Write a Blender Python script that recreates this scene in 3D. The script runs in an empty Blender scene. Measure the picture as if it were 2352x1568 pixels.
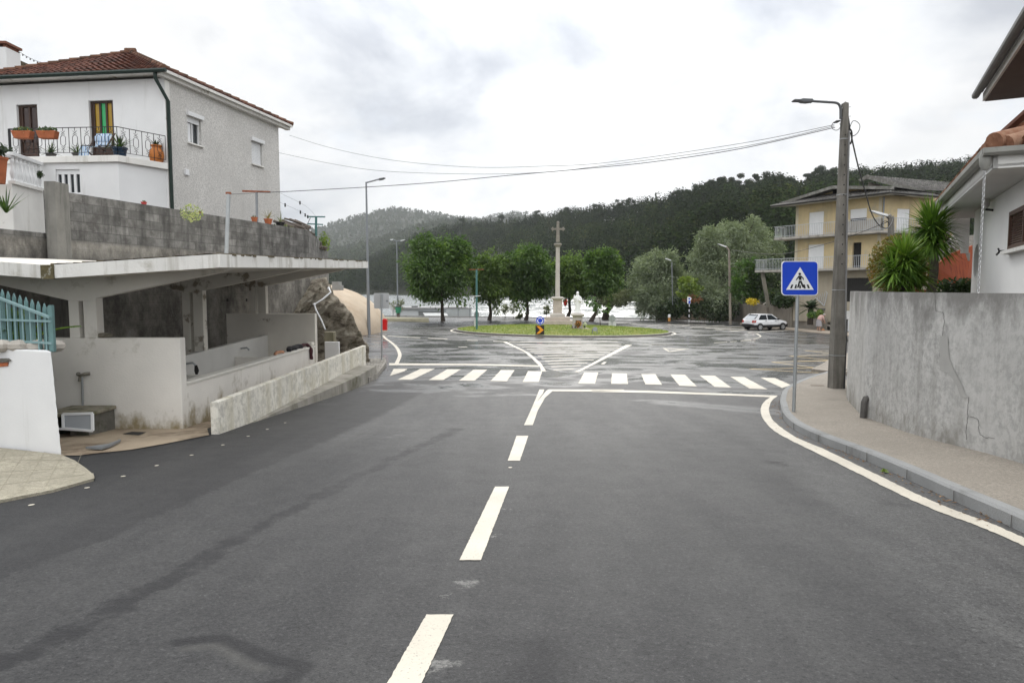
import bpy, bmesh, math, random
import numpy as np
from mathutils import Vector, Matrix, noise
R = math.radians
random.seed(7)
SC = bpy.context.scene
COL = SC.collection

# ------------------------------------------------------------------ camera, sky, sun, exposure
PITCH = math.atan(120 / 1568.0)
EYE = Vector((0, 0, 1.65))
cd = bpy.data.cameras.new('camera'); cam = bpy.data.objects.new('camera', cd); COL.objects.link(cam)
cam.location = EYE; cam.rotation_euler = (math.pi / 2 - PITCH, 0, 0)
cd.sensor_width = 36; cd.lens = 24.0; cd.clip_start = 0.05; cd.clip_end = 30000
SC.camera = cam

SUN_EL, SUN_AZ = R(33), R(6)            # azimuth measured from +Y towards +X
world = bpy.data.worlds.new('World'); SC.world = world; world.use_nodes = True
def nd(nt, typ, ins=None, **kw):
    n = nt.nodes.new(typ)
    for k, v in kw.items(): setattr(n, k, v)
    for k, v in (ins or {}).items():
        s = n.inputs[k]
        if isinstance(v, bpy.types.NodeSocket): nt.links.new(v, s)
        else: s.default_value = v
    return n
def ramp(nt, fac, stops, interp='LINEAR'):
    n = nd(nt, 'ShaderNodeValToRGB', {0: fac}); cr = n.color_ramp; cr.interpolation = interp
    while len(cr.elements) < len(stops): cr.elements.new(0.5)
    for e, (p, c) in zip(cr.elements, stops):
        e.position = p; e.color = (c, c, c, 1) if isinstance(c, (int, float)) else (*c, 1)
    return n.outputs[0]
def mixc(nt, fac, a, b, mode='MIX'):
    n = nd(nt, 'ShaderNodeMix', data_type='RGBA', blend_type=mode)
    for i, v in ((0, fac), (6, a), (7, b)):
        s = n.inputs[i]
        if isinstance(v, bpy.types.NodeSocket): nt.links.new(v, s)
        else: s.default_value = v if i == 0 else (*v[:3], 1)
    return n.outputs[2]
def mth(nt, op, a, b=None, c=None, clamp=False):
    n = nd(nt, 'ShaderNodeMath', operation=op, use_clamp=clamp)
    for i, v in enumerate((a, b, c)):
        if v is None: continue
        if isinstance(v, bpy.types.NodeSocket): nt.links.new(v, n.inputs[i])
        else: n.inputs[i].default_value = v
    return n.outputs[0]
def noi(nt, vec, scale, detail=4, rough=.55, dist=0):
    return nd(nt, 'ShaderNodeTexNoise', {'Vector': vec, 'Scale': scale, 'Detail': detail, 'Roughness': rough, 'Distortion': dist}).outputs[0]
def mapg(nt, vec, sc=(1, 1, 1), loc=(0, 0, 0), rot=(0, 0, 0)):
    return nd(nt, 'ShaderNodeMapping', {0: vec, 'Location': loc, 'Rotation': rot, 'Scale': sc}).outputs[0]

wt = world.node_tree; wt.nodes.clear()
sky = nd(wt, 'ShaderNodeTexSky', sky_type='NISHITA'); sky.sun_disc = False
sky.sun_elevation = SUN_EL; sky.sun_rotation = SUN_AZ; sky.altitude = 50
tc = nd(wt, 'ShaderNodeTexCoord').outputs['Generated']
sx = nd(wt, 'ShaderNodeSeparateXYZ', {0: tc})
zc = mth(wt, 'MAXIMUM', sx.outputs[2], 0.0)
den = mth(wt, 'ADD', zc, 0.55)
px_ = mth(wt, 'DIVIDE', sx.outputs[0], den); py_ = mth(wt, 'DIVIDE', sx.outputs[1], den)
cp = nd(wt, 'ShaderNodeCombineXYZ', {0: px_, 1: py_, 2: 0.0}).outputs[0]
n1 = noi(wt, mapg(wt, cp, (1.0, 1.2, 1), (3.1, 0.7, 0)), 1.9, 9, .52, .3)
n2 = noi(wt, mapg(wt, tc, (1, 1, 1.5), (8.4, 2.2, 0)), 4.2, 9, .55, .2)
bright = ramp(wt, n1, [(.33, (4.7, 4.95, 5.45)), (.40, (6.6, 6.8, 7.1)), (.48, (8.1, 8.15, 8.2)), (.58, (9.2, 9.2, 9.1))])
shade = ramp(wt, n2, [(.36, (.82, .835, .86)), (.5, (1, 1, 1))])
cl = mixc(wt, 1.0, bright, shade, 'MULTIPLY')
glow = nd(wt, 'ShaderNodeVectorMath', {0: tc, 1: (math.sin(SUN_AZ) * math.cos(SUN_EL), math.cos(SUN_AZ) * math.cos(SUN_EL), math.sin(SUN_EL))}, operation='DOT_PRODUCT').outputs['Value']
gl = ramp(wt, glow, [(.35, 1.0), (.85, 1.03), (1.0, 1.6)])
zen = ramp(wt, zc, [(.0, 1.0), (.32, 1.0), (.5, 1.4), (1, 1.8)])
back = ramp(wt, mth(wt, 'MULTIPLY_ADD', sx.outputs[1], -.5, .5), [(.42, 1.0), (.75, 1.55)])     # unseen sky behind the viewer, brightened to lift the walls facing the camera
cl = mixc(wt, 1.0, cl, gl, 'MULTIPLY'); cl = mixc(wt, 1.0, cl, zen, 'MULTIPLY'); cl = mixc(wt, 1.0, cl, back, 'MULTIPLY')
cover = ramp(wt, noi(wt, mapg(wt, cp, (1, 1, 1), (1.3, 5.2, 0)), 2.6, 8, .6), [(.30, .72), (.40, 1.0)])
skc = mixc(wt, cover, sky.outputs[0], cl)
bg = nd(wt, 'ShaderNodeBackground', {0: skc, 1: 0.1})
wo = nd(wt, 'ShaderNodeOutputWorld', {0: bg.outputs[0]})

sl = bpy.data.lights.new('sun', 'SUN'); so = bpy.data.objects.new('sun', sl); COL.objects.link(so)
sl.energy = 1.15; sl.angle = R(16); sl.color = (1, .96, .9)
so.rotation_euler = (R(90) - SUN_EL, 0, -SUN_AZ + math.pi); so.location = (0, 0, 60)
so.rotation_euler = Vector((-math.sin(SUN_AZ) * math.cos(SUN_EL), -math.cos(SUN_AZ) * math.cos(SUN_EL), -math.sin(SUN_EL))).to_track_quat('-Z', 'Y').to_euler()
SC.view_settings.view_transform = 'Standard'; SC.view_settings.look = 'None'
SC.view_settings.exposure = 0.2; SC.view_settings.gamma = 1.0
SC.render.engine = 'CYCLES'
SC.cycles.use_denoising = True
SC.cycles.max_bounces = 6; SC.cycles.diffuse_bounces = 3; SC.cycles.glossy_bounces = 3
SC.cycles.transmission_bounces = 3; SC.cycles.volume_bounces = 1; SC.cycles.transparent_max_bounces = 6
SC.cycles.volume_step_rate = 4

# ------------------------------------------------------------------ geometry helpers
F = 1568.0
CP, SP = math.cos(PITCH), math.sin(PITCH)
def ray(u, v):                                # direction through a measured point of the photograph (2352 wide)
    a = (u - 1176) / F; b = -(v - 784) / F
    return Vector((a, CP + b * SP, -SP + b * CP))
def P(u, v, d):                               # point at distance y = d
    r = ray(u, v); return EYE + r * (d / r.y)
_py = [-40, -12, 0, 6, 12, 16, 22.4, 30, 45, 56, 75, 92, 200]
_pz = [1.9, .75, 0, -.39, -.78, -.98, -1.18, -1.33, -1.54, -1.66, -1.86, -2.2, -2.25]
_h = [(_pz[i + 1] - _pz[i]) / (_py[i + 1] - _py[i]) for i in range(len(_py) - 1)]
_m = [_h[0]] + [(_h[i - 1] + _h[i]) / 2 for i in range(1, len(_h))] + [_h[-1]]
def prof(y):
    y = min(max(y, _py[0]), _py[-1] - .001); i = 0
    while _py[i + 1] <= y: i += 1
    L = _py[i + 1] - _py[i]; t = (y - _py[i]) / L
    return ((2*t**3 - 3*t*t + 1) * _pz[i] + (t**3 - 2*t*t + t) * L * _m[i] + (-2*t**3 + 3*t*t) * _pz[i+1] + (t**3 - t*t) * L * _m[i+1])
def sst(a, b, x):
    t = min(max((x - a) / (b - a), 0), 1); return t * t * (3 - 2 * t)
def zg(x, y):
    return prof(y) - .010 * (min(max(x, -25), 30) - 3.8) * sst(24, 44, y)
def G(u, v, lift=0.0):                        # where the ray meets the road surface (plus lift)
    r = ray(u, v); t = 1.0; step = .25
    while t < 400:
        p = EYE + r * t
        if p.z < zg(p.x, p.y) + lift: break
        t += step
    lo, hi = t - step, t
    for _ in range(30):
        m = (lo + hi) / 2; p = EYE + r * m
        if p.z < zg(p.x, p.y) + lift: hi = m
        else: lo = m
    return EYE + r * hi

class MB:
    def __init__(s): s.v = []; s.f = []; s.mi = []; s.cur = 0
    def vert(s, p): s.v.append(tuple(p)); return len(s.v) - 1
    def face(s, idx): s.f.append(tuple(idx)); s.mi.append(s.cur)
    def poly(s, pts): s.face([s.vert(p) for p in pts])
    def box(s, c, size, rz=0.0, M=None):
        hx, hy, hz = size[0] / 2, size[1] / 2, size[2] / 2; b = len(s.v)
        X = M or Matrix.Rotation(rz, 3, 'Z')
        for sx_ in (-1, 1):
            for sy in (-1, 1):
                for sz in (-1, 1): s.v.append(tuple(Vector(c) + X @ Vector((sx_ * hx, sy * hy, sz * hz))))
        for q in ((0, 1, 3, 2), (4, 6, 7, 5), (0, 4, 5, 1), (2, 3, 7, 6), (0, 2, 6, 4), (1, 5, 7, 3)): s.face([b + i for i in q])
        return s
    def bx(s, x0, x1, y0, y1, z0, z1): return s.box(((x0+x1)/2, (y0+y1)/2, (z0+z1)/2), (abs(x1-x0), abs(y1-y0), abs(z1-z0)))
    def prism(s, pts, vec):                   # closed loop of 3D points extruded by vec
        n = len(pts); b = len(s.v); vec = Vector(vec)
        s.v += [tuple(Vector(p)) for p in pts] + [tuple(Vector(p) + vec) for p in pts]
        s.face(list(range(b, b + n))[::-1]); s.face(range(b + n, b + 2 * n))
        for i in range(n):
            j = (i + 1) % n; s.face((b + i, b + j, b + n + j, b + n + i))
        return s
    def bar(s, a, b, w, h=None, up=(0, 0, 1)):  # rectangular bar between two points
        a = Vector(a); b = Vector(b); h = h or w; d = (b - a); L = d.length
        if L < 1e-6: return s
        d.normalize(); u_ = Vector(up)
        if abs(d.dot(u_)) > .98: u_ = Vector((1, 0, 0)) if abs(d.x) < .9 else Vector((0, 1, 0))
        sd = d.cross(u_).normalized(); u_ = sd.cross(d)
        return s.box((a + b) / 2, (w, L, h), M=Matrix((sd, d, u_)).transposed())
    def tube(s, pts, r, n=8, caps=True):
        pts = [Vector(p) for p in pts]; m = len(pts); b = len(s.v)
        rr = r if isinstance(r, (list, tuple)) else [r] * m
        prev = None
        for i, p in enumerate(pts):
            d = (pts[min(i + 1, m - 1)] - pts[max(i - 1, 0)]).normalized()
            ref = prev if prev is not None else (Vector((0, 0, 1)) if abs(d.z) < .9 else Vector((1, 0, 0)))
            a = (ref - d * ref.dot(d)).normalized(); c = d.cross(a); prev = a
            for k in range(n):
                t = 2 * math.pi * k / n; s.v.append(tuple(p + (a * math.cos(t) + c * math.sin(t)) * rr[i]))
        for i in range(m - 1):
            for k in range(n):
                k2 = (k + 1) % n; s.face((b + i*n + k, b + i*n + k2, b + (i+1)*n + k2, b + (i+1)*n + k))
        if caps: s.face([b + k for k in range(n)][::-1]); s.face([b + (m-1)*n + k for k in range(n)])
        return s
    def lathe(s, prof_, c=(0, 0, 0), n=16, sx_=1, sy=1, rz=0.0):
        b = len(s.v); c = Vector(c)
        for r, z in prof_:
            for k in range(n):
                t = 2 * math.pi * k / n + rz; s.v.append(tuple(c + Vector((r * math.cos(t) * sx_, r * math.sin(t) * sy, z))))
        for i in range(len(prof_) - 1):
            for k in range(n):
                k2 = (k + 1) % n; s.face((b + i*n + k, b + i*n + k2, b + (i+1)*n + k2, b + (i+1)*n + k))
        s.face([b + k for k in range(n)][::-1]); s.face([b + (len(prof_)-1)*n + k for k in range(n)])
        return s
    def ball(s, c, r, n=10, m=7, sc=(1, 1, 1)):
        return s.lathe([(max(math.sin(math.pi * i / m), .02) * r, -math.cos(math.pi * i / m) * r * sc[2]) for i in range(m + 1)], c, n, sc[0], sc[1])
    def disc(s, c, r, nrm, t=.004, n=24):     # thin disc with thickness along nrm
        nrm = Vector(nrm).normalized(); a = nrm.orthogonal().normalized(); b_ = nrm.cross(a); c = Vector(c)
        return s.prism([c + (a * math.cos(2*math.pi*k/n) + b_ * math.sin(2*math.pi*k/n)) * r for k in range(n)], nrm * t)
    def build(s, name, mat, parent=None, smooth=False, bevel=0, kind=None):
        me = bpy.data.meshes.new(name); me.from_pydata(s.v, [], s.f)
        for m_ in (mat if isinstance(mat, (list, tuple)) else [mat]): me.materials.append(m_)
        me.polygons.foreach_set('material_index', s.mi)
        bm = bmesh.new(); bm.from_mesh(me); bmesh.ops.recalc_face_normals(bm, faces=bm.faces); bm.to_mesh(me); bm.free()
        return link(name, me, parent, smooth, bevel, kind)
def link(name, me, parent=None, smooth=False, bevel=0, kind=None):
    o = bpy.data.objects.new(name, me); COL.objects.link(o)
    if smooth: me.polygons.foreach_set('use_smooth', [True] * len(me.polygons))
    if smooth == 'auto': me.set_sharp_from_angle(angle=R(40))
    if bevel:
        b = o.modifiers.new('bevel', 'BEVEL'); b.width = bevel; b.segments = 2; b.limit_method = 'ANGLE'; b.angle_limit = R(40)
    if parent is not None:
        o.parent = parent
        top = parent; off = Vector((0, 0, 0))
        while top is not None:
            off += top.location if top.parent is None else Vector((0, 0, 0)); top = top.parent
        o.matrix_parent_inverse = Matrix.Translation(-off) if parent.parent is None else Matrix.Identity(4)
    if kind: o['kind'] = kind
    return o
def tag(o, label, cat, group=None):
    o['label'] = label; o['category'] = cat
    if group: o['group'] = group
    return o
def thing(name, label, cat, loc=(0, 0, 0), group=None):
    o = bpy.data.objects.new(name, None); COL.objects.link(o); o.location = loc; o.empty_display_size = .2
    return tag(o, label, cat, group)
def kids(o): return list(o.children)
def dup(root, loc, rz=0, label=None, scale=1, group=None):
    r = root.copy(); COL.objects.link(r); r.location = loc; r.rotation_euler = (0, 0, rz); r.scale = (scale,) * 3
    if label: r['label'] = label
    if group: r['group'] = group
    for ch in kids(root):
        c = ch.copy(); COL.objects.link(c); c.parent = r
        for g in kids(ch):
            d = g.copy(); COL.objects.link(d); d.parent = c
    return r
def npmesh(name, V, Fq, mat, parent=None, kind=None, smooth=False):
    V = np.asarray(V, np.float32); Fq = np.asarray(Fq, np.int32); k = Fq.shape[1]
    me = bpy.data.meshes.new(name); me.vertices.add(len(V)); me.vertices.foreach_set('co', V.ravel())
    me.loops.add(Fq.size); me.loops.foreach_set('vertex_index', Fq.ravel())
    me.polygons.add(len(Fq)); me.polygons.foreach_set('loop_start', np.arange(0, Fq.size, k, dtype=np.int32))
    me.update(calc_edges=True); me.materials.append(mat)
    return link(name, me, parent, smooth, 0, kind)
def struct(mb, name, mat, **k): return mb.build(name, mat, kind='structure', **k)
def ground_poly(pts, mat=None, lift=.006, mb=None, dy=.35):   # a flat sheet following the road surface
    bm = bmesh.new(); bm.faces.new([bm.verts.new((p[0], p[1], 0)) for p in pts])
    ys = [p[1] for p in pts]; y = math.floor(min(ys) / dy) * dy + dy
    while y < max(ys):
        bmesh.ops.bisect_plane(bm, geom=bm.verts[:] + bm.edges[:] + bm.faces[:], plane_co=(0, y, 0), plane_no=(0, 1, 0)); y += dy
    bmesh.ops.triangulate(bm, faces=bm.faces[:]); bm.verts.index_update()
    b = len(mb.v)
    for v_ in bm.verts:
        mb.v.append((v_.co.x, v_.co.y, zg(v_.co.x, v_.co.y) + (lift(v_.co.x, v_.co.y) if callable(lift) else lift)))
    for f in bm.faces:
        i = [b + q.index for q in f.verts]
        a, c, e = (Vector(mb.v[k]) for k in i)
        if (c - a).cross(e - a).z < 0: i.reverse()
        mb.face(i)
    bm.free(); return mb
def ragged(pts, step=.025, amp=.0016):        # the uneven edge of thick road paint
    out = []; rr_ = random.Random(int(abs(pts[0][0]) * 1000)); n = len(pts)
    for i in range(n):
        a = Vector((pts[i][0], pts[i][1])); b = Vector((pts[(i+1) % n][0], pts[(i+1) % n][1])); L = (b - a).length; k_ = max(1, int(L / step)); nn = Vector((-(b - a).y, (b - a).x)).normalized() if L > 1e-6 else Vector((0, 0))
        for k in range(k_): out.append(a.lerp(b, k / k_) + nn * rr_.gauss(0, amp) * (1 if k else .3))
    return out
def guv(*uv): return [G(u, v) for u, v in uv]
def strip_poly(line, w):                      # widen a ground polyline to a band of width w
    line = [Vector((p[0], p[1])) for p in line]; L, Rr = [], []
    for i, p in enumerate(line):
        d = (line[min(i+1, len(line)-1)] - line[max(i-1, 0)]).normalized(); n_ = Vector((-d.y, d.x)) * w / 2
        L.append(p + n_); Rr.append(p - n_)
    return [(L[i], L[i+1], Rr[i+1], Rr[i]) for i in range(len(line) - 1)]
def smooth_line(pts, n=6):                    # Catmull-Rom through points
    pts = [Vector(p) for p in pts]; out = []
    for i in range(len(pts) - 1):
        p0, p1, p2, p3 = pts[max(i-1, 0)], pts[i], pts[i+1], pts[min(i+2, len(pts)-1)]
        for k in range(n):
            t = k / n
            out.append(.5 * ((2*p1) + (p2-p0)*t + (2*p0 - 5*p1 + 4*p2 - p3)*t*t + (-p0 + 3*p1 - 3*p2 + p3)*t**3))
    return out + [pts[-1]]
# ------------------------------------------------------------------ materials
def newmat(name):
    m = bpy.data.materials.new(name); m.use_nodes = True; nt = m.node_tree
    b = nt.nodes['Principled BSDF']; return m, nt, b
def c3(c): return (c, c, c) if isinstance(c, (int, float)) else c
def setin(nt, b, name, v):
    if isinstance(v, bpy.types.NodeSocket): nt.links.new(v, b.inputs[name])
    else:
        if name == 'Base Color': v = (*v[:3], 1)
        b.inputs[name].default_value = v
def MT(name, col, rough=.8, var=.12, vs=1.5, bump=.15, bs=45, metal=0, stain=None, streak=None, spec=.4, speck=0, flecks=None, foot=None):
    """col: base; var: mottling; stain=(colour, scale, lo, hi); streak=(colour, lo, hi, scale) = runs of dirt down a wall."""
    m, nt, b = newmat(name); oc = nd(nt, 'ShaderNodeTexCoord').outputs['Object']; col = c3(col)
    n = noi(nt, oc, vs, 6, .6)
    c = mixc(nt, ramp(nt, n, [(.3, 0.0), (.7, 1.0)]), [x * (1 - var) for x in col], [min(x * (1 + var), 1) for x in col])
    if speck:
        sp = noi(nt, oc, 140, 2, .6); c = mixc(nt, ramp(nt, sp, [(.38, 1.0), (.5, 0.0)]), c, [x * (1 - speck) for x in col])
    if flecks:
        fl_ = noi(nt, oc, flecks[1], 5, .75); c = mixc(nt, ramp(nt, fl_, [(.40, 1.0), (.56, 0.0)]), c, [x * (1 - flecks[0]) * .8 for x in col])
    if streak:
        sn = noi(nt, mapg(nt, oc, (1, 1, .09)), streak[3], 6, .65)
        c = mixc(nt, ramp(nt, sn, [(streak[1], 0.0), (streak[2], 1.0)]), c, streak[0])
    if stain:
        tn = noi(nt, mapg(nt, oc, (1, 1, 1), (5.3, 2.1, 7.7)), stain[1], 8, .68)
        c = mixc(nt, ramp(nt, tn, [(stain[2], 0.0), (stain[3], 1.0)]), c, stain[0])
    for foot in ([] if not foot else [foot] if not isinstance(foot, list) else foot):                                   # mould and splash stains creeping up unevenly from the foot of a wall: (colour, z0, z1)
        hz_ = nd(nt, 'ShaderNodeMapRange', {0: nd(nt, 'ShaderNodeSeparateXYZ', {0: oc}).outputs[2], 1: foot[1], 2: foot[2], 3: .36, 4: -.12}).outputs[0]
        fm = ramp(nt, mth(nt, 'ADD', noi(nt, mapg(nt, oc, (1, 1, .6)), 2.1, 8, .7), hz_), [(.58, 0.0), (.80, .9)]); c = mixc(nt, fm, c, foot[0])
    setin(nt, b, 'Base Color', c); setin(nt, b, 'Roughness', rough); setin(nt, b, 'Metallic', metal); setin(nt, b, 'Specular IOR Level', spec)
    if bump:
        bn = nd(nt, 'ShaderNodeBump', {'Height': noi(nt, oc, bs, 5, .6), 'Strength': bump, 'Distance': .02})
        nt.links.new(bn.outputs[0], b.inputs['Normal'])
    return m
def leafmat(name, c1, c2, c3_=None, rough=.5, trans=.35, ns=.6, gloss=.04):
    m, nt, b = newmat(name); oc = nd(nt, 'ShaderNodeTexCoord').outputs['Object']
    rnd = nd(nt, 'ShaderNodeNewGeometry').outputs['Random Per Island']
    n = mth(nt, 'ADD', mth(nt, 'MULTIPLY', noi(nt, oc, ns, 3), .75), mth(nt, 'MULTIPLY', rnd, .3))
    st = [(.3, c1), (.62, c2)] + ([(.78, c3_)] if c3_ else [])
    col = ramp(nt, n, st)
    d = nd(nt, 'ShaderNodeBsdfDiffuse', {0: col}); t = nd(nt, 'ShaderNodeBsdfTranslucent', {0: mixc(nt, 1, col, (1.25, 1.3, .7), 'MULTIPLY')})
    g = nd(nt, 'ShaderNodeBsdfGlossy', {0: (1, 1, 1, 1), 1: rough})
    s1 = nd(nt, 'ShaderNodeMixShader', {0: trans, 1: d.outputs[0], 2: t.outputs[0]})
    s2 = nd(nt, 'ShaderNodeMixShader', {0: gloss, 1: s1.outputs[0], 2: g.outputs[0]})
    nt.nodes.remove(b); nt.links.new(s2.outputs[0], nt.nodes['Material Output'].inputs[0]); return m

def segdist(nt, p, a, b):                     # distance in the ground plane from p to a segment
    ab = Vector((b[0] - a[0], b[1] - a[1], 0)); pa = nd(nt, 'ShaderNodeVectorMath', {0: p, 1: (a[0], a[1], 0)}, operation='SUBTRACT').outputs[0]
    dt = nd(nt, 'ShaderNodeVectorMath', {0: pa, 1: tuple(ab)}, operation='DOT_PRODUCT').outputs['Value']
    t = mth(nt, 'DIVIDE', dt, ab.length_squared, clamp=True)
    sc_ = nd(nt, 'ShaderNodeVectorMath', {0: tuple(ab)}, operation='SCALE'); nt.links.new(t, sc_.inputs['Scale'])
    return nd(nt, 'ShaderNodeVectorMath', {0: pa, 1: sc_.outputs[0]}, operation='DISTANCE').outputs['Value']
def lines_mask(nt, p, line, w0, w1):           # soft mask round a ground polyline (measured photo points)
    pts = [G(*q) for q in line]; d = None
    for a, b in zip(pts, pts[1:]):
        e = segdist(nt, p, a, b); d = e if d is None else mth(nt, 'MINIMUM', d, e)
    return nd(nt, 'ShaderNodeMapRange', {0: d, 1: w0, 2: w1, 3: 1.0, 4: 0.0}).outputs[0]
def side_mask(nt, p, a, b, soft):              # 1 on the left of the ground line a -> b
    a, b = G(*a), G(*b); n_ = Vector((-(b.y - a.y), b.x - a.x, 0)).normalized()
    pa = nd(nt, 'ShaderNodeVectorMath', {0: p, 1: (a.x, a.y, 0)}, operation='SUBTRACT').outputs[0]
    return nd(nt, 'ShaderNodeMapRange', {0: nd(nt, 'ShaderNodeVectorMath', {0: pa, 1: tuple(n_)}, operation='DOT_PRODUCT').outputs['Value'], 1: 0.0, 2: soft, 3: 0.0, 4: 1.0}).outputs[0]
def asphalt():
    m, nt, b = newmat('asphalt'); g = nd(nt, 'ShaderNodeNewGeometry').outputs['Position']; s = nd(nt, 'ShaderNodeSeparateXYZ', {0: g})
    y = s.outputs[1]
    base = mth(nt, 'ADD', mth(nt, 'MULTIPLY', noi(nt, mapg(nt, g, (1, .16, 1), rot=(0, 0, .12)), 1.5, 6, .62), .65), mth(nt, 'MULTIPLY', noi(nt, g, 5, 6, .7), .35))
    c = ramp(nt, base, [(.36, (.046, .0465, .048)), (.5, (.068, .068, .0685)), (.64, (.092, .092, .091))])
    sp = mth(nt, 'ADD', mth(nt, 'MULTIPLY', noi(nt, g, 34, 5, .85), .6), mth(nt, 'MULTIPLY', noi(nt, g, 90, 3, .8), .4))
    c = mixc(nt, ramp(nt, sp, [(.37, .95), (.49, 0.0)]), c, (.007, .007, .008))
    c = mixc(nt, ramp(nt, sp, [(.54, 0.0), (.64, .85)]), c, (.19, .19, .19))
    # tyre marks, damp strips and scars, following the ones in the photograph
    wob = nd(nt, 'ShaderNodeTexNoise', {'Vector': g, 'Scale': 2.6, 'Detail': 9, 'Roughness': .82}).outputs['Color']
    flat = nd(nt, 'ShaderNodeVectorMath', {0: g, 1: (1, 1, 0)}, operation='MULTIPLY').outputs[0]
    gp = nd(nt, 'ShaderNodeVectorMath', {0: flat, 1: nd(nt, 'ShaderNodeVectorMath', {0: nd(nt, 'ShaderNodeVectorMath', {0: wob, 1: (.5, .5, .5)}, operation='SUBTRACT').outputs[0], 1: (.55, .9, 0)}, operation='MULTIPLY').outputs[0]}, operation='ADD').outputs[0]
    left = mth(nt, 'MULTIPLY', side_mask(nt, gp, (0, 1335), (350, 1205), .07), side_mask(nt, gp, (350, 1205), (725, 1030), .14))
    rightm = mth(nt, 'MULTIPLY', side_mask(nt, gp, (2352, 1480), (1976, 1165), .5), nd(nt, 'ShaderNodeMapRange', {0: y, 1: 9.0, 2: 12.0, 3: 1.0, 4: 0.0}).outputs[0])
    b1 = lines_mask(nt, gp, [(-60, 1560), (225, 1415), (375, 1335), (550, 1235), (725, 1145), (900, 1055), (1050, 985)], .07, .15)
    b2 = lines_mask(nt, gp, [(-40, 1400), (200, 1350), (360, 1333)], .01, .06); b3 = lines_mask(nt, gp, [(590, 1435), (725, 1390), (850, 1360)], .0, .09)
    b4 = lines_mask(nt, flat, [(415, 1473), (505, 1464), (560, 1487), (615, 1511), (700, 1530), (655, 1565), (540, 1590)], .03, .11)
    b5 = lines_mask(nt, gp, [(1330, 1120), (1400, 1180), (1480, 1330), (1510, 1500)], .0, .16); b6 = lines_mask(nt, gp, [(1250, 1480), (1230, 1560)], .05, .5); b7 = lines_mask(nt, gp, [(1774, 1062), (1790, 1064)], .02, .20); b8 = lines_mask(nt, gp, [(2040, 1156), (2075, 1160)], .02, .16)
    dmp = mth(nt, 'MULTIPLY', left, .5); wh = None
    for m_, k_ in ((rightm, .30), (mth(nt, 'MULTIPLY', b1, ramp(nt, noi(nt, g, 3.2, 7, .75), [(.36, .45), (.54, 1.0)])), .62), (b2, .3), (b3, .3), (b4, .62), (b5, .25), (b6, .5), (b7, .75), (b8, .35)): dmp = mth(nt, 'MAXIMUM', dmp, mth(nt, 'MULTIPLY', m_, k_))
    c = mixc(nt, mth(nt, 'MULTIPLY', dmp, 1.25, clamp=True), c, (.011, .011, .0135))
    scar = lines_mask(nt, flat, [(430, 1488), (500, 1482), (560, 1520), (600, 1535)], .0, .06)
    spots = None
    for u_, v_, r_ in ((1080, 1332, .07), (1018, 1521, .06), (1157, 1168, .025), (1132, 1232, .025), (1304, 1358, .015), (1022, 1366, .022)):
        e = lines_mask(nt, gp, [(u_ - 4, v_), (u_ + 4, v_)], r_ * .5, r_ * 1.15); spots = e if spots is None else mth(nt, 'MAXIMUM', spots, e)
    c = mixc(nt, mth(nt, 'MULTIPLY', scar, .35), c, (.10, .098, .09)); c = mixc(nt, mth(nt, 'MULTIPLY', spots, mth(nt, 'MULTIPLY_ADD', ramp(nt, sp, [(.4, 0.0), (.55, 1.0)]), .5, .3)), c, (.24, .236, .225))
    # standing water film: strongest round the crossing and the roundabout
    w1 = noi(nt, mapg(nt, g, (.40, .55, 1), (1.7, .4, 0), (0, 0, .35)), .55, 7, .6, 1.2)
    w2 = noi(nt, mapg(nt, g, (.5, 1.1, 1), (6.1, 3.3, 0), (0, 0, -.2)), .8, 6, .6, .5)
    wy = nd(nt, 'ShaderNodeMapRange', {0: y, 1: 9.0, 2: 24.0, 3: -.22, 4: .04}).outputs[0]
    wet = ramp(nt, mth(nt, 'ADD', mth(nt, 'ADD', mth(nt, 'MULTIPLY', w1, .62), mth(nt, 'MULTIPLY', w2, .38)), wy), [(.46, 0.0), (.565, 1.0)])
    for ln, w0_, w1_ in (([(1195, 872), (1290, 884)], .25, .75), ([(1180, 858), (1290, 866)], .1, .5), ([(760, 880), (900, 872), (1000, 856)], .1, .9), ([(1540, 925), (1660, 935), (1770, 945)], .0, .55), ([(1290, 800), (1480, 785), (1640, 760)], .6, 2.2), ([(1560, 815), (1760, 800), (1850, 775)], .4, 1.8), ([(1000, 795), (900, 800)], .1, 1.0), ([(930, 742), (1050, 741)], .4, 1.6), ([(900, 768), (1130, 772)], .1, .8)):
        wet = mth(nt, 'MAXIMUM', wet, mth(nt, 'MULTIPLY', lines_mask(nt, gp, ln, w0_, w1_), mth(nt, 'MULTIPLY_ADD', ramp(nt, w2, [(.38, 0.0), (.6, 1.0)]), .6, .35)))
    c = mixc(nt, mth(nt, 'MULTIPLY', wet, .45), c, (.03, .03, .032))
    rg = mth(nt, 'ADD', mth(nt, 'MULTIPLY', wet, -.37), mth(nt, 'MULTIPLY_ADD', noi(nt, g, 3, 4), .12, .52))
    setin(nt, b, 'Base Color', c); setin(nt, b, 'Roughness', rg); setin(nt, b, 'Specular IOR Level', mth(nt, 'MULTIPLY_ADD', wet, .5, .18))
    hs = mth(nt, 'ADD', sp, mth(nt, 'MULTIPLY', noi(nt, g, 30, 4, .7), .5))
    st = mth(nt, 'MULTIPLY_ADD', wet, -.42, .5)
    nt.links.new(nd(nt, 'ShaderNodeBump', {'Height': hs, 'Strength': st, 'Distance': .012}).outputs[0], b.inputs['Normal'])
    return m
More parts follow.
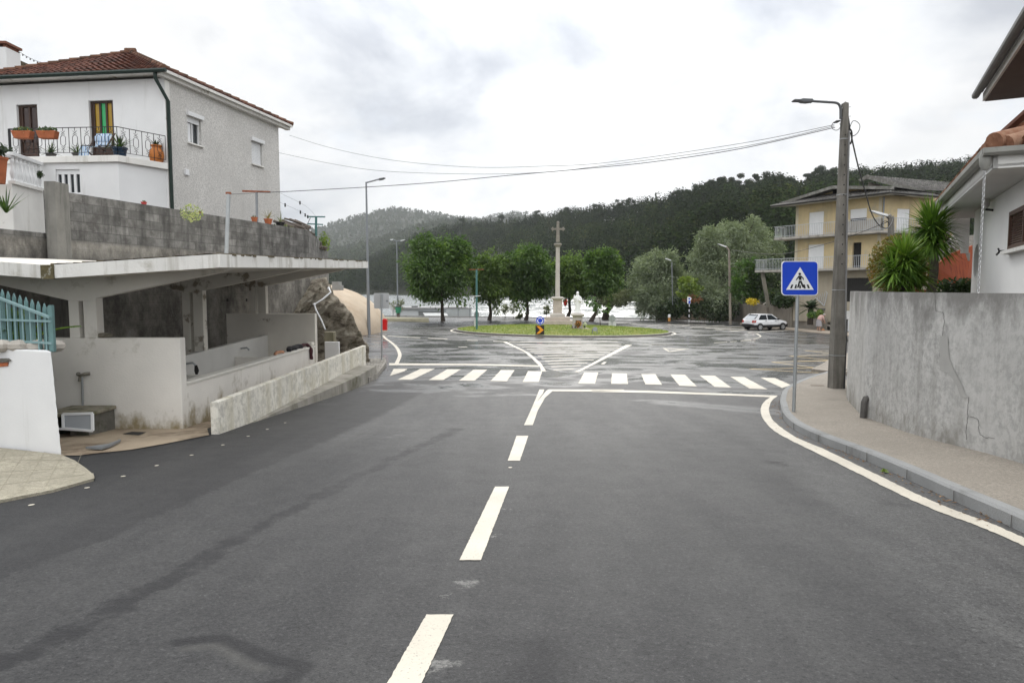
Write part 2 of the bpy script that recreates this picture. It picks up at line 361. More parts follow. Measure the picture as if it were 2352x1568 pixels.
def paint(name, col, wear=.5):
    m, nt, b = newmat(name); g = nd(nt, 'ShaderNodeNewGeometry').outputs['Position']
    n = noi(nt, g, 55, 4, .7); big = noi(nt, g, 1.3, 5, .6)
    c = mixc(nt, ramp(nt, big, [(.35, 0.0), (.7, 1.0)]), [x * .78 for x in col], col)
    c = mixc(nt, ramp(nt, n, [(.32, wear), (.41, 0.0)]), c, (.12, .12, .115))
    setin(nt, b, 'Base Color', c); setin(nt, b, 'Roughness', .55)
    nt.links.new(nd(nt, 'ShaderNodeBump', {'Height': n, 'Strength': .3, 'Distance': .006}).outputs[0], b.inputs['Normal']); return m
def blockwall():
    m, nt, b = newmat('concrete_block'); oc = nd(nt, 'ShaderNodeTexCoord').outputs['Object']; s = nd(nt, 'ShaderNodeSeparateXYZ', {0: oc})
    v = nd(nt, 'ShaderNodeCombineXYZ', {0: s.outputs[0], 1: s.outputs[2], 2: 0.0}).outputs[0]
    br = nd(nt, 'ShaderNodeTexBrick', {'Vector': mapg(nt, v, (1, 1, 1), (0, .1, 0)), 'Color1': (.27, .262, .248, 1), 'Color2': (.15, .147, .14, 1), 'Mortar': (.135, .132, .125, 1),
        'Scale': 1.0, 'Mortar Size': .010, 'Mortar Smooth': .3, 'Bias': -.1, 'Brick Width': .5, 'Row Height': .2})
    c = br.outputs[0]
    n = noi(nt, oc, 2.2, 8, .7); c = mixc(nt, ramp(nt, n, [(.38, 0.0), (.60, .9)]), c, (.09, .086, .08))
    sn = noi(nt, mapg(nt, oc, (1, 1, .12)), 2.6, 6, .65)
    c = mixc(nt, ramp(nt, sn, [(.48, 0.0), (.68, .85)]), c, (.045, .045, .042))
    low = nd(nt, 'ShaderNodeMapRange', {0: s.outputs[2], 1: 2.62, 2: 2.72, 3: 1.0, 4: 0.0}).outputs[0]    # poured concrete below the blocks
    pc = ramp(nt, noi(nt, mapg(nt, oc, (1, 1, .6)), 1.7, 10, .75), [(.3, (.05, .047, .042)), (.46, (.15, .14, .125)), (.58, (.27, .255, .225)), (.75, (.42, .41, .38))])
    c = mixc(nt, low, c, pc)
    c = mixc(nt, ramp(nt, noi(nt, oc, 9, 6, .7), [(.56, 0.0), (.72, .5)]), c, (.24, .236, .225))
    setin(nt, b, 'Base Color', c); setin(nt, b, 'Roughness', .9); setin(nt, b, 'Specular IOR Level', .2)
    h = mth(nt, 'ADD', mth(nt, 'MULTIPLY', br.outputs[1], -.6), noi(nt, oc, 35, 6, .7))
    nt.links.new(nd(nt, 'ShaderNodeBump', {'Height': h, 'Strength': .6, 'Distance': .02}).outputs[0], b.inputs['Normal']); return m
def tilemat(name, ca, cb, cc):
    m, nt, b = newmat(name); oc = nd(nt, 'ShaderNodeTexCoord').outputs['Object']
    rnd = nd(nt, 'ShaderNodeNewGeometry').outputs['Random Per Island']
    n = mth(nt, 'ADD', mth(nt, 'MULTIPLY', noi(nt, oc, 3.2, 8, .75), .8), mth(nt, 'MULTIPLY', rnd, .2))
    c = ramp(nt, n, [(.34, ca), (.5, cb), (.66, cc)])
    setin(nt, b, 'Base Color', c); setin(nt, b, 'Roughness', .85); setin(nt, b, 'Specular IOR Level', .2)
    nt.links.new(nd(nt, 'ShaderNodeBump', {'Height': noi(nt, oc, 25, 5, .7), 'Strength': .5, 'Distance': .02}).outputs[0], b.inputs['Normal']); return m
def watermat():
    m, nt, b = newmat('river_water'); g = nd(nt, 'ShaderNodeNewGeometry').outputs['Position']
    a = noi(nt, mapg(nt, g, (.35, .9, 1)), 1.1, 6, .65, .4); c = noi(nt, mapg(nt, g, (.06, .2, 1)), .5, 5, .6)
    setin(nt, b, 'Base Color', (.20, .215, .205)); setin(nt, b, 'Roughness', .12); setin(nt, b, 'IOR', 1.33)
    h = mth(nt, 'ADD', a, mth(nt, 'MULTIPLY', c, 1.4))
    nt.links.new(nd(nt, 'ShaderNodeBump', {'Height': h, 'Strength': .5, 'Distance': .25}).outputs[0], b.inputs['Normal']); return m
def glassmat(name, col=(.02, .025, .03)):
    m, nt, b = newmat(name); setin(nt, b, 'Base Color', col); setin(nt, b, 'Roughness', .06); setin(nt, b, 'Specular IOR Level', .8); return m
def rockmat():
    m, nt, b = newmat('weathered_rock'); oc = nd(nt, 'ShaderNodeTexCoord').outputs['Object']
    s = noi(nt, mapg(nt, oc, (1.0, .6, 2.2), rot=(.5, .6, .2)), 1.8, 9, .72, .6)
    c = ramp(nt, s, [(.32, (.05, .042, .03)), (.42, (.23, .195, .15)), (.51, (.43, .38, .30)), (.66, (.58, .54, .45))])
    c = mixc(nt, ramp(nt, noi(nt, oc, 2.3, 6, .7), [(.55, 0.0), (.68, .8)]), c, (.09, .085, .035))
    setin(nt, b, 'Base Color', c); setin(nt, b, 'Roughness', .9); setin(nt, b, 'Specular IOR Level', .25)
    nt.links.new(nd(nt, 'ShaderNodeBump', {'Height': noi(nt, mapg(nt, oc, (1, .5, 2.4), rot=(.5, .6, .2)), 5, 10, .78), 'Strength': 1.0, 'Distance': .3}).outputs[0], b.inputs['Normal']); return m
def flatmat(name, col, rough=.5, metal=0, spec=.4): return MT(name, col, rough, .06, 4, .0, 10, metal, spec=spec)

ASPH = asphalt()
WPAINT = paint('white_road_paint', (.60, .555, .465), .75); YPAINT = paint('yellow_road_paint', (.62, .47, .24), .7)
GREY_CONC = MT('grey_concrete', (.30, .295, .28), .88, .2, 1.2, .35, 40, stain=((.13, .125, .115), .9, .55, .75), speck=.25)
KERB = MT('kerb_concrete', (.26, .265, .265), .85, .14, 1.6, .25, 55, stain=((.15, .15, .145), 1.5, .56, .72), speck=.2)
PAVE = MT('tan_pavement', (.33, .295, .25), .9, .16, 1.1, .5, 70, stain=((.20, .18, .155), 1.3, .52, .74), speck=.5, flecks=(.22, 30))
TAN = MT('tan_wet_concrete', (.36, .29, .21), .75, .2, .9, .25, 30, stain=((.14, .10, .065), .8, .50, .62), speck=.15)
STONE_PAVE = MT('cream_paving', (.42, .385, .30), .9, .2, 1.3, .5, 40, stain=((.25, .23, .175), 3.2, .48, .72), speck=.5, flecks=(.25, 24))
COBBLE = MT('cobble', (.24, .225, .20), .9, .25, 5, .5, 30)
WHITE = MT('white_render', (.70, .705, .71), .85, .05, .8, .15, 30, streak=((.5, .5, .48), .60, .8, 2.0), spec=.25)
WHITE_DIRTY = MT('dirty_white_render', (.70, .69, .66), .85, .08, 1.0, .25, 30, streak=((.36, .34, .28), .56, .78, 2.4), stain=((.24, .21, .14), 1.6, .62, .74), spec=.25)
RAMPW = MT('mildewed_white_render', (.68, .655, .585), .88, .1, 1.0, .3, 30, streak=((.44, .40, .29), .50, .75, 2.2), stain=((.32, .28, .17), 1.0, .56, .74), spec=.2, flecks=(.12, 7))
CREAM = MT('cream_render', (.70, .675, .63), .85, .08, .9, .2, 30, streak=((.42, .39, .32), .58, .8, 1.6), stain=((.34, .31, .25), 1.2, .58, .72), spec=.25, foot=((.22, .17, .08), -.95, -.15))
CREAM2 = MT('cream_render_flaking', (.66, .63, .57), .85, .1, .9, .2, 30, stain=((.27, .235, .185), 1.1, .58, .625), spec=.25)
STIPPLE = MT('stippled_render', (.63, .615, .59), .92, .1, .7, 1.0, 16, streak=((.48, .465, .44), .5, .8, 1.2), flecks=(.16, 20))
BLOCK = blockwall()
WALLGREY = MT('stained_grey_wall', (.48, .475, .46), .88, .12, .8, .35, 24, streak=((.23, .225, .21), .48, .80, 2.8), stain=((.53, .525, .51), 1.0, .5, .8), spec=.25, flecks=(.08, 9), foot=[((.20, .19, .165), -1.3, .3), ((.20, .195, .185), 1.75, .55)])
PATCH = MT('smooth_mortar', (.375, .37, .355), .8, .1, 2, .1, 30)
CRACK = flatmat('crack_dark', (.15, .147, .14), .9); HOLE = flatmat('hole_dark', (.02, .019, .018), .9)
POLE = MT('pole_concrete', (.19, .18, .16), .92, .25, 3, .5, 40, streak=((.07, .065, .055), .45, .7, 5), speck=.3)
GALV = MT('galvanised_steel', (.36, .38, .39), .45, .1, 8, .05, 30, .6)
STEELGREY = MT('grey_steel', (.22, .235, .25), .5, .08, 4, .05, 30, .4)
DARKMETAL = flatmat('dark_iron', (.02, .02, .022), .5, .3)
STAINW = 0
BLACK = flatmat('black_plastic', (.012, .012, .013), .45)
CABLE = flatmat('black_cable', (.02, .02, .02), .6)
TEAL = MT('teal_paint', (.11, .20, .20), .5, .12, 5, .05, 30)
TEALP = MT('green_post_paint', (.06, .16, .15), .5, .12, 5, .05, 30)
TERRA = MT('terracotta', (.36, .11, .045), .8, .18, 5, .2, 40)
RTILE = tilemat('red_roof_tile', (.035, .019, .014), (.085, .032, .022), (.14, .058, .038))
GTILE = tilemat('grey_roof_tile', (.05, .05, .047), (.11, .105, .1), (.19, .185, .175))
OTILE = tilemat('orange_roof_tile', (.10, .05, .03), (.27, .13, .08), (.42, .27, .19))
WOODD = MT('dark_wood', (.045, .022, .014), .55, .25, 4, .2, 30)
BLUE = flatmat('sign_blue', (.008, .055, .52), .4)
SIGNW = flatmat('sign_white', (.78, .79, .80), .4)
SIGNK = flatmat('sign_black', (.008, .008, .008), .5)
AMBER = flatmat('sign_amber', (.75, .30, .01), .5)
RED = flatmat('red_plastic', (.55, .012, .012), .4)
YELLOW = MT('yellow_render', (.55, .445, .26), .88, .12, .9, .15, 25, streak=((.38, .31, .20), .5, .75, 1.0), stain=((.40, .36, .27), .8, .56, .72))
SHUT = MT('white_shutter', (.72, .73, .74), .6, .05, 2, .0)
GLASS = glassmat('dark_glass'); GLASSL = glassmat('pale_glass', (.30, .32, .34))
GREENM = flatmat('dark_green_metal', (.007, .020, .015), .5)
SOIL = MT('soil', (.055, .042, .03), .95, .3, 3, .6, 20)
BANKM = MT('brown_bank_soil', (.085, .052, .032), .95, .35, .8, .9, 8, stain=((.045, .05, .018), .8, .52, .68))
SHOT = MT('tan_shotcrete', (.47, .385, .29), .9, .1, .8, .35, 20, stain=((.36, .26, .17), .5, .52, .75))
ROCK = rockmat(); WATER = watermat()
GRASSM = MT('lawn', (.16, .195, .035), .9, .3, 1.6, .8, 50, stain=((.25, .225, .06), .9, .5, .7))
BLADE = leafmat('grass_blade', (.12, .20, .03), (.23, .28, .055), (.36, .34, .11), ns=1.2)
BARK = MT('bark', (.045, .035, .027), .95, .35, 4, 1.0, 14)
BARKP = MT('pale_bark', (.12, .10, .085), .95, .35, 3, .8, 14)
LEAF_PARK = leafmat('park_tree_leaf', (.026, .060, .009), (.068, .138, .017), (.17, .265, .038), ns=.5)
LEAF_PARK2 = leafmat('young_park_tree_leaf', (.045, .085, .013), (.105, .18, .026), (.21, .30, .05), ns=.5)
LEAF_SILVER = leafmat('silver_leaf', (.095, .125, .07), (.20, .245, .15), (.36, .41, .28), ns=.5)
LEAF_OLIVE = leafmat('olive_leaf', (.09, .11, .05), (.17, .19, .1), (.27, .28, .17), ns=.8)
LEAF_FERN = leafmat('fresh_leaf', (.03, .075, .01), (.07, .15, .02), (.14, .24, .03), ns=.8)
LEAF_LIME = leafmat('lime_leaf', (.08, .14, .015), (.17, .24, .03), (.26, .31, .06), ns=.8)
LEAF_DARK = leafmat('dark_shrub_leaf', (.012, .026, .008), (.03, .06, .014), (.07, .11, .03), ns=1)
LEAF_YUCCA = leafmat('yucca_leaf', (.05, .12, .014), (.14, .25, .028), (.30, .38, .07), ns=1.2, trans=.2)
LEAF_HEDGE = leafmat('orange_tipped_leaf', (.09, .12, .02), (.24, .16, .04), (.42, .17, .08), ns=2.0)
LEAF_POT = leafmat('pot_plant_leaf', (.02, .05, .012), (.06, .11, .03), (.16, .2, .06), ns=4)
FLOWERY = leafmat('yellow_flower', (.5, .38, .02), (.7, .55, .03), ns=5)
FLOWERR = leafmat('mixed_flower', (.45, .05, .03), (.6, .4, .08), (.7, .65, .5), ns=9)
WOODS = leafmat('hill_forest', (.007, .014, .004), (.020, .035, .009), (.058, .066, .022), ns=.05, trans=.15, gloss=.0)
_nt = WOODS.node_tree
for _r in [n for n in _nt.nodes if n.type == 'VALTORGB']:
    _oc = nd(_nt, 'ShaderNodeTexCoord').outputs['Object']; _tg = [l.to_socket for l in _r.outputs[0].links]
    _bx = ramp(_nt, noi(_nt, _oc, .011, 5, .65), [(.38, (.60, .62, .55)), (.5, (1, 1, 1)), (.62, (1.55, 1.5, 1.2))]); _mx = mixc(_nt, 1.0, _r.outputs[0], _bx, 'MULTIPLY')
    for _t in _tg: _nt.links.new(_mx, _t)
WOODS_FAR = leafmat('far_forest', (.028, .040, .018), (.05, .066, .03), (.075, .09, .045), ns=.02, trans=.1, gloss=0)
EUC = leafmat('eucalyptus_leaf', (.008, .015, .005), (.020, .033, .011), (.045, .058, .022), ns=.12, trans=.2, gloss=.0)
HILLM = MT('hill_undergrowth', (.028, .034, .015), .95, .4, .02, .0, 1)
STATUE = MT('white_marble', (.78, .78, .77), .6, .04, 3, .1, 30)
GRANITE = MT('granite', (.44, .41, .37), .85, .12, 2, .25, 50, streak=((.33, .3, .25), .55, .8, 4), speck=.2)
GRANITE2 = MT('pink_granite', (.46, .40, .35), .85, .15, 3, .3, 50, speck=.2)
CORR = MT('pale_sheet_metal', (.48, .51, .52), .5, .08, 1, .05, 20, .2)
CARW = flatmat('white_car_paint', (.74, .75, .77), .25, spec=.5)
TAIL = flatmat('tail_lamp', (.35, .04, .025), .25)
SKIN = flatmat('skin', (.42, .25, .18), .6)
# ------------------------------------------------------------------ ground, road, water
def grid_mesh(name, xs, ys, zf, mat, kind='structure', smooth=True):
    nx, ny = len(xs), len(ys)
    V = [(x, y, zf(x, y)) for y in ys for x in xs]
    Fq = [(j*nx+i, j*nx+i+1, (j+1)*nx+i+1, (j+1)*nx+i) for j in range(ny-1) for i in range(nx-1)]
    return npmesh(name, V, Fq, mat, kind=kind, smooth=smooth)
EDGE_Y = 91.0
def lin(a, b, n): return [a + (b - a) * i / (n - 1) for i in range(n)]
grid_mesh('road', lin(-34, 46, 81), lin(-10, 24, 69) + lin(24.5, EDGE_Y, 100), zg, ASPH)
def zground(x, y):
    r = math.hypot(x, y)
    if y < 92 and -60 < x < 70: return zg(x, y) - .35
    return -4.2 if r < 3000 else -4.2
grid_mesh('ground', [-9000, -3000, -900, -300, -120] + lin(-60, 70, 27) + [120, 300, 900, 3000, 9000],
          [-9000, -2000, -500, -120] + lin(-40, 91.5, 34) + [93, 150, 400, 1200, 4000, 9000], zground, SOIL)
ys_w = [91.4]
while ys_w[-1] < 760: ys_w.append(ys_w[-1] + .34 + .0016 * (ys_w[-1] - 91))
xs_w = [-1500, -700] + lin(-260, 130, 140) + [500, 900]
rsw = np.random.RandomState(9); wv = [(rsw.uniform(.9, 4.2), rsw.uniform(-.18, .18), rsw.uniform(0, 6.28)) for _ in range(9)]
XX, YY = np.meshgrid(np.array(xs_w), np.array(ys_w)); ZZ = np.full_like(XX, -2.95)
for L_, an_, ph_ in wv:
    kk = 2 * np.pi / L_ ; am = .030 * L_ ** .75; ZZ += am * np.sin(kk * (YY * np.cos(an_) + XX * np.sin(an_) * .6) + ph_ + 1.3 * np.sin(XX * .21 + ph_ * 2 + YY * .07)) * (.55 + .45 * np.sin(XX * .05 + YY * .031 + ph_))
nx_, ny_ = len(xs_w), len(ys_w); idx_ = np.arange(nx_ * ny_).reshape(ny_, nx_)
Fw = np.stack([idx_[:-1, :-1], idx_[:-1, 1:], idx_[1:, 1:], idx_[1:, :-1]], 2).reshape(-1, 4)
npmesh('water', np.stack([XX, YY, ZZ], 2).reshape(-1, 3), Fw, WATER, kind='structure', smooth=True)
# quay edge along the river
q = MB(); prev = None
for i in range(0, 61):
    x = -40 + i * 1.0
    if prev is not None: q.box(((x + prev) / 2, EDGE_Y + .15, zg((x+prev)/2, EDGE_Y) - .42), (1.0, .5, 1.1))
    prev = x
struct(q, 'quay_kerb', GREY_CONC)

# ------------------------------------------------------------------ painted markings
def crop1(pts, x0, y0, k): return [((x0 + x / k) / 1.08844, (y0 + y / k) / 1.08844) for x, y in pts]
A1 = lambda *p: guv(*crop1(p, 920, 780, 3.675))
A2 = lambda *p: guv(*crop1(p, 1480, 780, 3.675))
z = MB()
for s in [((235, 522), (365, 522), (330, 545), (200, 587)), ((480, 522), (612, 522), (405, 622), (268, 622)), ((728, 526), (855, 527), (690, 625), (556, 625)),
          ((968, 530), (1095, 530), (980, 630), (835, 630)), ((1220, 533), (1347, 533), (1275, 637), (1125, 633)), ((1470, 542), (1600, 545), (1570, 643), (1420, 643)),
          ((1988, 553), (2115, 555), (2085, 660), (1930, 657))]:
    ground_poly(ragged(A1(*s), .08, .006), mb=z)
for s in [((185, 562), (320, 565), (330, 662), (175, 660)), ((452, 570), (582, 570), (645, 668), (490, 664)), ((720, 574), (855, 577), (965, 684), (803, 677)),
          ((988, 582), (1130, 586), (1285, 695), (1128, 688)), ((1270, 594), (1400, 597), (1612, 710), (1450, 704)), ((1548, 603), (1680, 606), (1828, 670), (1748, 699))]:
    ground_poly(ragged(A2(*s), .08, .006), mb=z)
struct(z, 'zebra_crossing', WPAINT)
z = MB()
ground_poly(A1((195, 470), (900, 476), (1310, 484), (1600, 490), (1600, 502), (1180, 494), (900, 488), (195, 489)), mb=z)
ground_poly(A1((1660, 710), (2352, 712), (2352, 733), (1700, 728), (1640, 722)), mb=z)
ground_poly(A2((0, 712), (500, 722), (1705, 768), (1690, 785), (1300, 768), (500, 742), (0, 733)), mb=z)
struct(z, 'stop_line', WPAINT)
z = MB()
ground_poly(A1((1575, 711), (1620, 711), (1608, 745), (1525, 860), (1500, 1040)[:0] or (1514, 1040), (1433, 1040)), mb=z)
ground_poly(A1((1640, 722), (1700, 722), (1625, 790), (1560, 905), (1514, 1040), (1480, 1040), (1530, 850)), lift=.0075, mb=z)
for q4 in [((1186.5, 1001), (1213.5, 1001), (1194, 1058.5), (1166, 1058.5)), ((1137, 1118), (1169.5, 1118), (1104.5, 1287), (1055, 1287)),
           ((979.5, 1412), (1042, 1412), (964, 1580), (884, 1580))]:
    ground_poly(ragged(guv(*q4)), mb=z)
r0 = G(960, 1412)
struct(z, 'centre_line', WPAINT)
def crop3(pts): return [((1840 + x / 2.904) / 1.08844, (860 + y / 2.904) / 1.08844) for x, y in pts]
Lft = crop3([(268, 376), (215, 410), (183, 455), (181, 500), (208, 560), (290, 640), (520, 760), (850, 922), (1200, 1098), (1500, 1228), (1760, 1322), (2091, 1468), (2500, 1650)])
Rgt = crop3([(303, 376), (262, 410), (242, 455), (243, 500), (275, 560), (420, 668), (640, 765), (1000, 938), (1330, 1098), (1590, 1208), (1830, 1295), (2091, 1408), (2500, 1580)])
a = smooth_line([G(*p) for p in Lft], 14); b_ = smooth_line([G(*p) for p in Rgt], 14); z = MB()
for l_ in (a, b_):
    e_ = l_[-1].copy()
    for k in (.6, 1.4, 2.5, 4, 6, 9): l_.append(Vector((e_.x + .10 * (1 - math.exp(-k)), e_.y - k, 0)))
    for p in l_: p.x += random.gauss(0, .004); p.y += random.gauss(0, .006)
for i in range(len(a) - 1): ground_poly([a[i], a[i+1], b_[i+1], b_[i]], mb=z)
struct(z, 'edge_line', WPAINT)
z = MB()
ground_poly(A1((1230, 270), (1275, 272), (1480, 375), (1590, 470), (1638, 545), (1592, 545), (1580, 500), (1500, 420), (1430, 362)), mb=z)
ground_poly(A2((310, 302), (368, 302), (20, 480), (-120, 552), (-163, 552), (0, 470)), mb=z)
for x0, x1, y0, y1, th in [(1290, 2300, 277, 272, 6), (1360, 2330, 303, 296, 6), (1408, 2330, 321, 312, 6), (1450, 2310, 340, 330, 7), (1486, 2270, 360, 349, 7), (1522, 2230, 381, 368, 7),
                           (1556, 2180, 404, 390, 8), (1588, 2130, 427, 413, 8), (1618, 2080, 451, 440, 9), (1648, 2020, 476, 467, 9), (1676, 1960, 504, 493, 10), (1697, 1900, 533, 522, 9)]:
    th *= .62
    ground_poly(A1((x0, y0 - th / 2), (x1, y1 - th / 2), (x1 - 12, y1 + th / 2), (x0 + 12, y0 + th / 2)), mb=z)
struct(z, 'hatched_island_marking', WPAINT)
z = MB()
for tr in [((648, 332), (895, 340), (870, 343), (665, 338)), ((648, 332), (665, 332), (722, 364), (706, 366)), ((895, 338), (868, 339), (715, 359), (722, 366))]: ground_poly(A2(*tr), mb=z)
struct(z, 'give_way_triangle_marking', WPAINT)
z = MB()
e1 = A1((135, 215), (165, 245), (215, 280), (260, 322), (285, 365), (292, 400), (278, 440), (262, 472))
for q4 in strip_poly(smooth_line(e1, 4), .16): ground_poly(q4, mb=z)
for p_ in [((470, 297), (745, 297), (745, 299), (470, 299)), ((1120, 281), (1240, 274), (1245, 277), (1120, 284)), ((1270, 273), (1330, 267), (1330, 270), (1270, 276)), ((1365, 263), (1460, 255), (1462, 258), (1365, 267)),
           ((1480, 247), (1530, 236), (1540, 238), (1492, 250)), ((1530, 228), (1545, 216), (1558, 218), (1550, 231)), ((1498, 199), (1520, 199), (1552, 212), (1536, 216)),
           ((80, 478), (110, 458), (135, 459), (112, 479))]: ground_poly(A2(*p_), mb=z)
for p_ in [((180, 218), (480, 235), (480, 239), (180, 222)), ((550, 239), (730, 245), (730, 249), (550, 243)), ((830, 320), (912, 319), (912, 323), (830, 323)), ((910, 258), (1010, 260), (1010, 264), (910, 262)), ((1150, 265), (1240, 270), (1240, 274), (1150, 269))]:
    ground_poly(A1(*p_), mb=z)
struct(z, 'lane_line', WPAINT)
z = MB()
for p_ in [((1420, 185), (1470, 185), (1470, 189), (1440, 190)), ((1440, 188), (1800, 165), (1800, 169), (1440, 191)), ((1255, 169), (1335, 170), (1335, 175), (1280, 174)), ((1335, 170), (1425, 160), (1425, 164), (1335, 174)),
           ((1120, 158), (1190, 159), (1190, 163), (1140, 162)), ((1190, 159), (1400, 148), (1400, 151), (1190, 162)), ((1035, 145), (1080, 145), (1080, 149), (1050, 149)), ((1080, 146), (1390, 132), (1390, 135), (1080, 149)),
           ((900, 138), (960, 137), (960, 140), (900, 141)), ((960, 136), (1220, 122), (1220, 125), (960, 139)), ((830, 122), (900, 122), (900, 125), (830, 125)), ((690, 118), (1050, 116), (1050, 118), (690, 120))]:
    ground_poly(A2(*p_), mb=z)
struct(z, 'parking_bay_line', WPAINT)
z = MB()
zz = A2((2240, 362), (1955, 354), (2215, 384), (1815, 407), (2210, 391), (1815, 406), (2205, 444), (1655, 460), (2205, 448), (1655, 460), (2060, 514), (1445, 524), (2080, 515), (1445, 524), (2080, 560))
for i in (0, 1, 3, 4, 5, 6, 8, 9, 11, 12, 13):
    for q4 in strip_poly([zz[i], zz[i+1]], .10): ground_poly(q4, mb=z, lift=.006 + .0003 * i)
struct(z, 'yellow_zigzag_marking', YPAINT)
z = MB()
for u, v in [(72, 1160), (200, 1120.5), (283, 1094), (360, 1069.5), (440, 1045.5), (512, 1022), (570, 1002), (614, 986), (655, 971), (1172, 1074)]:
    c = G(u, v); ground_poly([(c.x + .026 * math.cos(k), c.y + .034 * math.sin(k)) for k in (0, .9, 1.8, 2.7, 3.6, 4.5, 5.4)], mb=z)
struct(z, 'road_stud_marking', WPAINT)

# ------------------------------------------------------------------ right pavement, kerb
KC = [(1790, 929), (1795, 910), (1803, 900), (1822, 889), (1850, 876.6), (1880, 866.6), (1907, 859.6), (1938, 853)]
KD = [(1790, 929), (1792, 941), (1798, 961), (1823, 986), (1880, 1014.8), (1943.7, 1040), (1991, 1059), (2083, 1100), (2190.6, 1150.8), (2323, 1211), (2480, 1290)]
kpts = [G(*p) for p in KC][::-1] + [G(*p) for p in KD][1:]
kline = smooth_line([(p.x, p.y, 0) for p in kpts], 5)
last = kline[-1]; kline += [Vector((last.x + .02, last.y - k, 0)) for k in (1.5, 3, 6, 9)]
KH = .13
WB = [(1945, 900), (1945, 915), (1962.6, 935.7), (1981.6, 954.7), (2007, 964), (2086, 992.6), (2165, 1014.8), (2244, 1033.8), (2323, 1056), (2352, 1065)]
wbase = [G(u, v, KH) for u, v in WB]
wline = smooth_line([(p.x, p.y, 0) for p in wbase], 4)
d_ = (wline[-1] - wline[-6]).normalized(); wline += [wline[-1] + d_ * k for k in (1.5, 3.5, 6, 9)]
kb = MB(); n = len(kline); KW = .14
inner = []
for i, p in enumerate(kline):
    d = (kline[min(i+1, n-1)] - kline[max(i-1, 0)]).normalized(); inner.append(p + Vector((-d.y, d.x, 0)) * KW)   # walk goes far -> near: land on the left
prof_k = [(0, -.1), (.012, KH - .025), (.035, KH), (KW, KH)]
for i in range(n - 1):
    for (a0, h0), (a1, h1) in zip(prof_k, prof_k[1:]):
        def q(j, a_, h_):
            p = kline[j].lerp(inner[j], a_ / KW); return (p.x, p.y, zg(p.x, p.y) + h_)
        kb.face([kb.vert(q(i, a0, h0)), kb.vert(q(i+1, a0, h0)), kb.vert(q(i+1, a1, h1)), kb.vert(q(i, a1, h1))])
    if i % 5 == 0 and i > 0:
        p = kline[i]; q2 = inner[i]; nn = (p - q2).normalized() * .0035
        kb.cur = 1; kb.bar((p.x + nn.x, p.y + nn.y, zg(p.x, p.y) + .0), (p.x + nn.x, p.y + nn.y, zg(p.x, p.y) + KH - .02), .006, .006); kb.cur = 0
struct(kb, 'kerb', [KERB, CRACK], smooth='auto')
pv = MB(); far = inner[0]
poly = [(p.x, p.y) for p in inner] + [(wline[-1].x + .2, wline[-1].y)] + [(p.x + .12, p.y) for p in wline[::-1]] + [(9.6, 17.5), (9.8, 20.6)]
ground_poly(poly, mb=pv, lift=KH - .003)
struct(pv, 'pavement', PAVE)
# lower pavement beyond the pole, with its own flush kerb
lp = MB(); pts = guv((1867, 854), (1890, 843), (1910, 830), (1960, 812), (1990, 850), (1938, 862), (1905, 859))
ground_poly(pts, mb=lp, lift=.10)
for i in range(3): lp.bar(pts[i] + Vector((0, 0, .045)), pts[i+1] + Vector((0, 0, .045)), .12, .12)
lp.prism([p + Vector((0, 0, -.1)) for p in pts], (0, 0, .19)); struct(lp, 'lower_pavement', PAVE)
mh = MB(); ground_poly([G(u, v, KH) for u, v in crop1([(2005, 665), (2130, 668), (2135, 680), (2010, 677)], 1480, 780, 3.675)], mb=mh, lift=KH + .004)
struct(mh, 'meter_cover', MT('rusty_iron', (.16, .13, .10), .8, .2, 6, .2, 40))

# ------------------------------------------------------------------ left forecourt, apron, cobbled corner
fl = MB(); ground_poly(guv((60, 1052), (143, 1047), (182, 1047), (215, 1043), (300, 1034), (380, 1020), (480, 1000), (476, 985), (560, 960), (400, 955), (120, 965)), mb=fl, lift=.012)
struct(fl, 'forecourt', TAN)
wk = MB(); wk.bx(-10.5, -5.4, 11.0, 20.2, -.95, -.80); wk.bx(-5.75, -4.9, 11.3, 22.6, -1.5, -.80)
struct(wk, 'wash_house_floor', TAN)
ap = MB(); apts = guv((-420, 1285), (-140, 1195), (0, 1155), (60, 1143), (120, 1131), (170, 1117), (215, 1104), (212, 1092), (195, 1078), (172, 1062), (140, 1048), (0, 1032), (-140, 1018), (-420, 990))
ground_poly(apts, mb=ap, lift=.03)
for i in range(7): ap.prism([apts[i], apts[i+1], apts[i+1] + Vector((0, 0, .029)), apts[i] + Vector((0, 0, .029))], (0, .02, 0))
ap.cur = 1
def joint(a, b):
    a = G(*a); b = G(*b)
    for k in range(8):
        p = a.lerp(b, k / 8); q_ = a.lerp(b, (k + 1) / 8)
        for pp in (p, q_): pp.z = zg(pp.x, pp.y) + .0315
        ap.bar(p, q_, .004, .002)
for k in range(5): joint((-60 + 55 * k, 1150 - 9 * k), (20 + 42 * k, 1036 + 2.6 * k))
for k in range(3): joint((0, 1060 + 30 * k), (150 + 22 * k, 1062 + 17 * k))
struct(ap, 'driveway_apron', [STONE_PAVE, MT('joint_mortar', (.27, .245, .185), .95, .2, 4, .2, 30)])
cb = MB(); cpts = guv((822, 846), (832, 832), (885, 830.5), (888, 839), (866, 869), (847, 879))
top = [p + Vector((0, 0, .14)) for p in cpts]; cb.prism(cpts, (0, 0, .14))
for i in range(9):
    for j in range(12):
        c = top[0].lerp(top[1], .5).lerp(top[3].lerp(top[4], .5), (i + .5) / 9)
a0, a1, b0, b1 = top[5], top[1], top[4], top[2]
